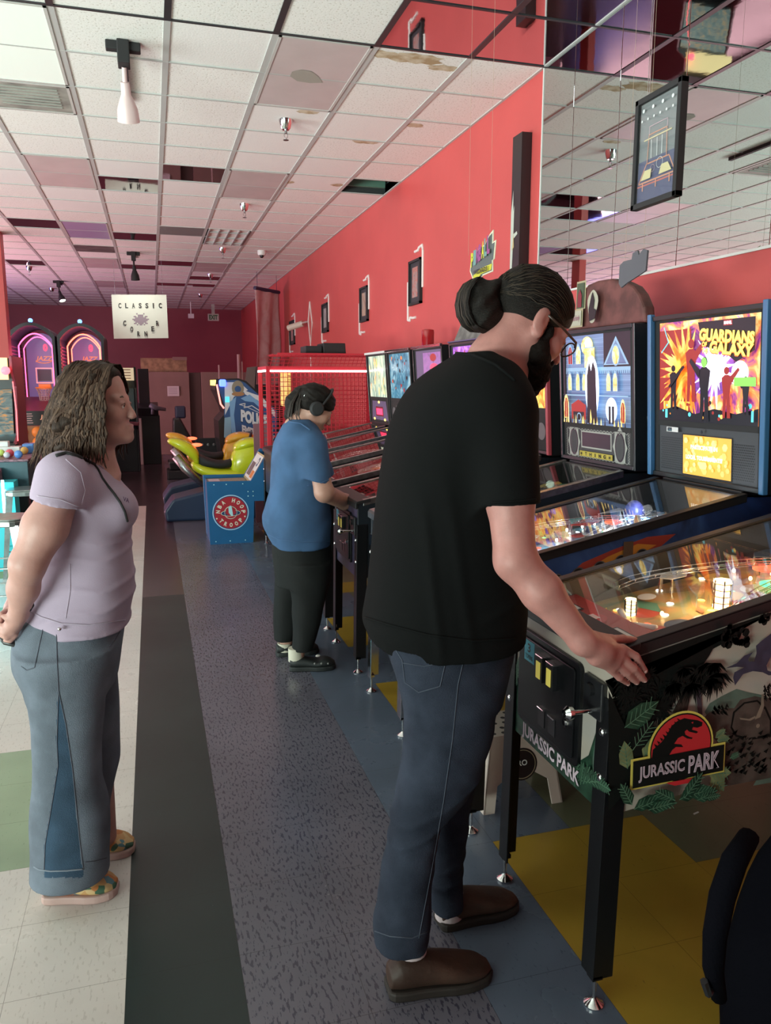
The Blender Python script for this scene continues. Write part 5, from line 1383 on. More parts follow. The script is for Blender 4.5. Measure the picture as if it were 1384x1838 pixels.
# motorbike ride-on games
def bike(x, y, col, orange, label):
    t = thing('motorbike_ride', label, 'arcade motorbike', (x, y, 0), 0, 'yellow ride-on motorbikes')
    m = MB(); m.prof_y([(-.08, 0), (-.10, .12), (.0, .26), (.35, .34), (1.3, .30), (1.3, 0)], -.24, .24, 0); m.build('platform', mat('bike_base', (.02, .035, .08), .4), t, bevel=.03, seg=3)
    # fairing: lofted sections along x (x, half width, z low, z high)
    def loft(sec, name, mm, n=14, e=2.4):
        b = MB(); vs = []
        for (sx, hw, zl, zh) in sec:
            for k in range(n):
                q = 2 * math.pi * k / n; cq, sq = math.cos(q), math.sin(q)
                vs.append((sx, hw * math.copysign(abs(cq) ** (2 / e), cq), (zl + zh) / 2 + (zh - zl) / 2 * math.copysign(abs(sq) ** (2 / e), sq)))
        k2 = len(sec); fs = [(i * n + j, (i + 1) * n + j, (i + 1) * n + (j + 1) % n, i * n + (j + 1) % n) for i in range(k2 - 1) for j in range(n)] + [tuple(range(n)), tuple(range((k2 - 1) * n, k2 * n))[::-1]]
        b.add(vs, fs); o = b.build(name, mm, t, smooth=True); md = o.modifiers.new('s', 'SUBSURF'); md.levels = md.render_levels = 1; return o
    loft([(-.03, .03, .90, .935), (.02, .10, .86, .955), (.12, .13, .80, .95), (.24, .13, .70, .90), (.34, .10, .58, .80)], 'tail', col)
    loft([(.22, .10, .58, .70), (.34, .14, .50, .64), (.55, .16, .42, .58), (.75, .16, .38, .58), (.90, .16, .38, .60)], 'side_fairing', col)
    loft([(.30, .09, .60, .80), (.40, .13, .60, .72), (.55, .14, .58, .67), (.68, .12, .58, .68), (.74, .06, .60, .72)], 'seat', BLKM)
    loft([(.68, .10, .48, .70), (.74, .15, .44, .84), (.86, .17, .40, .92), (1.02, .17, .38, .915), (1.16, .15, .42, .85), (1.26, .10, .48, .74)], 'fuel_tank', col)
    loft([(.72, .09, .76, .86), (.80, .16, .78, .92), (.92, .18, .82, .955), (1.06, .15, .84, .93), (1.2, .10, .80, .87)], 'cowl', orange)
    m = MB(); m.lathe([(.045, -.19), (.085, -.19), (.10, -.17), (.10, .17), (.085, .19), (.045, .19)], (1.06, 0, .40), 'y', 22); m.build('wheel', BLACK, t, smooth='auto')
    m = MB(); m.tube([(1.02, -.26, .86), (1.06, -.12, .92), (1.08, 0, .93), (1.06, .12, .92), (1.02, .26, .86)], .018, 8); m.build('handlebar', BLACK, t, smooth=True)
    m = MB(); m.tube([(.06, -.06, .74), (.16, -.1, .60), (.36, -.13, .40)], [.05, .05, .035], 12); m.build('exhaust', STEEL, t, smooth=True)
    m = MB(); m.ball((.30, 0, .885 - .02), .045, 10, 0, (1.6, 1, .5)); m.build('tail_light', mat('tail_red', (1, .2, .1), .4, emit=(1, .12, .05), es=3), t, smooth=True)
    m = MB(); m.lathe([(.0, -.002), (.03, -.002), (.035, .004)], (1.06, -.19, .40), 'y', 14); m.build('hub', STEEL, t)


YEL = mat('bike_yellow', (.62, .66, .02), .25, coat=.4); YOR = mat('bike_orange', (.80, .42, .03), .3, coat=.4)
bike(.17, 9.45, YEL, YEL, 'bright yellow-green ride-on motorbike, the nearer one')
bike(.17, 10.55, YOR, YOR, 'orange-yellow ride-on motorbike, the farther one')
t = thing('bike_console', 'black handlebar console of the motorbike game by the red cage', 'console', (1.45, 9.9, 0))
m = MB((1.45, 9.9, 0)); m.box(1.60, 2.1, 9.2, 10.8, 0, .72); m.prof_y([(1.68, .72), (1.60, .9), (2.1, 1.0), (2.1, .72)], 9.2, 10.8); m.build('body', BLACK, t, bevel=.02)
m = MB((1.45, 9.9, 0)); A = Art(m, (1.45, 9.4, .80), (0, 1, 0), (-.4, 0, .9)); 
for k in range(3): m.tube([(1.60, 9.35 + k * .1, .80 + .03 * k), (1.57, 9.42 + k * .1, .84), (1.60, 9.5 + k * .12, .80)], .012, 6)
m.build('grip', STEEL, t)

# hoop game with red cage
BLU = mat('hoop_blue', (.012, .11, .27), .4, var=.08, vscale=6); HY0, HY1 = 7.78, 8.40
t = thing('basketball_game', 'blue NBA HOOP TROOP basketball game with a red wire cage', 'basketball game', (.47, HY0, 0))
o = (.47, HY0, 0)
prof = [(.485, 0), (.47, .63), (.905, .625), (1.07, .895), (1.20, .90), (1.20, .42), (.93, .42), (.91, .0)]
for (a, b) in ((HY0, HY0 + .03), (HY1 - .03, HY1)):
    m = MB(o); m.prof_y(prof, a, b, 0)
    if a == HY0:
        A = Art(m, (0, HY0 - .0005, 0), (1, 0, 0), (0, 0, 1), eps=.0008); cx, cz = .695, .315
        A.disc(cx, cz, .178, 1, 44); A.disc(cx, cz, .168, 2, 44); A.disc(cx, cz, .160, 3, 44)
        def arc_text(st, r, mid, span, flip, h=.042, w=.030):
            n_ = len(st)
            for k, ch in enumerate(st):
                if ch == ' ': continue
                q = mid + (span * (.5 - k / (n_ - 1)) if not flip else span * (k / (n_ - 1) - .5))
                vs, fs = text2d(ch, .05); up_ = q if not flip else q + math.pi; out_ = []
                ww = w * (.45 if ch == 'I' else 1)
                for x, y in vs:
                    X, Y = (x - .5) * ww, (y - .5) * h; dx, dy = math.cos(up_), math.sin(up_); rx, ry = dy, -dx
                    out_.append(A.p(cx + r * math.cos(q) + X * rx + Y * dx, cz + r * math.sin(q) + X * ry + Y * dy))
                A.mb.add(out_, fs, 4)
            A.up()
        arc_text('NBA HOOP', .124, math.radians(88), math.radians(172), False); arc_text('TROOP', .124, math.radians(270), math.radians(100), True)
        A.disc(cx - .138, cz - .055, .009, 4, 5); A.disc(cx + .138, cz - .045, .009, 4, 5)
        A.disc(cx, cz + .0, .065, 4, 30); A.disc(cx, cz, .060, 3, 30); A.disc(cx, cz - .005, .098, 4, 30, .032); A.disc(cx, cz - .005, .092, 2, 30, .027); A.disc(cx, cz + .005, .052, 3, 24, .036); A.ring(cx, cz, .06, .004, 4)
        A.poly([(cx - .02, cz + .0), (cx - .022, cz + .05), (cx - .008, cz + .07), (cx + .006, cz + .07), (cx + .012, cz + .045), (cx + .022, cz - .03), (cx + .005, cz - .035)], 5)
        for (x, z) in ((.87, .52), (.92, .52), (.87, .475), (.92, .475), (1.04, .64), (1.045, .60), (.54, .60), (.66, .6), (.82, .60), (.54, .03), (.68, .03), (.83, .03)): A.disc(x, z, .006, 5, 8, lift=False)
        A.up()
    m.build('side_panel', [BLU, mat('badge_sky', (.45, .62, .80), .4), mat('badge_navy', (.02, .05, .14), .4), mat('badge_red', (.42, .02, .035), .4), mat('badge_cream', (.75, .68, .55), .4), mat('badge_ice', (.45, .70, .75), .4)], t, bevel=.006)
m = MB(o); m.box(.49, .50, HY0 + .03, HY1 - .03, .0, .60, 0); m.box(.50, .905, HY0 + .03, HY1 - .03, .575, .59, 1); m.build('front_panel', [BLU, mat('chipboard', (.42, .33, .24), .7, var=.3, vscale=60)], t)
m = MB(o); a = Vector((.90, 0, .60)); b = Vector((1.06, 0, .87)); m.prof_y([(.895, .60), (1.055, .865), (1.07, .855), (.91, .59)], HY0 + .03, HY1 - .03, 0)
A = Art(m, (.894, HY1 - .04, .602), (0, -1, 0), (b - a), eps=.001); A.rect(.03, .53, .02, .29, 1); A.rect(.06, .30, .05, .20, 2); A.rect(.33, .50, .04, .12, 3); A.disc(.40, .22, .05, 4, 20); A.disc(.40, .22, .03, 5, 16)
m.build('instruction_panel', [mat('hoop_wood', (.55, .45, .22), .5), PAPER, mat('panel_grey', (.12, .12, .13), .4), mat('panel_orange', (.7, .22, .05), .5), mat('police_blue', (.03, .09, .24), .35), PAPER], t)
m = MB(o); m.box(.515, .62, HY0 + .06, HY0 + .45, .592, .602, 0); m.build('ball_slot', mat('slot_pale', (.6, .5, .55), .4), t)
CR = mat('cage_red', (.50, .02, .035), .4)
m = MB(o)
X0c, X1c = 1.10, 2.28
for (x, y) in ((X0c, HY0 + .02), (X0c, HY1 - .02), (X1c, HY0 + .02), (X1c, HY1 - .02)): m.box(x - .018, x + .018, y - .018, y + .018, 0 if x > 2 else .9, 1.71 if x < 2 else 1.86)
for y in (HY0 + .02, HY1 - .02): m.box(X0c, X1c, y - .015, y + .015, 1.71, 1.75); m.box(X0c, X1c, y - .012, y + .012, .88, .90); m.box(X0c + .1, X1c, y - .012, y + .012, 1.86, 1.88)
m.box(X0c - .018, X0c + .018, HY0, HY1, 1.71, 1.75)
m.build('cage_frame', CR, t)
m = MB(o); r = .0028; y = HY0 + .02
nv, nh = 27, 18
for k in range(nv): x = X0c + (X1c - X0c) * (k + .5) / nv; m.box(x - r, x + r, y - r, y + r, .90, 1.71); m.box(x - r, x + r, HY1 - .02 - r, HY1 - .02 + r, .90, 1.71)
for k in range(nh): z = .90 + .81 * (k + .5) / nh; m.box(X0c, X1c, y - r, y + r, z - r, z + r); m.box(X0c, X1c, HY1 - .02 - r, HY1 - .02 + r, z - r, z + r); m.box(X1c - r, X1c + r, HY0, HY1, z - r, z + r)
for k in range(nv):
    x = X0c + (X1c - X0c) * (k + .5) / nv; m.cyl((x, y, 1.75), (x + .05, y + .06, 1.87), r, n=4); m.cyl((x + .05, y + .06, 1.87), (x + .05, HY1 - .08, 1.87), r, n=4)
for k in range(3): z = 1.78 + .035 * k; m.cyl((X0c + .02 * k, y + .02 * k, z), (X1c, y + .02 * k, z), r, n=4)
m.build('cage_mesh', CR, t)
m = MB(o); m.box(X0c + .02, X1c, HY0 - .008, HY0 + .004, 1.695, 1.712); m.build('led_strip', mat('led_white', (1, 1, 1), .3, emit=(1, .98, .96), es=5), t)
m = MB(o); m.box(X0c - .026, X0c - .018, HY0 + .03, HY1 - .03, 1.695, 1.715); m.build('led_strip', mat('led_white', (1, 1, 1), .3, emit=(1, .98, .96), es=5), t)
m = MB(o); cc = Vector((1.95, 8.06, 1.05)); m.tube([cc + Vector((.2 * math.cos(q), .2 * math.sin(q), 0)) for q in [k * .2618 for k in range(25)]], .010, 8, cap=False); m.build('rim', mat('rim_orange', (.9, .28, .05), .4, emit=(1, .3, .05), es=.3), t, smooth=True)
m = MB(o)
for k in range(14):
    q = k * math.pi / 7
    for s_ in (1, -1): m.cyl(cc + Vector((.2 * math.cos(q), .2 * math.sin(q), 0)), cc + Vector((.12 * math.cos(q + s_ * .6), .12 * math.sin(q + s_ * .6), -.2)), .003, n=4)
m.build('net', mat('net_cream', (.7, .6, .45), .7), t)
m = MB(o); m.box(1.3, 1.34, HY0 + .1, HY1 - .1, 1.35, 1.70); m.build('marquee_board', [art('gold_board', [(.5, .3, .05), (.9, .7, .2), (.3, .05, .03)], 14, es=.4), mat('inner_dark', (.10, .02, .03), .5)], t)
m = MB(o); m.box(1.2, 2.30, HY0 + .02, HY1 - .02, .0, .42); m.build('base', BLKM, t, bevel=.01)
# speaker on the cage
t = thing('speaker_box', 'black wedge speaker box lying on top of the red cage', 'speaker', (1.75, 8.2, 1.885))
m = MB((1.75, 8.2, 1.885)); m.prof_x([(7.95, 1.885), (7.98, 1.99), (8.3, 1.99), (8.36, 1.885)], 1.70, 1.93); m.box(1.52, 1.69, 8.0, 8.3, 1.885, 1.96); m.build('housing', BLKM, t, bevel=.006)
# folded board leaning in front of the police cabinet
m = MB((1.12, 8.9, 0)); m.box(1.08, 1.30, 8.9, 8.93, .0, 1.13)
tag(m.build('display_board', mat('plum_board', (.20, .09, .11), .5)), 'plum-coloured board standing between the motorbikes and the red cage', 'board')

# ------------------------------------------------------------------ left side
def basket(x, y, lit, label):
    W, H = .68, 2.50
    t = thing('basketball_game', label, 'basketball game', (x, y, 0), 0, 'arched basketball games with neon')
    arch = lambda w, h, z0, n=14: [(-w / 2, z0)] + [(-w / 2 + w * k / n, h - .20 + .20 * math.sin(math.pi * k / n) ** .8) for k in range(n + 1)] + [(w / 2, z0)]
    # hood: outer shell with an opening
    o_ = arch(W, H, 1.15); i_ = arch(W - .08, H - .05, 1.15); m = MB(); n = len(o_)
    for yy, s_ in ((0, 0), (1.15, 1)): pass
    vs = [(a, 0, b) for a, b in o_] + [(a, 0, b) for a, b in i_] + [(a, 1.15, b) for a, b in o_] + [(a, 1.15, b) for a, b in i_]
    fs = []
    for k in range(n - 1):
        fs += [(k, k + 1, n + k + 1, n + k), (k, 2 * n + k, 2 * n + k + 1, k + 1), (n + k, n + k + 1, 3 * n + k + 1, 3 * n + k), (2 * n + k, 3 * n + k, 3 * n + k + 1, 2 * n + k + 1)]
    m.add(vs, fs); m.build('hood', mat('hoop_black', (.02, .02, .03), .4), t)
    # louvre stripes on the inner left side
    m = MB()
    for k in range(16): z = 1.30 + k * .055; m.box(-W / 2 + .042, -W / 2 + .050, .05, 1.1, z, z + .018)
    m.build('louver', mat('louver_mauve', (.22, .10, .26) if not lit else (.5, .08, .10), .4), t)
    m = MB(); b_ = [(a * .86, z * .985) for a, z in arch(W - .10, H - .07, 1.30)]
    m.prism(b_, lambda a, b, q: (a + .03, 1.05 + .03 * q, b), 0)
    A = Art(m, (0, 1.049, 0), (1, 0, 0), (0, 0, 1), eps=.002)
    A.text('0', .04, 2.10, .07, .12, 3, .05); A.line([(-.12 + .03, 1.82), (.16, 1.82), (.16, 1.58), (-.09, 1.58), (-.09, 1.82)], .02, 2); A.rect(-.07, .14, 1.61, 1.80, 4)
    A.ring(.04, 1.955, .12, .014, 5, 24, .05, a0=3.3, a1=6.1); A.text('JAZZ', -.09, 1.92, .25, .10, 5, .03, shear=.25); A.line([(-.25, 1.34), (.30, 1.34)], .02, 2)
    m.build('backboard', [mat('board_violet', (.20, .20, .42), .4, emit=(.25, .2, .5), es=.35), INK, mat('line_pink', (.9, .5, .55), .4, emit=(1, .5, .5), es=.5), mat('digit_red', (1, .05, .1), .4, emit=(1, .05, .12), es=2), mat('board_navy', (.08, .09, .16), .4), mat('logo_orange', (.7, .35, .2), .4, emit=(.8, .35, .2), es=.4)], t)
    nm = mat('neon_pink', (1, .2, .35), .4, emit=(1, .08, .22), es=5) if not lit else mat('neon_red', (1, .25, .15), .4, emit=(1, .10, .06), es=7)
    m = MB(); P = [(a + .02, .30, z) for a, z in [(a * .84, z * .965) for a, z in arch(W - .10, H - .07, 1.42)]]; P = [(-W / 2 + .05, .02, 1.22)] + P[:1] + P[1:-1] + [P[-1]]
    m.tube(P, .011, 8); m.tube([(a * .88 + .01, .55, z * .975 + .02) for a, _, z in P[1:]], .008, 8); m.build('neon_tube', nm, t, smooth=True)
    m = MB(); cc = Vector((.04, .78, 1.50)); m.tube([cc + Vector((.12 * math.cos(q), .12 * math.sin(q), 0)) for q in [k * .349 for k in range(19)]], .010, 8, cap=False); m.box(-.05, .13, .90, 1.05, 1.47, 1.56); m.build('rim', mat('rim_orange', (.9, .28, .05), .4, emit=(1, .3, .05), es=.3), t, smooth='auto')
    m = MB()
    for k in range(12):
        q = k * math.pi / 6
        for s_ in (1, -1):
            P = [cc + Vector((r_ * math.cos(q + s_ * a_), r_ * math.sin(q + s_ * a_), z_)) for r_, a_, z_ in ((.12, 0, 0), (.09, .26, -.08), (.075, .52, -.16), (.07, .78, -.24))]; m.tube(P, .0045, 4)
    m.build('net', mat('net_white', (.75, .7, .68), .7), t)
    m = MB(); m.box(-W / 2, W / 2, .04, 1.18, .0, .75); m.prof_x([(.04, .75), (.0, .95), (.0, 1.15), (.10, 1.15), (1.0, 1.35), (1.18, 1.35), (1.18, .75)], -W / 2, W / 2, 0); m.build('cabinet', mat('basket_plum', (.22, .05, .09), .4), t, bevel=.01)
    m = MB(); m.box(-W / 2 + .03, W / 2 - .03, -.02, .0, .93, 1.15, 0); A = Art(m, (-W / 2 + .03, -.0205, .93), (1, 0, 0), (0, 0, 1), eps=.001)
    for k in range(5): A.rect(.05, .26 - .01 * (k % 3), .03 + k * .035, .042 + k * .035, 1, False)
    A.up(); A.text('JAZZ', .36, .08, .20, .08, 2, .03, shear=.2); m.build('score_sign', [INK, mat('text_pinkish', (.6, .4, .4), .5), mat('logo_orange', (.7, .35, .2), .4)], t)
    m = MB(); m.box(-W / 2 + .03, W / 2 - .03, -.005, .035, .50, .92, 0); m.build('ball_rack', mat('rack_amber', (.35, .16, .06), .5), t)
    for k in range(6):
        m = MB(); m.ball((-.22 + .22 * (k % 3), -.02, .82 - .16 * (k // 3)), .085, 14); tag(m.build('basketball', mat('ball_orange', (.75, .26, .05), .5, emit=(1, .35, .05), es=.12), t, smooth=True), None, None)
    m = MB(); m.box(-W / 2 + .0, -W / 2 + .012, -.03, -.01, .1, 1.2); m.build('edge_tube', mat('edge_pink', (.9, .5, .55), .4, emit=(1, .45, .5), es=1.2), t)
    m = MB(); m.ball((0, .1, H + .03), .035, 10); m.build('top_lamp', mat('lamp_blue', (.2, .4, .9), .4, emit=(.15, .35, 1), es=3), t, smooth=True)
    point('neon_glow', (x, y + .35, 2.0), 9 if lit else 6, (1, .15, .22), .15)


def ball_label(): pass


xl = at(62, 700, Y=13.3).x; xr_ = at(150, 700, Y=13.3).x
basket(xl, 13.3, False, 'arched basketball game with pink neon at the left edge')
basket(xr_, 13.3, True, 'arched basketball game with red neon behind the woman in lilac')

# black upright cabinet behind the woman's face
YC = 14.7
x0_, x1_ = at(212, 840, Y=YC).x - .2, at(252, 840, Y=YC).x
t = thing('arcade_cabinet', 'dark upright arcade cabinet with lit cream marquee behind the woman in lilac', 'arcade cabinet', (x0_, YC, 0)); o = (x0_, YC, 0)
m = MB(o)
pr_s = [(YC, 0), (YC - .02, .76), (YC - .15, .83), (YC - .15, .89), (YC + .15, 1.05), (YC + .22, 1.5), (YC + .05, 1.62), (YC + .02, 1.86), (YC + .8, 1.86), (YC + .8, 0)]
for a in ((x0_, x0_ + .03), (x1_ - .03, x1_)): m.prof_x(pr_s, *a)
m.box(x0_ + .03, x1_ - .03, YC + .01, YC + .7, 0, .85); m.box(x0_ + .03, x1_ - .03, YC + .3, YC + .78, .85, 1.84)
m.build('body', mat('cab_greenblack', (.025, .035, .04), .4), t, bevel=.006)
m = MB(o); m.box(x0_ + .03, x1_ - .03, YC + .02, YC + .04, 1.62, 1.84); A = Art(m, (x0_ + .03, YC + .0195, 1.62), (1, 0, 0), (0, 0, 1), eps=.001); W_ = x1_ - x0_ - .06
for k in range(4): A.rect(W_ * .1, W_ * .9, .03 + k * .05, .045 + k * .05, 1, False)
m.build('marquee', [mat('marquee_cream', (.7, .6, .4), .4, emit=(.9, .75, .5), es=.5), mat('marquee_brown', (.3, .2, .1), .5)], t)
m = MB(o); m.prof_x([(YC + .18, 1.08), (YC + .24, 1.48), (YC + .26, 1.48), (YC + .2, 1.08)], x0_ + .05, x1_ - .05); m.build('screen', mat('screen_dim', (.03, .07, .08), .1), t)
m = MB(o); m.box(x0_ - .01, x1_ + .02, YC - .18, YC + .12, .83, .89); m.build('control_panel', mat('panel_plum', (.22, .05, .08), .4), t, bevel=.01)
m = MB(o); m.ball((x1_ - .22, YC, 1.56), .05, 10); m.build('lamp', mat('lamp_yellow', (1, .8, .4), .4, emit=(1, .75, .35), es=6), t, smooth=True)
m = MB(o); m.box(x0_ + .25, x0_ + .38, YC - .012, YC, .45, .7); m.build('coin_door', BLACK, t)
m = MB(o); m.ball((x0_ + .30, YC - .02, .62), .018, 8); m.build('coin_light', WHTL, t)
xg = at(268, 800, Y=15.8).x
t = thing('arcade_cabinet', 'black gun game cabinet in front of the brown partition', 'arcade cabinet', (xg, 15.95, 0)); o = (xg, 15.95, 0)
sh_ = .35
m = MB(o); m.box(xg - .18, xg + .22, 15.97, 16.65, 0, .95, 0); m.box(xg - .20, xg - .12, 15.87, 15.97, 0, .9, 1); m.prof_x([(15.87, .95), (15.82, 1.10), (16.35, 1.2), (16.65, .95)], xg - .18, xg + .2, 0); m.box(xg - .16, xg + .05, 16.25, 16.65, 1.1, 1.85, 0); m.build('body', [BLACK, mat('pale_side', (.45, .40, .38), .5)], t, bevel=.01)
m = MB(o); m.tube([(xg + .05, 15.77, 1.16), (xg + .16, 15.75, 1.10), (xg + .34, 15.73, 1.07)], [.05, .045, .03], 10); m.tube([(xg + .1, 15.77, 1.1), (xg + .09, 15.79, .98)], .03, 8); m.build('light_gun', mat('gun_grey', (.16, .17, .2), .4), t, smooth=True)

# left edge: black cabinet with red light, low table, cyan-lit bench
YT = 8.7
x1_ = at(27, 760, Y=YT).x; t = thing('arcade_cabinet', 'reddish arcade cabinet with a red lamp at the left edge of the photo', 'arcade cabinet', (x1_ - .4, YT, 0)); o = (x1_ - .4, YT, 0)
m = MB(o); sidep = [(YT, 0), (YT, .85), (YT - .1, .95), (YT + .18, 1.05), (YT + .28, 1.55), (YT + .12, 1.72), (YT + .12, 1.86), (YT + .8, 1.86), (YT + .8, 0)]
m.prof_x(sidep, x1_ - .03, x1_); m.prof_x(sidep, x1_ - .75, x1_ - .72); m.box(x1_ - .72, x1_ - .03, YT + .02, YT + .75, 0, .86); m.box(x1_ - .72, x1_ - .03, YT + .3, YT + .78, .86, 1.84, 1)
m.build('body', [mat('cab_wine', (.25, .05, .08), .4), BLACK], t, bevel=.006)
m = MB(o); m.box(x1_ - .70, x1_ - .05, YT + .13, YT + .16, 1.62, 1.84); m.build('marquee', mat('marquee_amber', (.8, .6, .3), .4, emit=(1, .7, .3), es=1.0), t)
m = MB(o); m.prof_x([(YT + .20, 1.06), (YT + .27, 1.52), (YT + .29, 1.52), (YT + .22, 1.06)], x1_ - .70, x1_ - .05); m.build('screen', art('left_screen', [(.02, .03, .04), (.10, .14, .14), (.5, .2, .03)], 8, es=.5, stretch=(1, 1, 3)), t)
m = MB(o); m.ball((x1_ - .06, YT + .06, 1.71), .045, 12); m.build('lamp', mat('lamp_red', (1, .1, .1), .4, emit=(1, .06, .08), es=8), t, smooth=True)
m = MB(o); m.tube([(x1_ + .006, YT + .02, 1.60), (x1_ + .006, YT + .10, 1.3), (x1_ + .006, YT + .05, 1.0)], .006, 6); m.build('led_strip', mat('led_red', (1, .2, .2), .4, emit=(1, .1, .12), es=3), t)
m = MB(o); m.box(x1_ - .76, x1_ + .01, YT - .16, YT + .1, .93, .98); m.build('control_panel', BLACK, t, bevel=.008)
# low black table with prizes
tp_ = at(52, 822, Y=7.5); xt, zt_ = tp_.x, tp_.z
t = thing('game_table', 'low black game table covered with small bright toys', 'table', (xt - .8, 7.4, 0)); o = (xt - .8, 7.4, 0)
m = MB(o); m.box(xt - 1.6, xt, 7.4, 8.2, zt_ - .26, zt_ - .02, 0); m.box(xt - 1.6, xt + .01, 7.38, 8.22, zt_ - .02, zt_, 1); m.build('top', [mat('table_teal', (.03, .07, .09), .4), mat('table_pink', (.35, .15, .2), .4, var=.7, vscale=30)], t, bevel=.004)
for (ax, ay) in ((-.06, 7.46), (-.06, 8.14), (-1.5, 7.46), (-1.5, 8.14)):
    m = MB(o); m.box(xt + ax - .04, xt + ax + .04, ay - .04, ay + .04, 0, zt_ - .26); m.build('leg', BLKM, t)
rn = random.Random(6); tc_ = [mat('toy_c%d' % k, c_, .4) for k, c_ in enumerate(((.1, .25, .6), (.7, .1, .15), (.7, .4, .1), (.6, .6, .65), (.5, .6, .1)))]
for k in range(9):
    a = xt - .08 - .09 * k % .62; b = 7.48 + (k * .13) % .5; r = rn.uniform(.022, .04); m = MB((a, b, zt_)); m.ball((a, b, zt_ + r), r, 10)
    if k == 2: cn, mm = 'yellow-green', mat('tennis_green', (.55, .7, .15), .6)
    else: cn, mm = ('blue', 'red', 'orange', 'silver', 'olive')[k % 5], tc_[k % 5]
    tag(m.build('toy_ball', mm, smooth=True), 'small %s ball on the low game table, %s' % (cn, ('right end', 'near the right', 'centre right', 'middle', 'towards the left', 'left', 'far left', 'second row right', 'second row left')[k]), 'ball', 'small toys on the game table')
bx = Vector((xt - .35, 7.97, zt_)); m = MB(bx); m.box(bx.x, bx.x + .22, 7.90, 8.05, zt_, zt_ + .07, 0); m.box(bx.x + .02, bx.x + .12, 7.93, 8.03, zt_ + .07, zt_ + .12, 0); tag(m.build('toy_truck', WHITE, bevel=.008), 'white toy truck on the back of the game table', 'toy')
bx = Vector((xt - .12, 8.02, zt_)); m = MB(bx); m.box(bx.x, bx.x + .1, 7.97, 8.12, zt_, zt_ + .09, 0); tag(m.build('toy_block', tc_[0], bevel=.01), 'blue toy block on the back of the game table', 'toy')
# cabinet end with tube; cyan light is put into the body colour
CY = mat('cyan_lit_panel', (.05, .55, .62), .5)
xq = at(30, 880, Y=7.15).x; t = thing('game_cabinet', 'low game cabinet in painted cyan light beside the metal stools', 'game cabinet', (xq - .7, 7.15, 0)); o = (xq - .7, 7.15, 0)
za = at(10, 848, Y=7.0).z
m = MB(o); m.box(xq - 1.4, xq - .02, 7.15, 7.37, 0, za - .10, 0); m.prof_x([(7.12, za - .10), (7.08, za - .06), (7.37, za + .0), (7.37, za - .10)], xq - 1.4, xq - .14, 1); m.build('body', [CY, mat('table_pink', (.35, .15, .2), .4)], t)
a0, a1 = at(4, 862, Y=7.12), at(9, 930, Y=7.12); m = MB(o); m.tube([a0, a1], .012, 8); m.build('cyan_tube', mat('neon_cyan', (.3, .9, 1), .4, emit=(.25, .9, 1), es=14), t, smooth=True)
area('cyan_glow', (-1.9, 5.6, .9), (-1.3, 6.4, .3), .8, .3, 10, (.10, .85, 1.0))
area('cyan_floor_glow', (-2.1, 5.6, .8), (-1.2, 5.2, 0), .6, .3, 7, (.10, .85, 1.0))

# metal stools
GALV = mat('galvanised_steel', (.42, .45, .44), .28, .9, var=.25, vscale=14)
def stool(x, y, h, rz, label):
    t = thing('metal_stool', label, 'stool', (x, y, 0), rz, 'galvanised metal stools')
    m = MB(); s_ = .155; n = 20
    P = [(math.copysign(abs(math.cos(2 * math.pi * k / n)) ** .45, math.cos(2 * math.pi * k / n)) * s_, math.copysign(abs(math.sin(2 * math.pi * k / n)) ** .45, math.sin(2 * math.pi * k / n)) * s_) for k in range(n)]
    m.prof_z(P, h - .012, h); m.prof_z([(a * 1.03, b * 1.03) for a, b in P], h - .05, h - .012); m.build('seat', GALV, t, bevel=.006)
    for sx in (-1, 1):
        for sy in (-1, 1):
            g = MB(); a, b = sx * .145, sy * .145; c_, d_ = sx * .21, sy * .21; w = .055
            g.add([(a, b, h - .04), (a - sx * w, b, h - .04), (c_ - sx * .03, d_, 0), (c_, d_, 0), (a, b - sy * w, h - .04), (c_, d_ - sy * .03, 0),
                   (a - sx * .004, b - sy * .004, h - .04), (a - sx * w, b - sy * .004, h - .04), (c_ - sx * .03, d_ - sy * .004, 0), (c_ - sx * .004, d_ - sy * .004, 0), (a - sx * .004, b - sy * w, h - .04), (c_ - sx * .004, d_ - sy * .03, 0)],
                  [(0, 1, 2, 3), (0, 3, 5, 4), (6, 9, 8, 7), (6, 10, 11, 9), (1, 7, 8, 2), (4, 5, 11, 10)]); g.build('leg', GALV, t)
    for z, r in ((.22, .185), (.40, .172)):
        for k in range(4):
            q0, q1 = math.pi / 4 + k * math.pi / 2, math.pi / 4 + (k + 1) * math.pi / 2; rr_ = r * 1.35; g = MB(); g.cyl((rr_ * math.cos(q0) * .98, rr_ * math.sin(q0) * .98, z), (rr_ * math.cos(q1) * .98, rr_ * math.sin(q1) * .98, z), .006, n=6); g.build('stretcher', GALV, t)


a = at(46, 876, Z=.72); stool(a.x, a.y, .72, .1, 'galvanised metal stool closer to the game table')
a = at(18, 926, Z=.72); stool(a.x - .05, a.y, .72, -.15, 'galvanised metal stool at the left edge of the photo')

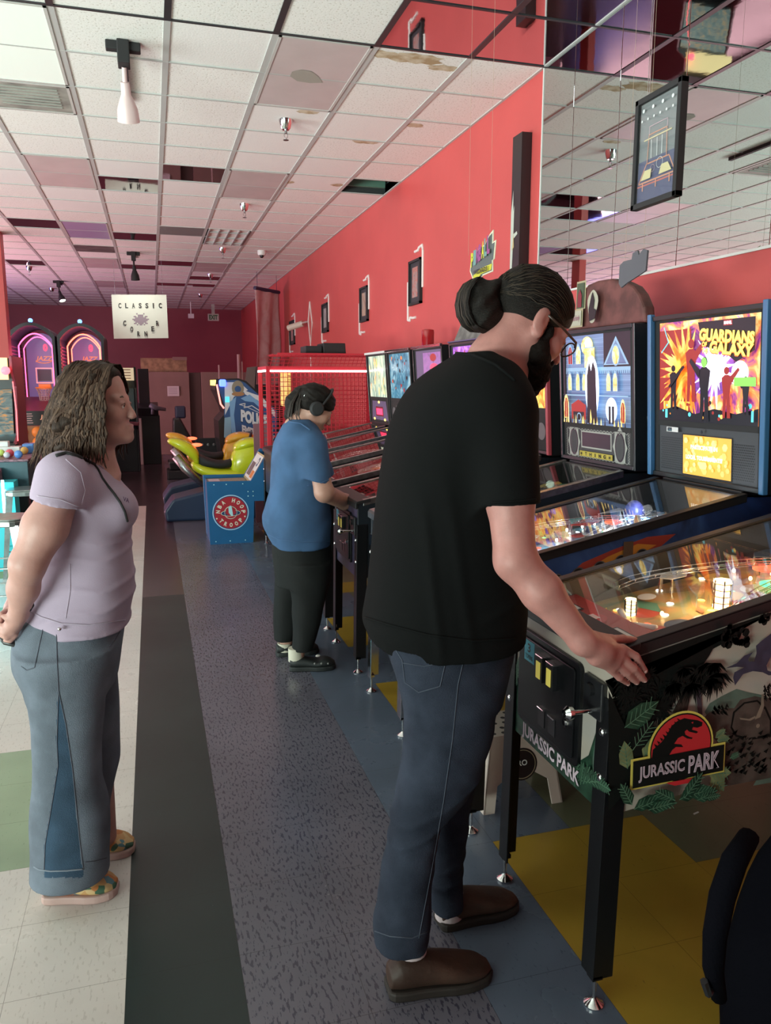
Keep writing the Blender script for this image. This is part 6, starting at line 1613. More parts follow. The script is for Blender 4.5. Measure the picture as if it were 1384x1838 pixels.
# ------------------------------------------------------------------ floor things at the right
t = thing('step_stool', 'small white plastic step stool with round holes under the pinball machines', 'step stool', (1.28, 2.62, 0), .0)
P5 = mat('stool_plastic', (.58, .48, .42), .45); hs = .275
m = MB(); a, b = .125, .105
for (dx, dy) in ((1, 0), (-1, 0), (0, 1), (0, -1)):
    A_, B_ = .165, .145; top = .015
    if dx: pts = [(-b, hs), (b, hs), (B_, 0), (B_ - .045, 0), (B_ - .06, .10), (.04, .14), (-.04, .14), (-B_ + .06, .10), (-B_ + .045, 0), (-B_, 0)]
    else: pts = [(-a, hs), (a, hs), (A_, 0), (A_ - .045, 0), (A_ - .06, .10), (.04, .14), (-.04, .14), (-A_ + .06, .10), (-A_ + .045, 0), (-A_, 0)]
    def fn(u_, z, q, dx=dx, dy=dy):
        k_ = 1 - z / hs; off = (a + (A_ - a) * k_) if dx else (b + (B_ - b) * k_); off -= q * .006
        return (dx * off, u_, z) if dx else (u_, dy * off, z)
    m.prism(pts, fn)
m.build('body', P5, t)
m = MB(); m.prof_z([(-a, -b), (a, -b), (a, b), (-a, b)], hs, hs + .012, 0); A = Art(m, (-a, -b, hs + .0125), (1, 0, 0), (0, 1, 0))
for i in range(6):
    for j in range(5): A.disc(.022 + i * .041 + (j % 2) * .012, .022 + j * .041, .010, 1, 12, lift=False)
m.build('top', [P5, mat('hole_dark', (.04, .03, .03), .8)], t)
m = MB(); A = Art(m, (-.12, -.131, .12), (1, 0, 0), (0, .0, 1), eps=.001); 
def tilt(o_): return o_
A = Art(m, (-.10, -.1305, .10), (1, 0, 0), (0, .145, 1), eps=.001); A.disc(.10, .07, .062, 0, 30); A.ring(.10, .07, .054, .003, 1); A.text('RO', .08, .065, .04, .022, 2, .02)
m.build('round_sticker', [INK, mat('sticker_tan', (.35, .28, .18), .5), PAPER], t)

# backpack leaning at the right edge
BPK = mat('backpack_black', (.003, .003, .005), .95, bump=.2, bscale=160, spec=.04)
t = thing('backpack', 'black backpack with a shoulder strap on the floor at the right edge', 'backpack', (1.42, 1.22, 0), 0)
o = (1.42, 1.22, 0)
def pack_loft(secs, n=24, e=3.0):
    b = MB(o); vs = []
    for (z, cx, cy, hx, hy) in secs:
        for k in range(n):
            q = 2 * math.pi * k / n; cq, sq = math.cos(q), math.sin(q); vs.append((cx + hx * math.copysign(abs(cq) ** (2 / e), cq), cy + hy * math.copysign(abs(sq) ** (2 / e), sq), z))
    k2 = len(secs); b.add(vs, [(i * n + j, i * n + (j + 1) % n, (i + 1) * n + (j + 1) % n, (i + 1) * n + j) for i in range(k2 - 1) for j in range(n)] + [tuple(range(n))[::-1], tuple(range((k2 - 1) * n, k2 * n))])
    return b
b = pack_loft([(.0, 1.40, 1.25, .12, .08), (.03, 1.40, 1.25, .19, .13), (.15, 1.41, 1.25, .215, .15), (.32, 1.42, 1.26, .205, .14), (.47, 1.43, 1.27, .175, .12), (.56, 1.435, 1.28, .13, .09), (.595, 1.44, 1.29, .06, .05), (.60, 1.44, 1.29, .01, .01)])
ob = b.build('body', BPK, t, smooth=True); md = ob.modifiers.new('s', 'SUBSURF'); md.levels = md.render_levels = 1
P = [at(1345, 1500, Y=1.16), at(1318, 1545, Y=1.12), at(1296, 1610, Y=1.10), at(1283, 1680, Y=1.09), at(1280, 1740, Y=1.10), at(1290, 1790, Y=1.12)]
m = MB(o)
for i in range(len(P) - 1):
    pass
m.tube(P, [.020, .024, .024, .022, .020, .016], 10, flat=.9); m.build('shoulder_strap', BPK, t, smooth=True)
m = MB(o); p = at(1272, 1775, Y=1.10); m.tube([p + Vector((-.012, 0, .02)), p + Vector((.0, 0, -.01)), p + Vector((.03, .02, -.005))], .008, 6); m.build('buckle', BLACK, t)
m = MB(o); m.tube([(1.40, 1.17, .585), (1.42, 1.16, .62), (1.47, 1.17, .62), (1.49, 1.19, .58)], .010, 8); m.build('grab_handle', BPK, t, smooth=True)
b = pack_loft([(.05, 1.44, 1.12, .11, .02), (.07, 1.44, 1.11, .13, .035), (.22, 1.45, 1.12, .12, .035), (.25, 1.45, 1.125, .10, .02)]); b.build('front_pocket', mat('pocket_grey', (.10, .085, .10), .8, bump=.4, bscale=60), t, smooth=True)
p = at(1252, 1462, Z=0.0); m = MB((p.x, p.y, 0)); A = Art(m, (p.x - .015, p.y, .0008), (1, .4, 0), (-.4, 1, 0)); A.poly([(0, 0), (.03, -.003), (.035, .004), (.006, .008)], 0)
tag(m.build('paper_scrap', PAPER), 'tiny white paper scrap on the green floor tiles', 'litter')
# ------------------------------------------------------------------ people: smooth solids grown from joints and sections
from mathutils.bvhtree import BVHTree


class Solid:
    """a signed-distance solid sampled on a grid and skinned into one closed mesh"""

    def __init__(s): s.pr = []

    def _add(s, fn, lo, hi, k, mode='u'):
        mg = k + .02; s.pr.append((fn, np.array(lo, float) - mg, np.array(hi, float) + mg, k, mode)); return s

    def cap(s, a, b, ra, rb=None, k=.012, mode='u', cut=None):
        a = np.array(a, float); b = np.array(b, float); rb = ra if rb is None else rb; ab = b - a; L = max(1e-9, ab @ ab)
        def fn(P):
            t = np.clip(((P - a) @ ab) / L, 0, 1); d = np.linalg.norm(P - a - t[..., None] * ab, axis=-1) - (ra + (rb - ra) * t)
            return d if cut is None else np.maximum(d, (P - cut[0]) @ (np.array(cut[1]) / np.linalg.norm(cut[1])))
        r = max(ra, rb); return s._add(fn, np.minimum(a, b) - r, np.maximum(a, b) + r, k, mode)

    def chain(s, pts, rs, k=.012):
        for i in range(len(pts) - 1): s.cap(pts[i], pts[i + 1], rs[i], rs[i + 1], k)
        return s

    def ell(s, c, r, k=.012, R=None, mode='u', cut=None):
        c = np.array(c, float); r = np.array(r, float)
        def fn(P):
            q = P - c
            if R is not None: q = q @ R
            n = np.linalg.norm(q / r, axis=-1); g = np.linalg.norm(q / (r * r), axis=-1) + 1e-9
            d = n * (n - 1) / g
            if cut is not None: d = np.maximum(d, (P - cut[0]) @ cut[1])
            return d
        m = r.max(); return s._add(fn, c - m, c + m, k, mode)

    def loft(s, secs, ang=0.0, k=.015, e=2.2, mode='u', wr=None, axis=2):
        """secs: (w, cu, cv, hu, hv) along the axis; the section is turned by ang about it"""
        S_ = np.array(sorted(secs), float); w = S_[:, 0]; ww = np.linspace(w[0], w[-1], 160)
        def sm(v):
            a = np.interp(ww, w, v); kk = max(3, int(160 * .035 / max(.05, w[-1] - w[0])) | 1); pad = kk // 2
            return np.convolve(np.pad(a, pad, mode='edge'), np.ones(kk) / kk, 'valid')[:160]
        T = [sm(S_[:, i]) for i in range(1, 5)]; ca, sa = math.cos(ang), math.sin(ang); ax = [i for i in range(3) if i != axis]
        def fn(P):
            z = P[..., axis]; cu, cv, hu, hv = [np.interp(z, ww, t) for t in T]
            x = P[..., ax[0]] - cu; y = P[..., ax[1]] - cv; u = x * ca + y * sa; v = -x * sa + y * ca
            rr = ((np.abs(u) / hu) ** e + (np.abs(v) / hv) ** e) ** (1 / e) + 1e-9; L = np.sqrt(u * u + v * v)
            d = L * (1 - 1 / rr); d = np.where(L < 1e-4, -np.minimum(hu, hv), d)
            d = np.maximum(d, np.maximum(w[0] - z, z - w[-1]))
            return d + (wr(P) if wr else 0)
        m = np.maximum(S_[:, 3], S_[:, 4]).max() * 1.05; lo = np.zeros(3); hi = np.zeros(3)
        lo[axis], hi[axis] = w[0], w[-1]; lo[ax[0]], hi[ax[0]] = S_[:, 1].min() - m, S_[:, 1].max() + m; lo[ax[1]], hi[ax[1]] = S_[:, 2].min() - m, S_[:, 2].max() + m
        return s._add(fn, lo, hi, k, mode)

    def plane(s, p, n, lo, hi):
        """cut away everything on the +n side inside the box lo..hi"""
        p = np.array(p, float); n = np.array(n, float) / np.linalg.norm(n)
        s.pr.append((lambda P: (P - p) @ n, np.array(lo, float), np.array(hi, float), 0.0, 'c')); return s

    def field(s, lo, h, n):
        F = np.full(n, .06, np.float32); ax = [lo[i] + h * np.arange(n[i]) for i in range(3)]
        for fn, l, u, k, mode in s.pr:
            i0 = [max(0, int((l[i] - lo[i]) / h)) for i in range(3)]; i1 = [min(n[i], int((u[i] - lo[i]) / h) + 2) for i in range(3)]
            if any(i1[i] <= i0[i] for i in range(3)): continue
            for z0 in range(i0[2], i1[2], 48):
                z1 = min(i1[2], z0 + 48)
                X, Y, Z = np.meshgrid(ax[0][i0[0]:i1[0]], ax[1][i0[1]:i1[1]], ax[2][z0:z1], indexing='ij')
                d = fn(np.stack([X, Y, Z], -1)).astype(np.float32); sl = (slice(i0[0], i1[0]), slice(i0[1], i1[1]), slice(z0, z1)); f = F[sl]
                if mode == 'u':
                    if k > 0: hh = np.clip(.5 + .5 * (f - d) / k, 0, 1); F[sl] = f + (d - f) * hh - k * hh * (1 - hh)
                    else: F[sl] = np.minimum(f, d)
                elif mode == 's':
                    d = -d
                    if k > 0: hh = np.clip(.5 - .5 * (f - d) / k, 0, 1); F[sl] = f + (d - f) * hh + k * hh * (1 - hh)
                    else: F[sl] = np.maximum(f, d)
                else: F[sl] = np.maximum(f, d)
        return F

    def mesh(s, h=.006, disp=None):
        us = [p for p in s.pr if p[4] == 'u']
        lo = np.min([p[1] for p in us], 0) - 2 * h; hi = np.max([p[2] for p in us], 0) + 2 * h
        n = tuple(int(v) for v in np.ceil((hi - lo) / h) + 1); F = s.field(lo, h, n)
        if disp is not None:
            near = np.argwhere(np.abs(F) < .03); P = lo + near * h; F[tuple(near.T)] += disp(P).astype(np.float32)
        I = F < 0
        I[0] = I[-1] = False; I[:, 0] = I[:, -1] = False; I[:, :, 0] = I[:, :, -1] = False
        F = np.where(I, F, np.maximum(F, 1e-6))
        c = np.zeros(tuple(v - 1 for v in n), np.int8)
        for a in (0, 1):
            for b in (0, 1):
                for d in (0, 1): c += I[a:n[0] - 1 + a, b:n[1] - 1 + b, d:n[2] - 1 + d]
        act = (c > 0) & (c < 8); idx = np.argwhere(act); ids = np.full(c.shape, -1, np.int64); ids[tuple(idx.T)] = np.arange(len(idx))
        cr = [(a, b, d) for a in (0, 1) for b in (0, 1) for d in (0, 1)]; val = np.stack([F[idx[:, 0] + a, idx[:, 1] + b, idx[:, 2] + d] for a, b, d in cr], 1)
        acc = np.zeros((len(idx), 3)); cnt = np.zeros(len(idx))
        for i in range(8):
            for j in range(i + 1, 8):
                df = [cr[j][q] - cr[i][q] for q in range(3)]
                if sum(abs(v) for v in df) != 1: continue
                m = (val[:, i] < 0) != (val[:, j] < 0); t = np.where(m, val[:, i] / np.where(m, val[:, i] - val[:, j], 1), 0)
                acc += m[:, None] * (np.array(cr[i]) + t[:, None] * np.array(df)); cnt += m
        V = lo + (idx + acc / np.maximum(cnt, 1)[:, None]) * h; Q = []
        for ax_ in range(3):
            sl0 = [slice(0, n[i]) for i in range(3)]; sl1 = list(sl0); sl0[ax_] = slice(0, n[ax_] - 1); sl1[ax_] = slice(1, n[ax_])
            A0, A1 = I[tuple(sl0)], I[tuple(sl1)]; e = np.argwhere(A0 != A1); o1, o2 = (ax_ + 1) % 3, (ax_ + 2) % 3
            e = e[(e[:, o1] > 0) & (e[:, o2] > 0)]; sg = A0[tuple(e.T)]
            def cell(d1, d2): q = e.copy(); q[:, o1] -= d1; q[:, o2] -= d2; return ids[tuple(q.T)]
            q = np.stack([cell(1, 1), cell(0, 1), cell(0, 0), cell(1, 0)], 1); q[~sg] = q[~sg][:, ::-1]; Q.append(q)
        Q = np.concatenate(Q); Q = Q[(Q >= 0).all(1)]
        # light relaxation
        nb = np.zeros((len(V), 3)); ct = np.zeros(len(V))
        for a, b in ((0, 1), (1, 2), (2, 3), (3, 0)):
            np.add.at(nb, Q[:, a], V[Q[:, b]]); np.add.at(nb, Q[:, b], V[Q[:, a]]); np.add.at(ct, Q[:, a], 1); np.add.at(ct, Q[:, b], 1)
        V = V * .5 + .5 * nb / np.maximum(ct, 1)[:, None]
        return V, Q


def skin_mesh(name, VQ, mats_, parent, off, matfn=None):
    V, Q = VQ; me = bpy.data.meshes.new(name); V = V - np.array(off)
    me.vertices.add(len(V)); me.vertices.foreach_set('co', V.astype(np.float32).ravel())
    me.loops.add(len(Q) * 4); me.loops.foreach_set('vertex_index', Q.astype(np.int32).ravel())
    me.polygons.add(len(Q)); me.polygons.foreach_set('loop_start', np.arange(0, len(Q) * 4, 4, dtype=np.int32))
    me.polygons.foreach_set('loop_total', np.full(len(Q), 4, np.int32)); me.polygons.foreach_set('use_smooth', np.ones(len(Q), bool))
    for m in (mats_ if isinstance(mats_, (list, tuple)) else [mats_]): me.materials.append(m)
    me.update(calc_edges=True); me.validate()
    if matfn is not None:
        c = (V[Q].mean(1) + np.array(off)); e1 = V[Q[:, 2]] - V[Q[:, 0]]; e2 = V[Q[:, 3]] - V[Q[:, 1]]; nn = np.cross(e1, e2); nn /= np.linalg.norm(nn, axis=1)[:, None] + 1e-12
        me.polygons.foreach_set('material_index', matfn(c, nn).astype(np.int32))
    o = bpy.data.objects.new(name, me); COL.objects.link(o); o.parent = parent
    return o


def basis(fwd, up=(0, 0, 1)):
    f = np.array(fwd, float); f /= np.linalg.norm(f); u = np.array(up, float); l = np.cross(u, f); l /= np.linalg.norm(l); u = np.cross(f, l)
    return np.stack([f, l, u], 1)          # columns: forward, left, up


class Head:
    def __init__(s, c, fwd, scale=1.0, up=(0, 0, 1)): s.c = np.array(c, float); s.R = basis(fwd, up); s.k = scale

    def w(s, x, y, z): return s.c + s.R @ (np.array([x, y, z]) * s.k)

    def grow(s, S_, female=False, jaw=1.0, nose=1.0):
        k = s.k; w = s.w; R = s.R
        E = lambda c, r, kk=.012, mode='u': S_.ell(w(*c), np.array(r) * k, kk, R, mode)
        C = lambda a, b, ra, rb, kk=.01: S_.cap(w(*a), w(*b), ra * k, rb * k, kk)
        E((-.012, 0, .035), (.098, .077, .085)); E((.034, 0, -.030), (.060, .062, .080), .02); E((.044, 0, -.082), (.042, .044 * jaw, .032), .02)
        for y in (-1, 1):
            C((-.012, y * .056, -.048), (.055, y * .026 * jaw, -.100), .017 * jaw, .015, .02)
            E((.060, y * .040, -.036), (.026, .024, .028), .02); C((.083, y * .014, .008), (.074, y * .046, .010), .0105, .010, .014)
            E((.106, y * .0115, -.048), (.010, .0075, .0075), .006)
            E((.098, y * .032, -.012), (.012, .017, .010), .012, 's')
            E((.079, y * .031, -.012), (.0145, .0145, .0125), .004)
            E((-.020, y * .080, -.010), (.021, .009, .034), .008); E((-.008, y * .092, -.004), (.013, .0095, .021), .004, 's'); E((-.010, y * .079, -.040), (.011, .007, .011), .006)
        C((.086, 0, .002), (.112 * nose, 0, -.040), .0085, .0115, .010); E((.084, 0, -.113), (.018, .020, .016), .02)
        E((.0965, 0, -.0755), (.0095, .021, .0055), .005); E((.095, 0, -.087), (.0095, .018, .0062), .005); E((.104, 0, -.0812), (.0055, .022, .0014), .002, 's')
        for y in (-1, 1): E((.0815, y * .031, -.0045), (.0138, .0160, .0075), .003)

    def features(s, parent, off, brow, iris, lipm, both=True):
        for y in (-1, 1):
            m = MB(off); c = s.w(.0815, y * .031, -.012); m.ball(c, .0122 * s.k, 16, 0); f = s.R[:, 0]; m.ball(c + f * .0082 * s.k, .0055 * s.k, 10, 1)
            m.build('eye', [mat('eye_white', (.75, .70, .68), .2), iris], parent, smooth=True)
            m = MB(off); m.tube([s.w(.089, y * .016, .010), s.w(.0885, y * .030, .017), s.w(.080, y * .048, .012)], [.0022 * s.k, .0032 * s.k, .0015 * s.k], 8); m.build('eyebrow', brow, parent, smooth=True)
            m = MB(off); m.tube([s.w(.0925, y * .019, -.010), s.w(.0955, y * .031, -.0035), s.w(.088, y * .045, -.010)], [.0010 * s.k, .0017 * s.k, .0008 * s.k], 6); m.build('eyelid', mat('eyelid_brown', (.20, .10, .08), .6), parent, smooth=True)
        if lipm:
            L = Solid(); L.ell(s.w(.0972, 0, -.0755), np.array((.0088, .0205, .0052)) * s.k, .002, s.R); L.ell(s.w(.0957, 0, -.087), np.array((.0088, .0175, .0058)) * s.k, .002, s.R)
            L.ell(s.w(.1065, 0, -.0812), np.array((.0045, .022, .0012)) * s.k, .001, s.R, 's'); skin_mesh('lips', L.mesh(.0012), lipm, parent, off)


def px(x, y, Y): return np.array(at(x, y, Y=Y))


def rows(data, Y, ang=0.0):
    """sections from photo rows: (py, left, right, lateral half width[, Y]) for someone facing +X turned by ang"""
    out = []
    for r in data:
        py, l, rr, hv = r[:4]; Yc = r[4] if len(r) > 4 else Y
        c = px((l + rr) / 2, py, Yc); ry = ray((l + rr) / 2, py); dep = c[1] / ry.y * FPX; w = (rr - l) / 2 * dep / FPX * 1.0
        az = math.atan2(ry.x, ry.y); th = az + ang; sv = (hv * math.sin(th)) ** 2
        hu = math.sqrt(max(w * w - sv, (w * .55) ** 2)) / max(.3, abs(math.cos(th)))
        out.append((c[2], c[0], c[1], hu, hv))
    return out


def drape(ob, pts, r, name, m, parent, off, lift=.0008, n=6, step=4.0):
    """lay a thin cord along photo points onto the mesh surface"""
    me = ob.data; bv = BVHTree.FromPolygons([v.co + Vector(off) for v in me.vertices], [tuple(p.vertices) for p in me.polygons]); O = Vector((0, 0, CH)); P = []
    for i in range(len(pts) - 1):
        k = max(1, int(math.dist(pts[i], pts[i + 1]) / step))
        for j in range(k + (1 if i == len(pts) - 2 else 0)):
            u = j / k; x = pts[i][0] + (pts[i + 1][0] - pts[i][0]) * u; y = pts[i][1] + (pts[i + 1][1] - pts[i][1]) * u
            d = ray(x, y).normalized(); h = bv.ray_cast(O, d)
            if h[0] is not None: P.append(h[0] - d * lift)
    if len(P) < 2: return None
    b = MB(off); b.tube(P, r, n); return b.build(name, m, parent, smooth=True)


def sstep(x, a, b): t = np.clip((x - a) / (b - a), 0, 1); return t * t * (3 - 2 * t)


def folds(seed, amp=.003, f=1.0, dirs=5):
    rn = np.random.RandomState(seed); D = [(rn.normal(size=3) * np.array([14, 14, 22]) * f, rn.uniform(0, 6)) for _ in range(dirs)]
    def fn(P):
        d = np.zeros(P.shape[:-1]); 
        for v, ph in D: d += np.sin(P @ v + ph + 1.5 * np.sin(P @ (v[::-1] * .6) + ph))
        return amp * d / dirs * 1.6
    return fn


SKIN_M = mat('skin_man', (.45, .20, .175), .5, var=.10, vscale=35, bump=.06, bscale=220, sss=.12)
SKIN_L = mat('skin_light', (.52, .285, .245), .48, var=.08, vscale=30, bump=.05, bscale=220, sss=.12)
SKIN_T = mat('skin_tan', (.46, .25, .19), .48, var=.08, vscale=30, sss=.12)
HAIR_D = mat('hair_dark', (.013, .0095, .008), .5, var=.5, vscale=60, stretch=(1, 4, 9), bump=.35, bscale=90, spec=.18)
HAIR_B = mat('hair_brown', (.042, .025, .018), .55, var=.55, vscale=50, stretch=(5, 5, .8), bump=.3, bscale=70, spec=.15)
IRIS = mat('iris_dark', (.03, .022, .018), .2)
SHIRT_B = mat('tee_black', (.0042, .0046, .0048), .9, bump=.15, bscale=500, spec=.12)
SHIRT_V = mat('tee_lilac', (.43, .345, .45), .85, bump=.12, bscale=400, var=.05, vscale=8, spec=.3)
SHIRT_U = mat('tee_blue', (.052, .115, .235), .85, bump=.12, bscale=400, var=.25, vscale=6, spec=.3)
DENIM_D = mat('denim_dark', (.030, .038, .060), .85, var=.45, vscale=9, col2=(.015, .020, .034), bump=.35, bscale=420, spec=.25)
DENIM_L = mat('denim_light', (.17, .20, .25), .85, var=.35, vscale=7, bump=.35, bscale=420, spec=.25)
DENIM_I = mat('denim_insert', (.045, .085, .14), .85, var=.3, vscale=9, bump=.35, bscale=420, spec=.25)
PANT_K = mat('pants_black', (.008, .009, .009), .8, bump=.15, bscale=300, spec=.25)
STITCH = mat('stitch', (.20, .23, .28), .8); STITD = mat('stitch_dark', (.045, .055, .08), .8)

# ============================================================ the man in the black T-shirt
man = thing('person', 'bearded person with a hair bun, glasses, black T-shirt and jeans playing the nearest pinball machine', 'person', (.80, 1.85, 0)); MO = (.80, 1.85, 0)
YM = 1.87
hd = Head(px(953, 580, 1.87), (math.cos(.52) * .995, .10, -math.sin(.52)), 1.03)
B = Solid(); hd.grow(B)
nb = px(862, 640, 1.87); B.cap(hd.w(-.035, 0, -.045), nb + np.array([.035, 0, -.01]), .060, .068, .03); B.cap(hd.w(.0, 0, -.055), nb + np.array([.075, 0, -.06]), .055, .06, .03)
B.cap(nb + np.array([.04, -.02, -.05]), px(850, 710, 1.78), .050, .045, .03); B.cap(nb + np.array([.04, .02, -.05]), px(850, 710, 1.96), .050, .045, .03)
# chest core down to the hips
B.loft(rows([(690, 780, 900, .15), (760, 740, 920, .17), (900, 715, 900, .155), (1050, 700, 900, .15), (1150, 705, 890, .15)], YM), k=.03)
# near arm
sh, el, wrp = px(905, 770, 1.665), px(925, 1006, 1.575), px(1047, 1152, 1.505)
B.chain([sh, sh * .45 + el * .55, el], [.058, .053, .047], .02); mid = el * .62 + wrp * .38; B.chain([el, mid + np.array([0, -.004, 0]), wrp], [.046, .0455, .029], .02)
# near hand
pal = px(1082, 1170, 1.505); B.cap(wrp, pal, .029, .026, .02); B.cap(px(1070, 1158, 1.51), px(1112, 1168, 1.520), .023, .015, .016); B.cap(px(1072, 1172, 1.507), px(1106, 1184, 1.514), .023, .015, .016); B.cap(px(1070, 1180, 1.507), px(1098, 1198, 1.515), .019, .012, .016)
for (a, b, c, r) in (((1117, 1163, 1.520), (1142, 1178, 1.522), (1158, 1204, 1.535), .0092), ((1112, 1176, 1.516), (1138, 1199, 1.518), (1157, 1221, 1.534), .0095), ((1104, 1190, 1.515), (1126, 1208, 1.518), (1143, 1225, 1.535), .0090), ((1094, 1201, 1.516), (1112, 1217, 1.52), (1127, 1227, 1.537), .0078)):
    a, b, c = px(*a), px(*b), px(*c); B.cap(a, b, r * 1.12, r, .006); B.cap(b, c, r, r * .82, .004)
B.cap(px(1064, 1146, 1.52), px(1096, 1148, 1.545), .018, .0125, .012); B.cap(px(1096, 1148, 1.545), px(1118, 1147, 1.562), .0115, .0105, .006); B.cap(px(1118, 1147, 1.562), px(1140, 1149, 1.578), .0105, .0085, .004)
# far arm and hand on the other flipper side
s2, e2, w2 = np.array([.83, 2.08, 1.50]), np.array([.88, 2.20, 1.20]), np.array([1.00, 2.165, 1.03])
B.chain([s2, e2], [.056, .046], .02); B.chain([e2, w2], [.045, .028], .02); B.cap(w2, w2 + np.array([.07, 0, -.03]), .027, .022, .015)
for k in range(4): a = w2 + np.array([.07, .006 * k, -.015 - .018 * k]); B.cap(a, a + np.array([.035, -.004, -.02]), .009, .0085, .005); B.cap(a + np.array([.035, -.004, -.02]), a + np.array([.055, -.012, -.045]), .0085, .007, .004)
B.cap(w2 + np.array([.03, -.01, .0]), w2 + np.array([.07, -.035, -.005]), .012, .009, .008)
# legs inside the jeans
for (Yl, hp, kn, an) in ((1.765, (815, 1190), (762, 1450), (730, 1690)), (1.965, (830, 1190), (800, 1420), (800, 1612))):
    B.chain([px(*hp, Yl), px(*kn, Yl), px(*an, Yl)], [.07, .05, .034], .02)
body = skin_mesh('body', B.mesh(.0045), SKIN_M, man, MO)
hd.features(man, MO, HAIR_D, IRIS, None)
# fingernails
for (x, y, Yn) in ((1159, 1205, 1.526), (1158.5, 1222, 1.526), (1144, 1226, 1.527), (1128, 1228, 1.530)):
    m = MB(MO); m.ball(px(x, y, Yn + .002), .005, 8, sc=(1, .35, 1)); m.build('fingernail', mat('nail', (.66, .42, .38), .3), man, smooth=True)
# T-shirt
T = Solid()
T.loft(rows([(632, 826, 868, .085), (642, 806, 905, .13), (660, 775, 928, .175), (690, 737, 944, .215), (720, 718, 952, .225), (760, 702, 955, .225), (800, 692, 950, .222), (850, 683, 940, .218), (900, 676, 932, .215), (950, 672, 930, .212),
             (1000, 668, 934, .212), (1050, 663, 938, .213), (1090, 656, 940, .215), (1112, 652, 940, .216), (1140, 664, 938, .214)], YM), k=.02, e=2.3)
shs = px(900, 748, 1.69); hm = px(922, 907, 1.603)
T.cap(shs, hm + np.array([.0, 0, -.05]), .083, .066, .05, cut=(hm, (.03, -.12, -1)))
T.cap(np.array([.82, 2.04, 1.52]), np.array([.86, 2.15, 1.30]), .083, .068, .05, cut=(np.array([.86, 2.14, 1.33]), (.1, .3, -1)))
fm = folds(4, .0035, .8)
def mdisp(P):
    z = P[:, 2]; x = P[:, 0]; d = fm(P) * (.5 + .8 * (1 - sstep(z, .95, 1.5)))
    d += -.006 * np.exp(-((x - .60 - (1.25 - z) * .10) / .012) ** 2) * sstep(z, .88, 1.0) * (1 - sstep(z, 1.25, 1.4))      # long vertical folds at the back
    d += -.005 * np.exp(-((x - .66 - (1.25 - z) * .16) / .014) ** 2) * sstep(z, .90, 1.0) * (1 - sstep(z, 1.2, 1.45))
    d += -.005 * np.exp(-((z - 1.02 - (x - .7) * .35) / .012) ** 2) * sstep(x, .68, .78)
    return d
shirt = skin_mesh('t_shirt', T.mesh(.0055, mdisp), SHIRT_B, man, MO)
drape(shirt, [(815, 634), (850, 637), (890, 655), (925, 684)], .0045, 'collar', SHIRT_B, shirt, MO)
drape(shirt, [(655, 1108), (700, 1122), (770, 1140), (850, 1150), (925, 1146)], .0032, 'hem', SHIRT_B, shirt, MO)
drape(shirt, [(882, 902), (920, 900), (963, 897)], .003, 'hem', SHIRT_B, shirt, MO)
# jeans
J = Solid()
J.loft(rows([(1085, 690, 915, .175), (1130, 682, 918, .180), (1165, 694, 915, .178), (1200, 706, 908, .175), (1235, 719, 899, .165)], YM), k=.03, e=2.4)
J.loft(rows([(1150, 700, 905, .095), (1200, 708, 908, .098), (1250, 724, 897, .096), (1300, 725, 888, .095), (1343, 723, 880, .092), (1380, 718, 866, .088), (1427, 710, 838, .084), (1465, 703, 800, .080), (1490, 697, 788, .078), (1530, 691, 781, .076), (1574, 683, 776, .075), (1620, 676, 771, .078), (1660, 669, 771, .080), (1688, 671, 768, .078)], 1.765), k=.03)
J.loft(rows([(1170, 730, 905, .09), (1250, 730, 893, .09), (1343, 735, 868, .088), (1400, 742, 855, .085), (1452, 752, 843, .08), (1503, 760, 836, .075), (1553, 765, 830, .073), (1600, 768, 831, .073), (1622, 770, 831, .072)], 1.965), k=.03)
fj = folds(9, .0035, 1.3); KN = px(770, 1450, 1.765)
def jdisp(P):
    d = fj(P); z = P[:, 2]
    for zz, a in ((KN[2] + .03, .004), (KN[2] - .02, .005), (.16, .004), (.11, .004)): d += -a * np.exp(-((z - zz - (P[:, 0] - KN[0]) * .5) / .010) ** 2)
    return d
jeans = skin_mesh('jeans', J.mesh(.0055, jdisp), DENIM_D, man, MO)
drape(jeans, [(838, 1160), (822, 1230), (812, 1330), (796, 1440), (775, 1560), (752, 1684)], .0014, 'side_seam', STITD, jeans, MO)
drape(jeans, [(722, 1190), (762, 1196), (800, 1188)], .0012, 'pocket_stitch', STITD, jeans, MO)
drape(jeans, [(700, 1150), (722, 1185), (727, 1225), (752, 1243), (790, 1232), (800, 1188), (806, 1152)], .0014, 'pocket_stitch', STITD, jeans, MO)
drape(jeans, [(669, 1670), (700, 1681), (740, 1684), (768, 1672)], .0016, 'hem_stitch', STITD, jeans, MO)
# shoes and socks
LEA = mat('shoe_brown', (.055, .024, .014), .6, var=.35, vscale=12, bump=.15, bscale=80); SOLE = mat('shoe_sole', (.018, .012, .009), .7); SOCK = mat('sock_pale', (.55, .45, .46), .8)


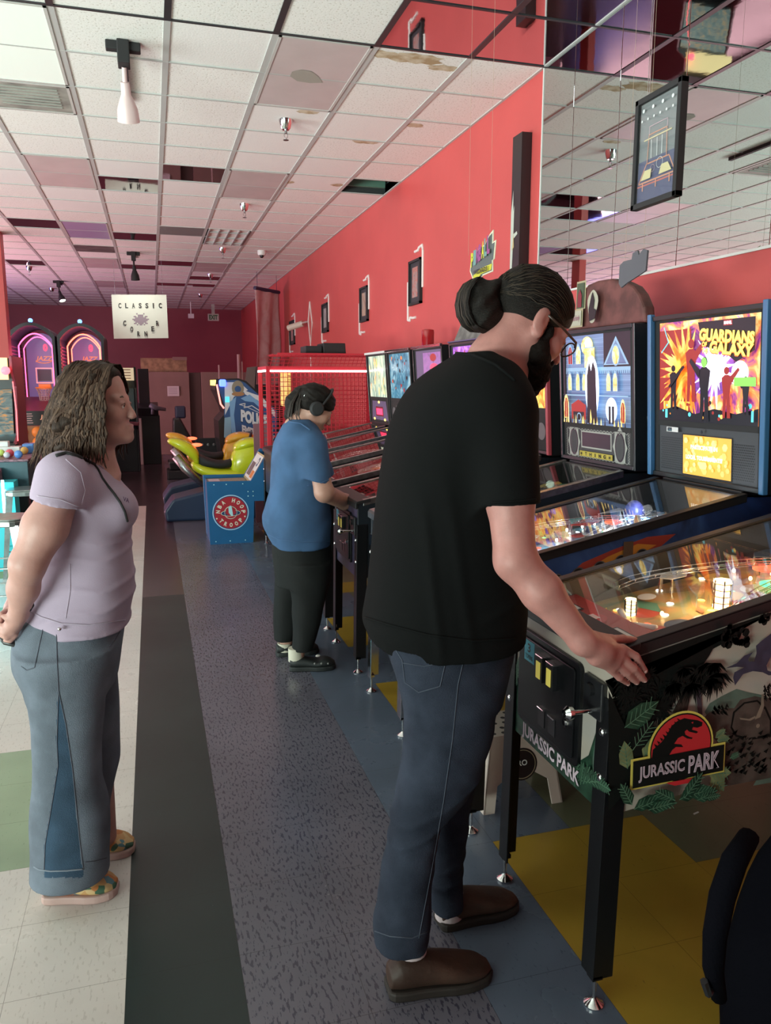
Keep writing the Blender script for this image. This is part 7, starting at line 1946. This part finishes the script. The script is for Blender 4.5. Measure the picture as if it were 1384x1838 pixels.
def shoe(name, heel, toe, Yc, mats2, parent, off, H=.105, w=.050, open_=False, label=None, tr=.058):
    """heel and toe are floor points; the shoe is lofted from heel to toe"""
    h = np.array(heel[:2]); t_ = np.array(toe[:2]); L = np.linalg.norm(t_ - h); d = (t_ - h) / L; ang = math.atan2(d[1], d[0])
    def sec(f, wd, z0, z1): c = h + d * L * f; return (f * L, wd, z0, z1)
    prof = [(.0, .026, .022, .070), (.05, .036, .018, H * .92), (.15, .040, .016, H), (.30, .041, .016, H * .98), (.45, .045, .016, H * .86), (.60, .052, .016, H * .70), (.75, .053, .016, tr), (.90, .044, .018, tr * .84), (.97, .030, .020, tr * .66), (1.0, .014, .024, tr * .5)]
    k = w / .050; S_ = Solid(); secs = [(f * L, 0, (a + b) / 2, wd * k, (b - a) / 2) for f, wd, a, b in prof]
    S_.loft(secs, k=.004, e=2.3, axis=0)
    V, Q = S_.mesh(.004); R2 = np.array([[math.cos(ang), -math.sin(ang)], [math.sin(ang), math.cos(ang)]]); V[:, :2] = V[:, :2] @ R2.T + h
    up = skin_mesh(name, (V, Q), mats2[0], parent, off)
    b = MB(off); n = 22; P = []
    for i in range(n + 1): f = i / n; P.append((f, np.interp(f, [p[0] for p in prof], [p[1] for p in prof]) * k + .004))
    pts = [(h + d * L * (f * 1.03 - .015) + np.array([-d[1], d[0]]) * wd) for f, wd in P] + [(h + d * L * (f * 1.03 - .015) - np.array([-d[1], d[0]]) * wd) for f, wd in P[::-1]]
    b.prof_z([tuple(p) for p in pts], .0, .026); b.build('sole', mats2[1], up, bevel=.006, label=label)
    return up


f1h, f1t = at(684, 1748, Z=0), at(884, 1750, Z=0)
shoe('shoe', (f1h.x, 1.755), (f1h.x + .285, 1.745), 1.755, (LEA, SOLE), man, MO, w=.054)
f2h = at(778, 1655, Z=0)
shoe('shoe', (f2h.x + .01, 1.96), (f2h.x + .27, 1.985), 1.96, (LEA, SOLE), man, MO, w=.052)
for (x, y, Yc) in ((738, 1688, 1.765), (806, 1628, 1.965)):
    m = MB(MO); p = px(x, y, Yc); m.tube([p + np.array([0, 0, .05]), p + np.array([0, 0, -.03])], .042, 20); m.build('sock', SOCK, man, smooth='auto')
# hair, bun, beard
Hh = Solid(); hc = (hd.w(.098, 0, .035), -(-(hd.R @ np.array([.50, 0, -.86]))))
Hh.ell(hd.w(-.016, 0, .040), np.array((.112, .0855, .093)) * hd.k, .01, hd.R, cut=(hd.w(.096, 0, .040), hd.R @ np.array([.50, 0, -.86])))
Hh.ell(hd.w(-.085, 0, .020), (.035, .045, .035), .03)
hair = skin_mesh('hair', Hh.mesh(.004), HAIR_D, man, MO)
bc = px(864, 546, 1.87); Bn = Solid(); Bn.ell(bc, (.052, .050, .064), .02); Bn.ell(bc + np.array([.015, 0, -.022]), (.045, .045, .045), .02); Bn.cap(bc + np.array([.03, 0, .03]), hd.w(-.09, 0, .035), .028, .03, .02)
bun = skin_mesh('hair_bun', Bn.mesh(.004, folds(3, .006, 3.0)), HAIR_D, man, MO)
rn = random.Random(11); HAIR_S = mat('hair_strand', (.045, .032, .023), .6, spec=.25)
for g in range(3):
    m = MB(MO)
    for k in range(34):
        a = rn.uniform(0, 6.28); tt = rn.uniform(-.9, .9); P = []
        for q in range(8):
            u = q / 7; ph = -1.3 + 3.0 * u; r = 1.02 + .05 * math.sin(k + u * 5)
            v = np.array([-.052 * math.cos(ph) * r, .050 * math.sin(a * .5 + tt) * .95 * math.cos(ph * .4), .064 * -math.sin(ph) * r]); P.append(bc + v * np.array([1, 1, 1]) + np.array([.004, 0, 0]))
        m.tube(P, [.0005, .0016, .002, .002, .002, .0018, .0014, .0005], 5)
    m.build('hair_lock', (HAIR_D, HAIR_S, HAIR_D)[g], bun, smooth=True)
Bd = Solid(); E = lambda c, r, kk=.015: Bd.ell(hd.w(*c), np.array(r) * hd.k, kk, hd.R)
E((.052, 0, -.108), (.050, .056, .040)); E((.066, 0, -.145), (.036, .034, .042), .03); E((.096, 0, -.060), (.012, .028, .008), .006)
for y in (-1, 1):
    Bd.cap(hd.w(.022, y * .066, -.012), hd.w(.022, y * .064, -.070), .009, .020, .02); Bd.cap(hd.w(.020, y * .060, -.075), hd.w(.070, y * .036, -.112), .024, .026, .02); Bd.ell(hd.w(.045, y * .050, -.085), np.array((.030, .020, .030)), .02, hd.R); Bd.cap(hd.w(.095, y * .014, -.062), hd.w(.082, y * .034, -.088), .008, .012, .012)
fb = folds(8, .004, 5.0)
def surf(ob, off):
    bv = BVHTree.FromPolygons([v.co + Vector(off) for v in ob.data.vertices], [tuple(p.vertices) for p in ob.data.polygons])
    def push(p, lift):
        l, n, i, d = bv.find_nearest(Vector(p))
        return Vector(p) if (Vector(p) - l).dot(n) > lift else l + n * lift
    return push


ps = surf(hair, MO)
for g in range(2):
    m = MB(MO)
    for k in range(46):
        a = (k + g * .5) / 46 * 2 - 1; st = hd.w(.088 - .05 * abs(a), .082 * a, .055 - .040 * abs(a) ** 2 + .02 * (1 - abs(a))); P = []
        for q in range(12):
            u = q / 11; c = st * (1 - u) + hd.w(-.108, .018 * a, .020 - .012 * rn.random()) * u; c = c + hd.R[:, 2] * (.10 * math.sin(math.pi * u) * (1 - abs(a) ** 1.5)) + hd.R[:, 1] * a * .05 * math.sin(math.pi * u); P.append(ps(c, .0012))
        m.tube(P, [.0005] + [.0012] * 10 + [.0006], 4)
    m.build('combed_hair', (HAIR_D, HAIR_S)[g], hair, smooth=True)
beard = skin_mesh('beard', Bd.mesh(.003, fb), mat('beard_dark', (.010, .007, .006), .85, bump=.6, bscale=160, spec=.1), man, MO)
m = MB(MO)
for k in range(150):
    y = rn.uniform(-1, 1); u = rn.random(); p = hd.w(.030 + .05 * u, y * (.062 - .03 * u), -.075 - .055 * u); dv = hd.R @ np.array([.35 + .3 * u, y * .35, -1.0]); dv /= np.linalg.norm(dv); L = rn.uniform(.018, .038)
    m.tube([p, p + dv * L * .6, p + dv * L + np.array([rn.uniform(-.004, .004), 0, 0])], [.0014, .0011, .0004], 4)
m.build('beard_hair', mat('beard_strand', (.022, .015, .011), .7), beard, smooth=True)
m = MB(MO)
for y in (-1, 1):
    m.tube([hd.w(-.012, y * .083, .008), hd.w(.04, y * .080, .006), hd.w(.10, y * .070, .0), hd.w(.109, y * .062, -.008)], 0.0036, 6); P = [hd.w(.112 - .004 * math.sin(q) ** 2, y * (.036 + .026 * math.cos(q)), -.014 + .019 * math.sin(q)) for q in [i * .3142 for i in range(21)]]; m.tube(P, .0022, 6, cap=False)
m.tube([hd.w(.113, -.010, -.008), hd.w(.117, 0, -.004), hd.w(.113, .010, -.008)], .0015, 6)
gl = m.build('eyeglasses', mat('glasses_brown', (.05, .025, .018), .25), man, smooth=True)
for y in (-1, 1):
    m = MB(MO); m.add([hd.w(.112, y * (.036 + .025 * math.cos(q)), -.014 + .018 * math.sin(q)) for q in [i * .3927 for i in range(16)]], [tuple(range(16))]); m.build('lens', CLEAR, gl)
# ============================================================ the woman in the lilac T-shirt
YW = 2.50
wo = thing('person', 'person with wavy brown hair, lilac T-shirt and wide faded jeans, hands behind the back', 'person', (-.24, YW, 0)); WO = (-.24, YW, 0)
hd = Head(px(176, 722, 2.48), (math.cos(.10), -.30, math.sin(.02)), .93)
B = Solid(); hd.grow(B, jaw=1.05, nose=.95)
nkb, nkf = px(140, 822, 2.50), px(170, 826, 2.50)
B.cap(hd.w(-.035, 0, -.05), nkb, .050, .056, .03); B.cap(hd.w(.005, 0, -.06), nkf, .046, .052, .03)
B.ell(hd.w(.045, 0, -.105), np.array((.045, .040, .022)), .03, hd.R)
B.cap(nkf, px(185, 850, 2.50), .05, .05, .03); B.ell(px(150, 856, 2.50), (.075, .14, .045), .03)
B.loft(rows([(860, 95, 205, .14), (920, 88, 222, .15), (980, 92, 214, .125), (1040, 84, 220, .135), (1100, 70, 212, .14), (1180, 48, 200, .14)], YW), k=.03)
sh, el, wrp = px(112, 880, 2.335), px(50, 1012, 2.30), px(34, 1100, 2.375)
B.chain([sh, sh * .5 + el * .5, el], [.052, .060, .047], .02); B.chain([el, el * .5 + wrp * .5, wrp], [.046, .041, .026], .02)
# far arm comes across the back to hold the other wrist
s2, e2, w2 = px(120, 868, 2.68), px(62, 1010, 2.74), px(24, 1092, 2.56)
B.chain([s2, s2 * .5 + e2 * .5, e2], [.060, .057, .046], .02); B.chain([e2, e2 * .5 + w2 * .5, w2], [.045, .038, .026], .02)
# hands
B.cap(wrp, px(24, 1122, 2.40), .026, .026, .015); B.cap(px(30, 1112, 2.375), px(14, 1132, 2.39), .020, .016, .012)
for (a, b, c) in (((20, 1118, 2.385), (8, 1128, 2.385), (0, 1122, 2.40)), ((21, 1126, 2.382), (9, 1137, 2.382), (0, 1132, 2.40)), ((24, 1134, 2.384), (12, 1144, 2.386), (3, 1141, 2.40)), ((28, 1139, 2.392), (18, 1149, 2.395), (9, 1149, 2.41))):
    a, b, c = px(*a), px(*b), px(*c); B.cap(a, b, .0092, .0085, .005); B.cap(b, c, .0085, .0070, .004)
B.cap(px(26, 1112, 2.37), px(15, 1110, 2.37), .011, .0095, .008); B.cap(px(15, 1110, 2.37), px(6, 1106, 2.375), .009, .0075, .004)
B.cap(w2, px(12, 1108, 2.46), .024, .022, .015)
for k in range(4): a = px(12, 1096 + 9 * k, 2.44); b = px(2 - k, 1102 + 10 * k, 2.41); B.cap(px(14, 1104 + 3 * k, 2.47), a, .010, .009, .005); B.cap(a, b, .0088, .0075, .004)
B.cap(px(14, 1098, 2.46), px(22, 1090, 2.43), .011, .008, .006)
for (Yl, hp, an) in ((2.40, (120, 1200), (128, 1540)), (2.60, (150, 1200), (190, 1500))): B.chain([px(*hp, Yl), px(*an, Yl)], [.075, .035], .02)
body = skin_mesh('body', B.mesh(.0045), SKIN_L, wo, WO)
hd.features(wo, WO, mat('brow_brown', (.11, .065, .05), .7), mat('iris_brown', (.05, .035, .03), .2), mat('lips_rose', (.50, .22, .20), .4, sss=.1))
# T-shirt
T = Solid()
T.loft(rows([(816, 112, 152, .085), (828, 96, 178, .115), (842, 84, 194, .155), (862, 76, 212, .172), (880, 72, 222, .170), (900, 70, 233, .168), (918, 70, 239.5, .166), (935, 72, 236, .160), (950, 76, 230, .152), (980, 78, 231, .150), (1010, 76, 237, .155), (1040, 70, 239, .162),
             (1060, 64, 238, .166), (1080, 57, 234, .170), (1100, 53, 231, .172), (1118, 55, 228, .172)], YW), k=.02, e=2.25)
for y in (-1, 1): T.ell(px(212, 912, YW + y * .075), (.055, .062, .062), .04)
T.cap(px(114, 858, 2.345), px(99, 920, 2.315), .074, .074, .035, cut=(px(104, 904, 2.31), (-.28, 0, -.96))); T.cap(px(124, 858, 2.66), px(112, 915, 2.70), .072, .072, .035, cut=(px(112, 904, 2.7), (0, .2, -1)))
fw = folds(14, .0030, 1.0)
CHX = px(200, 945, 2.40)
def wdisp(P):
    d = fw(P); z, x = P[:, 2], P[:, 0]
    for zz, sl, a, wd in ((.86, .10, .006, .010), (.93, .18, .005, .010), (1.00, .06, .005, .009), (1.09, .05, .005, .009), (1.15, -.1, .004, .009), (.80, -.12, .004, .01)): d += -a * np.exp(-((z - zz - (x + .25) * sl + .01 * np.sin(x * 30)) / wd) ** 2) * (.4 + .6 * sstep(x, -.42, -.25))
    return d
shirt = skin_mesh('t_shirt', T.mesh(.0055, wdisp), SHIRT_V, wo, WO)
HEMV = mat('hem_lilac', (.42, .35, .44), .85)
drape(shirt, [(52, 1096), (75, 1108), (110, 1119), (160, 1122), (225, 1113)], .0022, 'hem', HEMV, shirt, WO)
drape(shirt, [(66, 890), (85, 893), (110, 897), (142, 910)], .0020, 'hem', HEMV, shirt, WO)
drape(shirt, [(118, 824), (145, 848), (153, 880), (146, 908)], .0016, 'shoulder_seam', HEMV, shirt, WO)
drape(shirt, [(126, 1012), (126, 1060), (118, 1110)], .0012, 'side_seam', HEMV, shirt, WO)
drape(shirt, [(124, 816), (150, 822), (172, 830), (186, 842)], .0035, 'collar', HEMV, shirt, WO)
# black strap
drape(shirt, [(168, 832), (176, 842), (184, 858), (194, 872), (205, 886), (216, 902), (224, 918), (229, 936)], .0035, 'neck_strap', BLKM, wo, WO, lift=.003)
drape(shirt, [(100, 818), (118, 813), (138, 818), (156, 827), (170, 834)], .0055, 'neck_strap', BLKM, wo, WO, lift=.004)
m = MB(WO); m.tube([px(183, 822, 2.44), px(187, 834, 2.43), px(192, 842, 2.45), px(195, 852, 2.47)], .0012, 5); m.build('necklace', BLKM, wo, smooth=True)
# jeans
J = Solid()
J.loft(rows([(1088, 64, 222, .150), (1110, 46, 220, .165), (1130, 34, 218, .178), (1160, 30, 215, .183), (1185, 31, 213, .180), (1205, 42, 210, .172), (1222, 52, 205, .155)], YW), k=.02, e=2.35)
J.loft(rows([(1170, 36, 196, .10), (1205, 43, 188, .098), (1225, 51, 186, .097), (1300, 61, 183, .095), (1360, 65, 180, .095), (1400, 63, 179, .098), (1432, 61, 190, .10), (1450, 61, 193, .102), (1500, 60, 194, .108), (1550, 60, 193, .114), (1566, 60, 192, .116)], 2.395), k=.03)
J.loft(rows([(1170, 100, 213, .10), (1205, 100, 210, .098), (1300, 112, 214, .094), (1365, 120, 213, .094), (1400, 125, 205, .096), (1432, 128, 197, .098), (1480, 130, 196, .10), (1520, 132, 197, .104)], 2.60), k=.03)
fj = folds(19, .0035, .9)
TRI = [(104, 1236), (101, 1330), (103, 1375), (91, 1450), (80, 1515), (79, 1575), (150, 1575), (142, 1510), (135, 1440), (130, 1380), (118, 1300)]
RWn = np.array(RW)
def in_poly(x, y, P):
    r = np.zeros(len(x), bool); n = len(P)
    for i in range(n):
        (x1, y1), (x2, y2) = P[i], P[(i + 1) % n]; c = ((y1 > y) != (y2 > y)) & (x < (x2 - x1) * (y - y1) / ((y2 - y1) or 1e-9) + x1); r ^= c
    return r
def topix(c): q = (c - np.array([0, 0, CH])) @ RWn; return 692 + FPX * q[:, 0] / q[:, 2], 919 + FPX * q[:, 1] / q[:, 2]
def insert(c, n): X, Y = topix(c); return (in_poly(X, Y, TRI) & (n[:, 1] < .35) & (c[:, 1] < 2.43)).astype(np.int32)
jeans = skin_mesh('jeans', J.mesh(.0050, fj), [DENIM_L, DENIM_I], wo, WO, insert)
SL = mat('seam_dark', (.08, .09, .12), .8)
drape(jeans, [(101, 1128), (102, 1180), (105, 1240), (102, 1330), (104, 1375), (92, 1450), (81, 1515), (79, 1562)], .0014, 'side_seam', SL, jeans, WO)
drape(jeans, [(105, 1240), (118, 1300), (130, 1380), (136, 1440), (143, 1510), (149, 1558)], .0014, 'gusset_seam', SL, jeans, WO)
drape(jeans, [(50, 1113), (76, 1120), (78, 1124), (70, 1160), (62, 1198), (48, 1203), (38, 1196)], .0015, 'pocket_stitch', SL, jeans, WO)
drape(jeans, [(212, 1118), (216, 1132), (206, 1150), (196, 1160)], .0012, 'pocket_stitch', SL, jeans, WO)
drape(jeans, [(151, 1548), (170, 1546), (191, 1540)], .0016, 'hem_stitch', SL, jeans, WO)
drape(jeans, [(61, 1556), (70, 1561), (90, 1564), (120, 1563), (150, 1560)], .0024, 'frayed_hem', STITCH, jeans, WO)
h_ = px(106, 1128, 2.36); m = MB(WO)
bvp = None
m.ball(px(107, 1129, 2.318), .006, 10); m.build('rivet', CHROME, jeans, smooth=True)
# pouch in the hands, hair tie
m = MB(WO); P = [px(1, 1140, 2.44), px(14, 1150, 2.43), px(32, 1154, 2.42), px(46, 1150, 2.42)]; m.tube(P, [.014, .022, .022, .014], 12, flat=.5)
tag(m.build('pouch', BLACK, smooth=True), 'small black pouch held behind the back of the person in lilac', 'pouch')
m = MB(WO); a = wrp + np.array([.004, 0, .012]); d = (el - wrp) / np.linalg.norm(el - wrp)
u1 = np.cross(d, [0, 1, 0]); u1 /= np.linalg.norm(u1); u2 = np.cross(d, u1)
m.tube([a + (u1 * math.cos(q) + u2 * math.sin(q)) * .0285 for q in [k * .3142 for k in range(21)]], .0025, 6, cap=False); m.build('bracelet', STEEL, wo, smooth=True)
b2 = px(52, 1090, 2.42); m = MB(WO); m.tube([px(44, 1098, 2.37), px(50, 1092, 2.36), px(55, 1085, 2.38)], .011, 8); m.build('hair_tie', BLKM, wo, smooth=True)
# shoes
FLO = art('shoe_floral', [(.50, .18, .05), (.62, .42, .20), (.05, .12, .07), (.55, .30, .12), (.10, .22, .26)], 38, kind='voronoi', const=True, rough=.6); SOLP = mat('sole_pink', (.50, .33, .30), .6)
a = at(86, 1588, Z=0); b = at(212, 1590, Z=0); shoe('shoe', (a.x, 2.43), (b.x, 2.40), 2.4, (FLO, SOLP), wo, WO, w=.052, tr=.062)
a = at(135, 1535, Z=0); b = at(241, 1532, Z=0); shoe('shoe', (a.x, 2.64), (b.x, 2.62), 2.6, (FLO, SOLP), wo, WO, w=.050, tr=.062)
# hair: a soft mass plus wavy locks
Hh = Solid(); k = hd.k
Hh.ell(hd.w(-.018, 0, .040), np.array((.110, .088, .092)) * k, .01, hd.R, cut=(hd.w(.072, 0, .088), hd.R @ np.array([.93, 0, -.37])))
for y in (-1, 1):
    Hh.chain([hd.w(.012, y * .066, .055), hd.w(-.015, y * .084, -.01), hd.w(-.01, y * .092, -.075), hd.w(-.012 + (.02 if y > 0 else -.015), y * .090, -.135)], [.024, .020, .020, .014], .03)
    Hh.chain([hd.w(-.06, y * .060, .02), hd.w(-.07, y * .075, -.06), hd.w(-.085, y * .070, -.13), hd.w(-.100, y * .06, -.17)], [.040, .040, .034, .022], .03)
Hh.chain([hd.w(-.09, 0, .02), hd.w(-.10, 0, -.08), hd.w(-.118, 0, -.16)], [.040, .044, .028], .03)
hair = skin_mesh('hair', Hh.mesh(.0045, folds(5, .007, 2.6)), HAIR_B, wo, WO)
ps = surf(hair, WO); rn = random.Random(21); mats3 = (mat('lock_dark', (.028, .015, .010), .65, spec=.2), mat('lock_mid', (.062, .034, .023), .65, spec=.2), mat('lock_light', (.115, .070, .048), .65, spec=.2))
ms = [MB(WO) for _ in range(3)]
for q in range(360):
    side = -1 if rn.random() < .80 else 1; th = rn.uniform(-.15, 1.0); # 0 temple .. 1 back
    root = hd.w(.055 - .11 * th, side * (.030 + .03 * rn.random()), .118 - .035 * abs(.3 - th))
    x1 = .032 - .165 * th; yy = side * (.100 - .045 * max(0, th - .4)); P = []
    L = rn.uniform(.80, 1.0); n_ = 13; ph = rn.uniform(0, 6); am = rn.uniform(.003, .008)
    for i in range(n_):
        u = i / (n_ - 1) * L
        z = .118 - .32 * u ** 1.15; x = (.055 - .11 * th) * (1 - u) ** 2 + x1 * (1 - (1 - u) ** 2) - .06 * u * u * (.25 + th); w_ = min(1, u * 3.2) ** .7
        y = side * (.030 + .0) * (1 - w_) + yy * w_ * (1.0 + .10 * math.sin(u * 3.1))
        wv = am * math.sin(u * 26 + ph) * min(1, u * 2.5)
        P.append(ps(hd.w(x + wv, y + side * wv * .7, z), .0015 + .004 * ((q * 7) % 5) / 5))
    R_ = [.0012 + .0032 * math.sin(math.pi * min(1, (i + .6) / n_)) for i in range(n_)]; R_[-1] = .0006
    ms[rn.choice((0, 0, 1, 1, 1, 2))].tube(P, R_, 5)
for g in range(3): ms[g].build('hair_lock', mats3[g], hair, smooth=True)
# small dark print on the chest
Vb = BVHTree.FromPolygons([v.co + Vector(WO) for v in shirt.data.vertices], [tuple(p.vertices) for p in shirt.data.polygons])
m = MB(WO); vs, fs = text2d('VA', .02); O = Vector((0, 0, CH)); out = []
for x, y in vs:
    d = ray(221 + 11 * x, 899 - 8 * y + 4 * x).normalized(); h = Vb.ray_cast(O, d); out.append((h[0] - d * .0012) if h[0] is not None else O + d * 2.4)
m.add(out, fs); m.build('chest_print', mat('print_purple', (.10, .05, .12), .7), shirt)

# ============================================================ the woman in the blue T-shirt
YU = 4.28
wu = thing('person', 'person with headphones and ponytail in a blue T-shirt playing a farther pinball machine', 'person', (.78, YU, 0)); UO = (.78, YU, 0)
hd = Head(px(567, 731, 4.27), (math.cos(.55), .03, -math.sin(.55)), .97)
B = Solid(); hd.grow(B)
B.cap(hd.w(-.035, 0, -.05), px(529, 765, YU), .050, .058, .03); B.cap(hd.w(.0, 0, -.06), px(545, 775, YU), .046, .056, .03)
B.loft(rows([(785, 510, 570, .14), (850, 500, 580, .15), (950, 490, 585, .15), (1010, 496, 585, .14)], YU), k=.03)
sh, el, wrp = px(566, 812, 4.12), px(582, 884, 4.05), px(650, 915, 4.45)
B.chain([sh, el], [.050, .052], .02); B.chain([el, el * .5 + wrp * .5, wrp], [.050, .044, .028], .02); B.cap(wrp, px(663, 919, 4.49), .028, .024, .015)
for k in range(4):
    a = px(660, 912 + 4.5 * k, 4.49 + .005 * k); b = px(668, 916 + 4.5 * k, 4.53); B.cap(a, b, .0095, .009, .005); B.cap(b, px(672, 922 + 3.5 * k, 4.545), .009, .0075, .004)
B.cap(px(656, 908, 4.49), px(665, 904, 4.52), .012, .009, .008)
s2, e2, w2 = px(570, 800, 4.50), np.array([.86, 4.78, 1.10]), np.array([1.0, 5.0, 1.02])
B.chain([s2, e2], [.045, .048], .02); B.chain([e2, w2], [.046, .027], .02); B.cap(w2, w2 + np.array([.06, .02, -.02]), .026, .02, .01)
for (Yl, hp, kn, an) in ((4.17, (553, 1015), (556, 1080), (534, 1178)), (4.42, (528, 1010), (520, 1080), (512, 1166))): B.chain([px(*hp, Yl), px(*kn, Yl), px(*an, Yl)], [.055, .05, .036], .02)
body = skin_mesh('body', B.mesh(.006), SKIN_T, wu, UO)
hd.features(wu, UO, HAIR_D, IRIS, mat('lips_tan', (.45, .17, .15), .4))
T = Solid()
T.loft(rows([(752, 518, 556, .085), (762, 508, 568, .13), (778, 499, 577, .175), (795, 493, 581, .185), (830, 488, 586, .185), (877, 486, 590, .185), (900, 478, 592, .19), (925, 471, 594, .195), (945, 474, 594, .198), (962, 482, 593, .198), (978, 492, 592, .195)], YU), k=.02, e=2.3)
T.cap(px(560, 800, 4.13), px(573, 880, 4.07), .082, .072, .04, cut=(px(573, 865, 4.05), (-.25, 0, -.97))); T.cap(px(560, 800, 4.46), px(580, 860, 4.60), .08, .072, .04, cut=(px(578, 852, 4.58), (.2, .3, -1)))
shirt = skin_mesh('t_shirt', T.mesh(.007, folds(24, .006, .8)), SHIRT_U, wu, UO)
HU = mat('hem_blue', (.045, .10, .21), .85)
drape(shirt, [(551, 872), (572, 868), (594, 861)], .003, 'hem', HU, shirt, UO); drape(shirt, [(520, 757), (540, 760), (557, 772)], .005, 'collar', HU, shirt, UO); drape(shirt, [(478, 958), (500, 968), (540, 973), (592, 972)], .003, 'hem', HU, shirt, UO)
J = Solid()
J.loft(rows([(955, 492, 590, .17), (985, 490, 594, .178), (1020, 493, 596, .175), (1045, 494, 592, .16)], YU), k=.02, e=2.35)
J.loft(rows([(1010, 515, 594, .095), (1040, 520, 592, .092), (1080, 526, 584, .082), (1120, 526, 574, .076), (1150, 525, 565, .072), (1166, 524, 560, .070)], 4.17), k=.03)
J.loft(rows([(1010, 492, 560, .095), (1040, 493, 555, .092), (1080, 492, 545, .084), (1120, 491, 535, .078), (1148, 491, 527, .074)], 4.42), k=.03)
skin_mesh('trousers', J.mesh(.007, folds(28, .005, 1.0)), PANT_K, wu, UO)
CLOG = mat('clog_black', (.014, .017, .017), .6)
a = at(516, 1192, Z=0); b = at(599, 1194, Z=0); s1 = shoe('clog', (a.x, 4.17), (b.x, 4.13), 4.15, (CLOG, CLOG), wu, UO, w=.054, tr=.068, H=.075)
a2 = at(498, 1180, Z=0); shoe('clog', (a2.x, 4.42), (a2.x + .25, 4.42), 4.42, (CLOG, CLOG), wu, UO, w=.054, tr=.068, H=.075)
for k in range(3): m = MB(UO); m.ball(px(565 + 12 * k, 1191, 4.085), .006, 8); m.build('clog_hole', mat('hole_grey', (.2, .2, .19), .6), s1, smooth=True)
m = MB(UO); m.ball(px(571, 1177, 4.10), .011, 8, sc=(1.4, .6, .7)); m.build('clog_charm', mat('charm', (.45, .42, .38), .5), s1, smooth=True)
SK2 = mat('sock_cream', (.55, .52, .42), .8)
for (x, y, Yc) in ((531, 1172, 4.17), (511, 1162, 4.42)): m = MB(UO); p = px(x, y, Yc); m.tube([p + np.array([0, 0, .03]), p + np.array([.0, 0, -.045])], .043, 18); m.build('sock', SK2, wu, smooth='auto')
Hh = Solid()
Hh.ell(hd.w(-.016, 0, .040), np.array((.110, .086, .091)) * hd.k, .01, hd.R, cut=(hd.w(.094, 0, .040), hd.R @ np.array([.55, 0, -.83])))
Hh.ell(hd.w(-.06, 0, -.01), (.05, .07, .05), .03)
pt = px(540, 706, 4.30); Hh.chain([hd.w(-.10, 0, .05), pt, px(529, 722, 4.30), px(524, 745, 4.30), px(531, 764, 4.27)], [.024, .036, .046, .040, .012], .02)
hair = skin_mesh('hair', Hh.mesh(.005, folds(6, .006, 3.0)), HAIR_D, wu, UO)
m = MB(UO); rn = random.Random(3)
for k in range(46):
    y = rn.uniform(-.045, .045); x = rn.uniform(-.03, .03); P = [pt + np.array([x * .3, y * .6 - .02, .03]), px(528, 724, 4.28) + np.array([x, y - .02, 0]), px(526, 746, 4.27) + np.array([x * 1.2, y, 0]), px(534, 768, 4.25) + np.array([x * 1.3, y, rn.uniform(-.02, .02)])]
    m.tube(P, [.002, .003, .0025, .0008], 5)
m.build('ponytail_lock', mat('lock_black', (.035, .026, .022), .5), hair, smooth=True)
m = MB(UO); m.tube([px(547, 699, 4.24), px(550, 704, 4.22), px(547, 711, 4.22), px(543, 705, 4.24)], .006, 6); m.build('hair_clip', CHROME, hair, smooth=True)
hp = thing('headphones', 'black over-ear headphones worn by the person in the blue T-shirt', 'headphones', hd.w(0, 0, 0)); HP = tuple(hd.w(0, 0, 0))
for y in (-1, 1):
    c = hd.w(-.012, y * .098, -.014); n = hd.R[:, 1] * y; R3 = Vector((0, 0, 1)).rotation_difference(Vector(n)).to_matrix()
    m = MB(HP); m.lathe([(.0, -.016), (.036, -.016), (.040, -.006), (.038, .010), (.030, .018), (.0, .020)], c, n=24, M=R3); m.build('ear_cup', BLKM, hp, smooth='auto')
m = MB(HP); P = [hd.w(.0 + .03 * math.sin(q), .100 * math.cos(q), .0 + .134 * math.sin(q)) for q in [k * math.pi / 16 for k in range(17)]]; m.tube(P, .009, 10, flat=.7); m.build('headband', BLKM, hp, smooth=True)
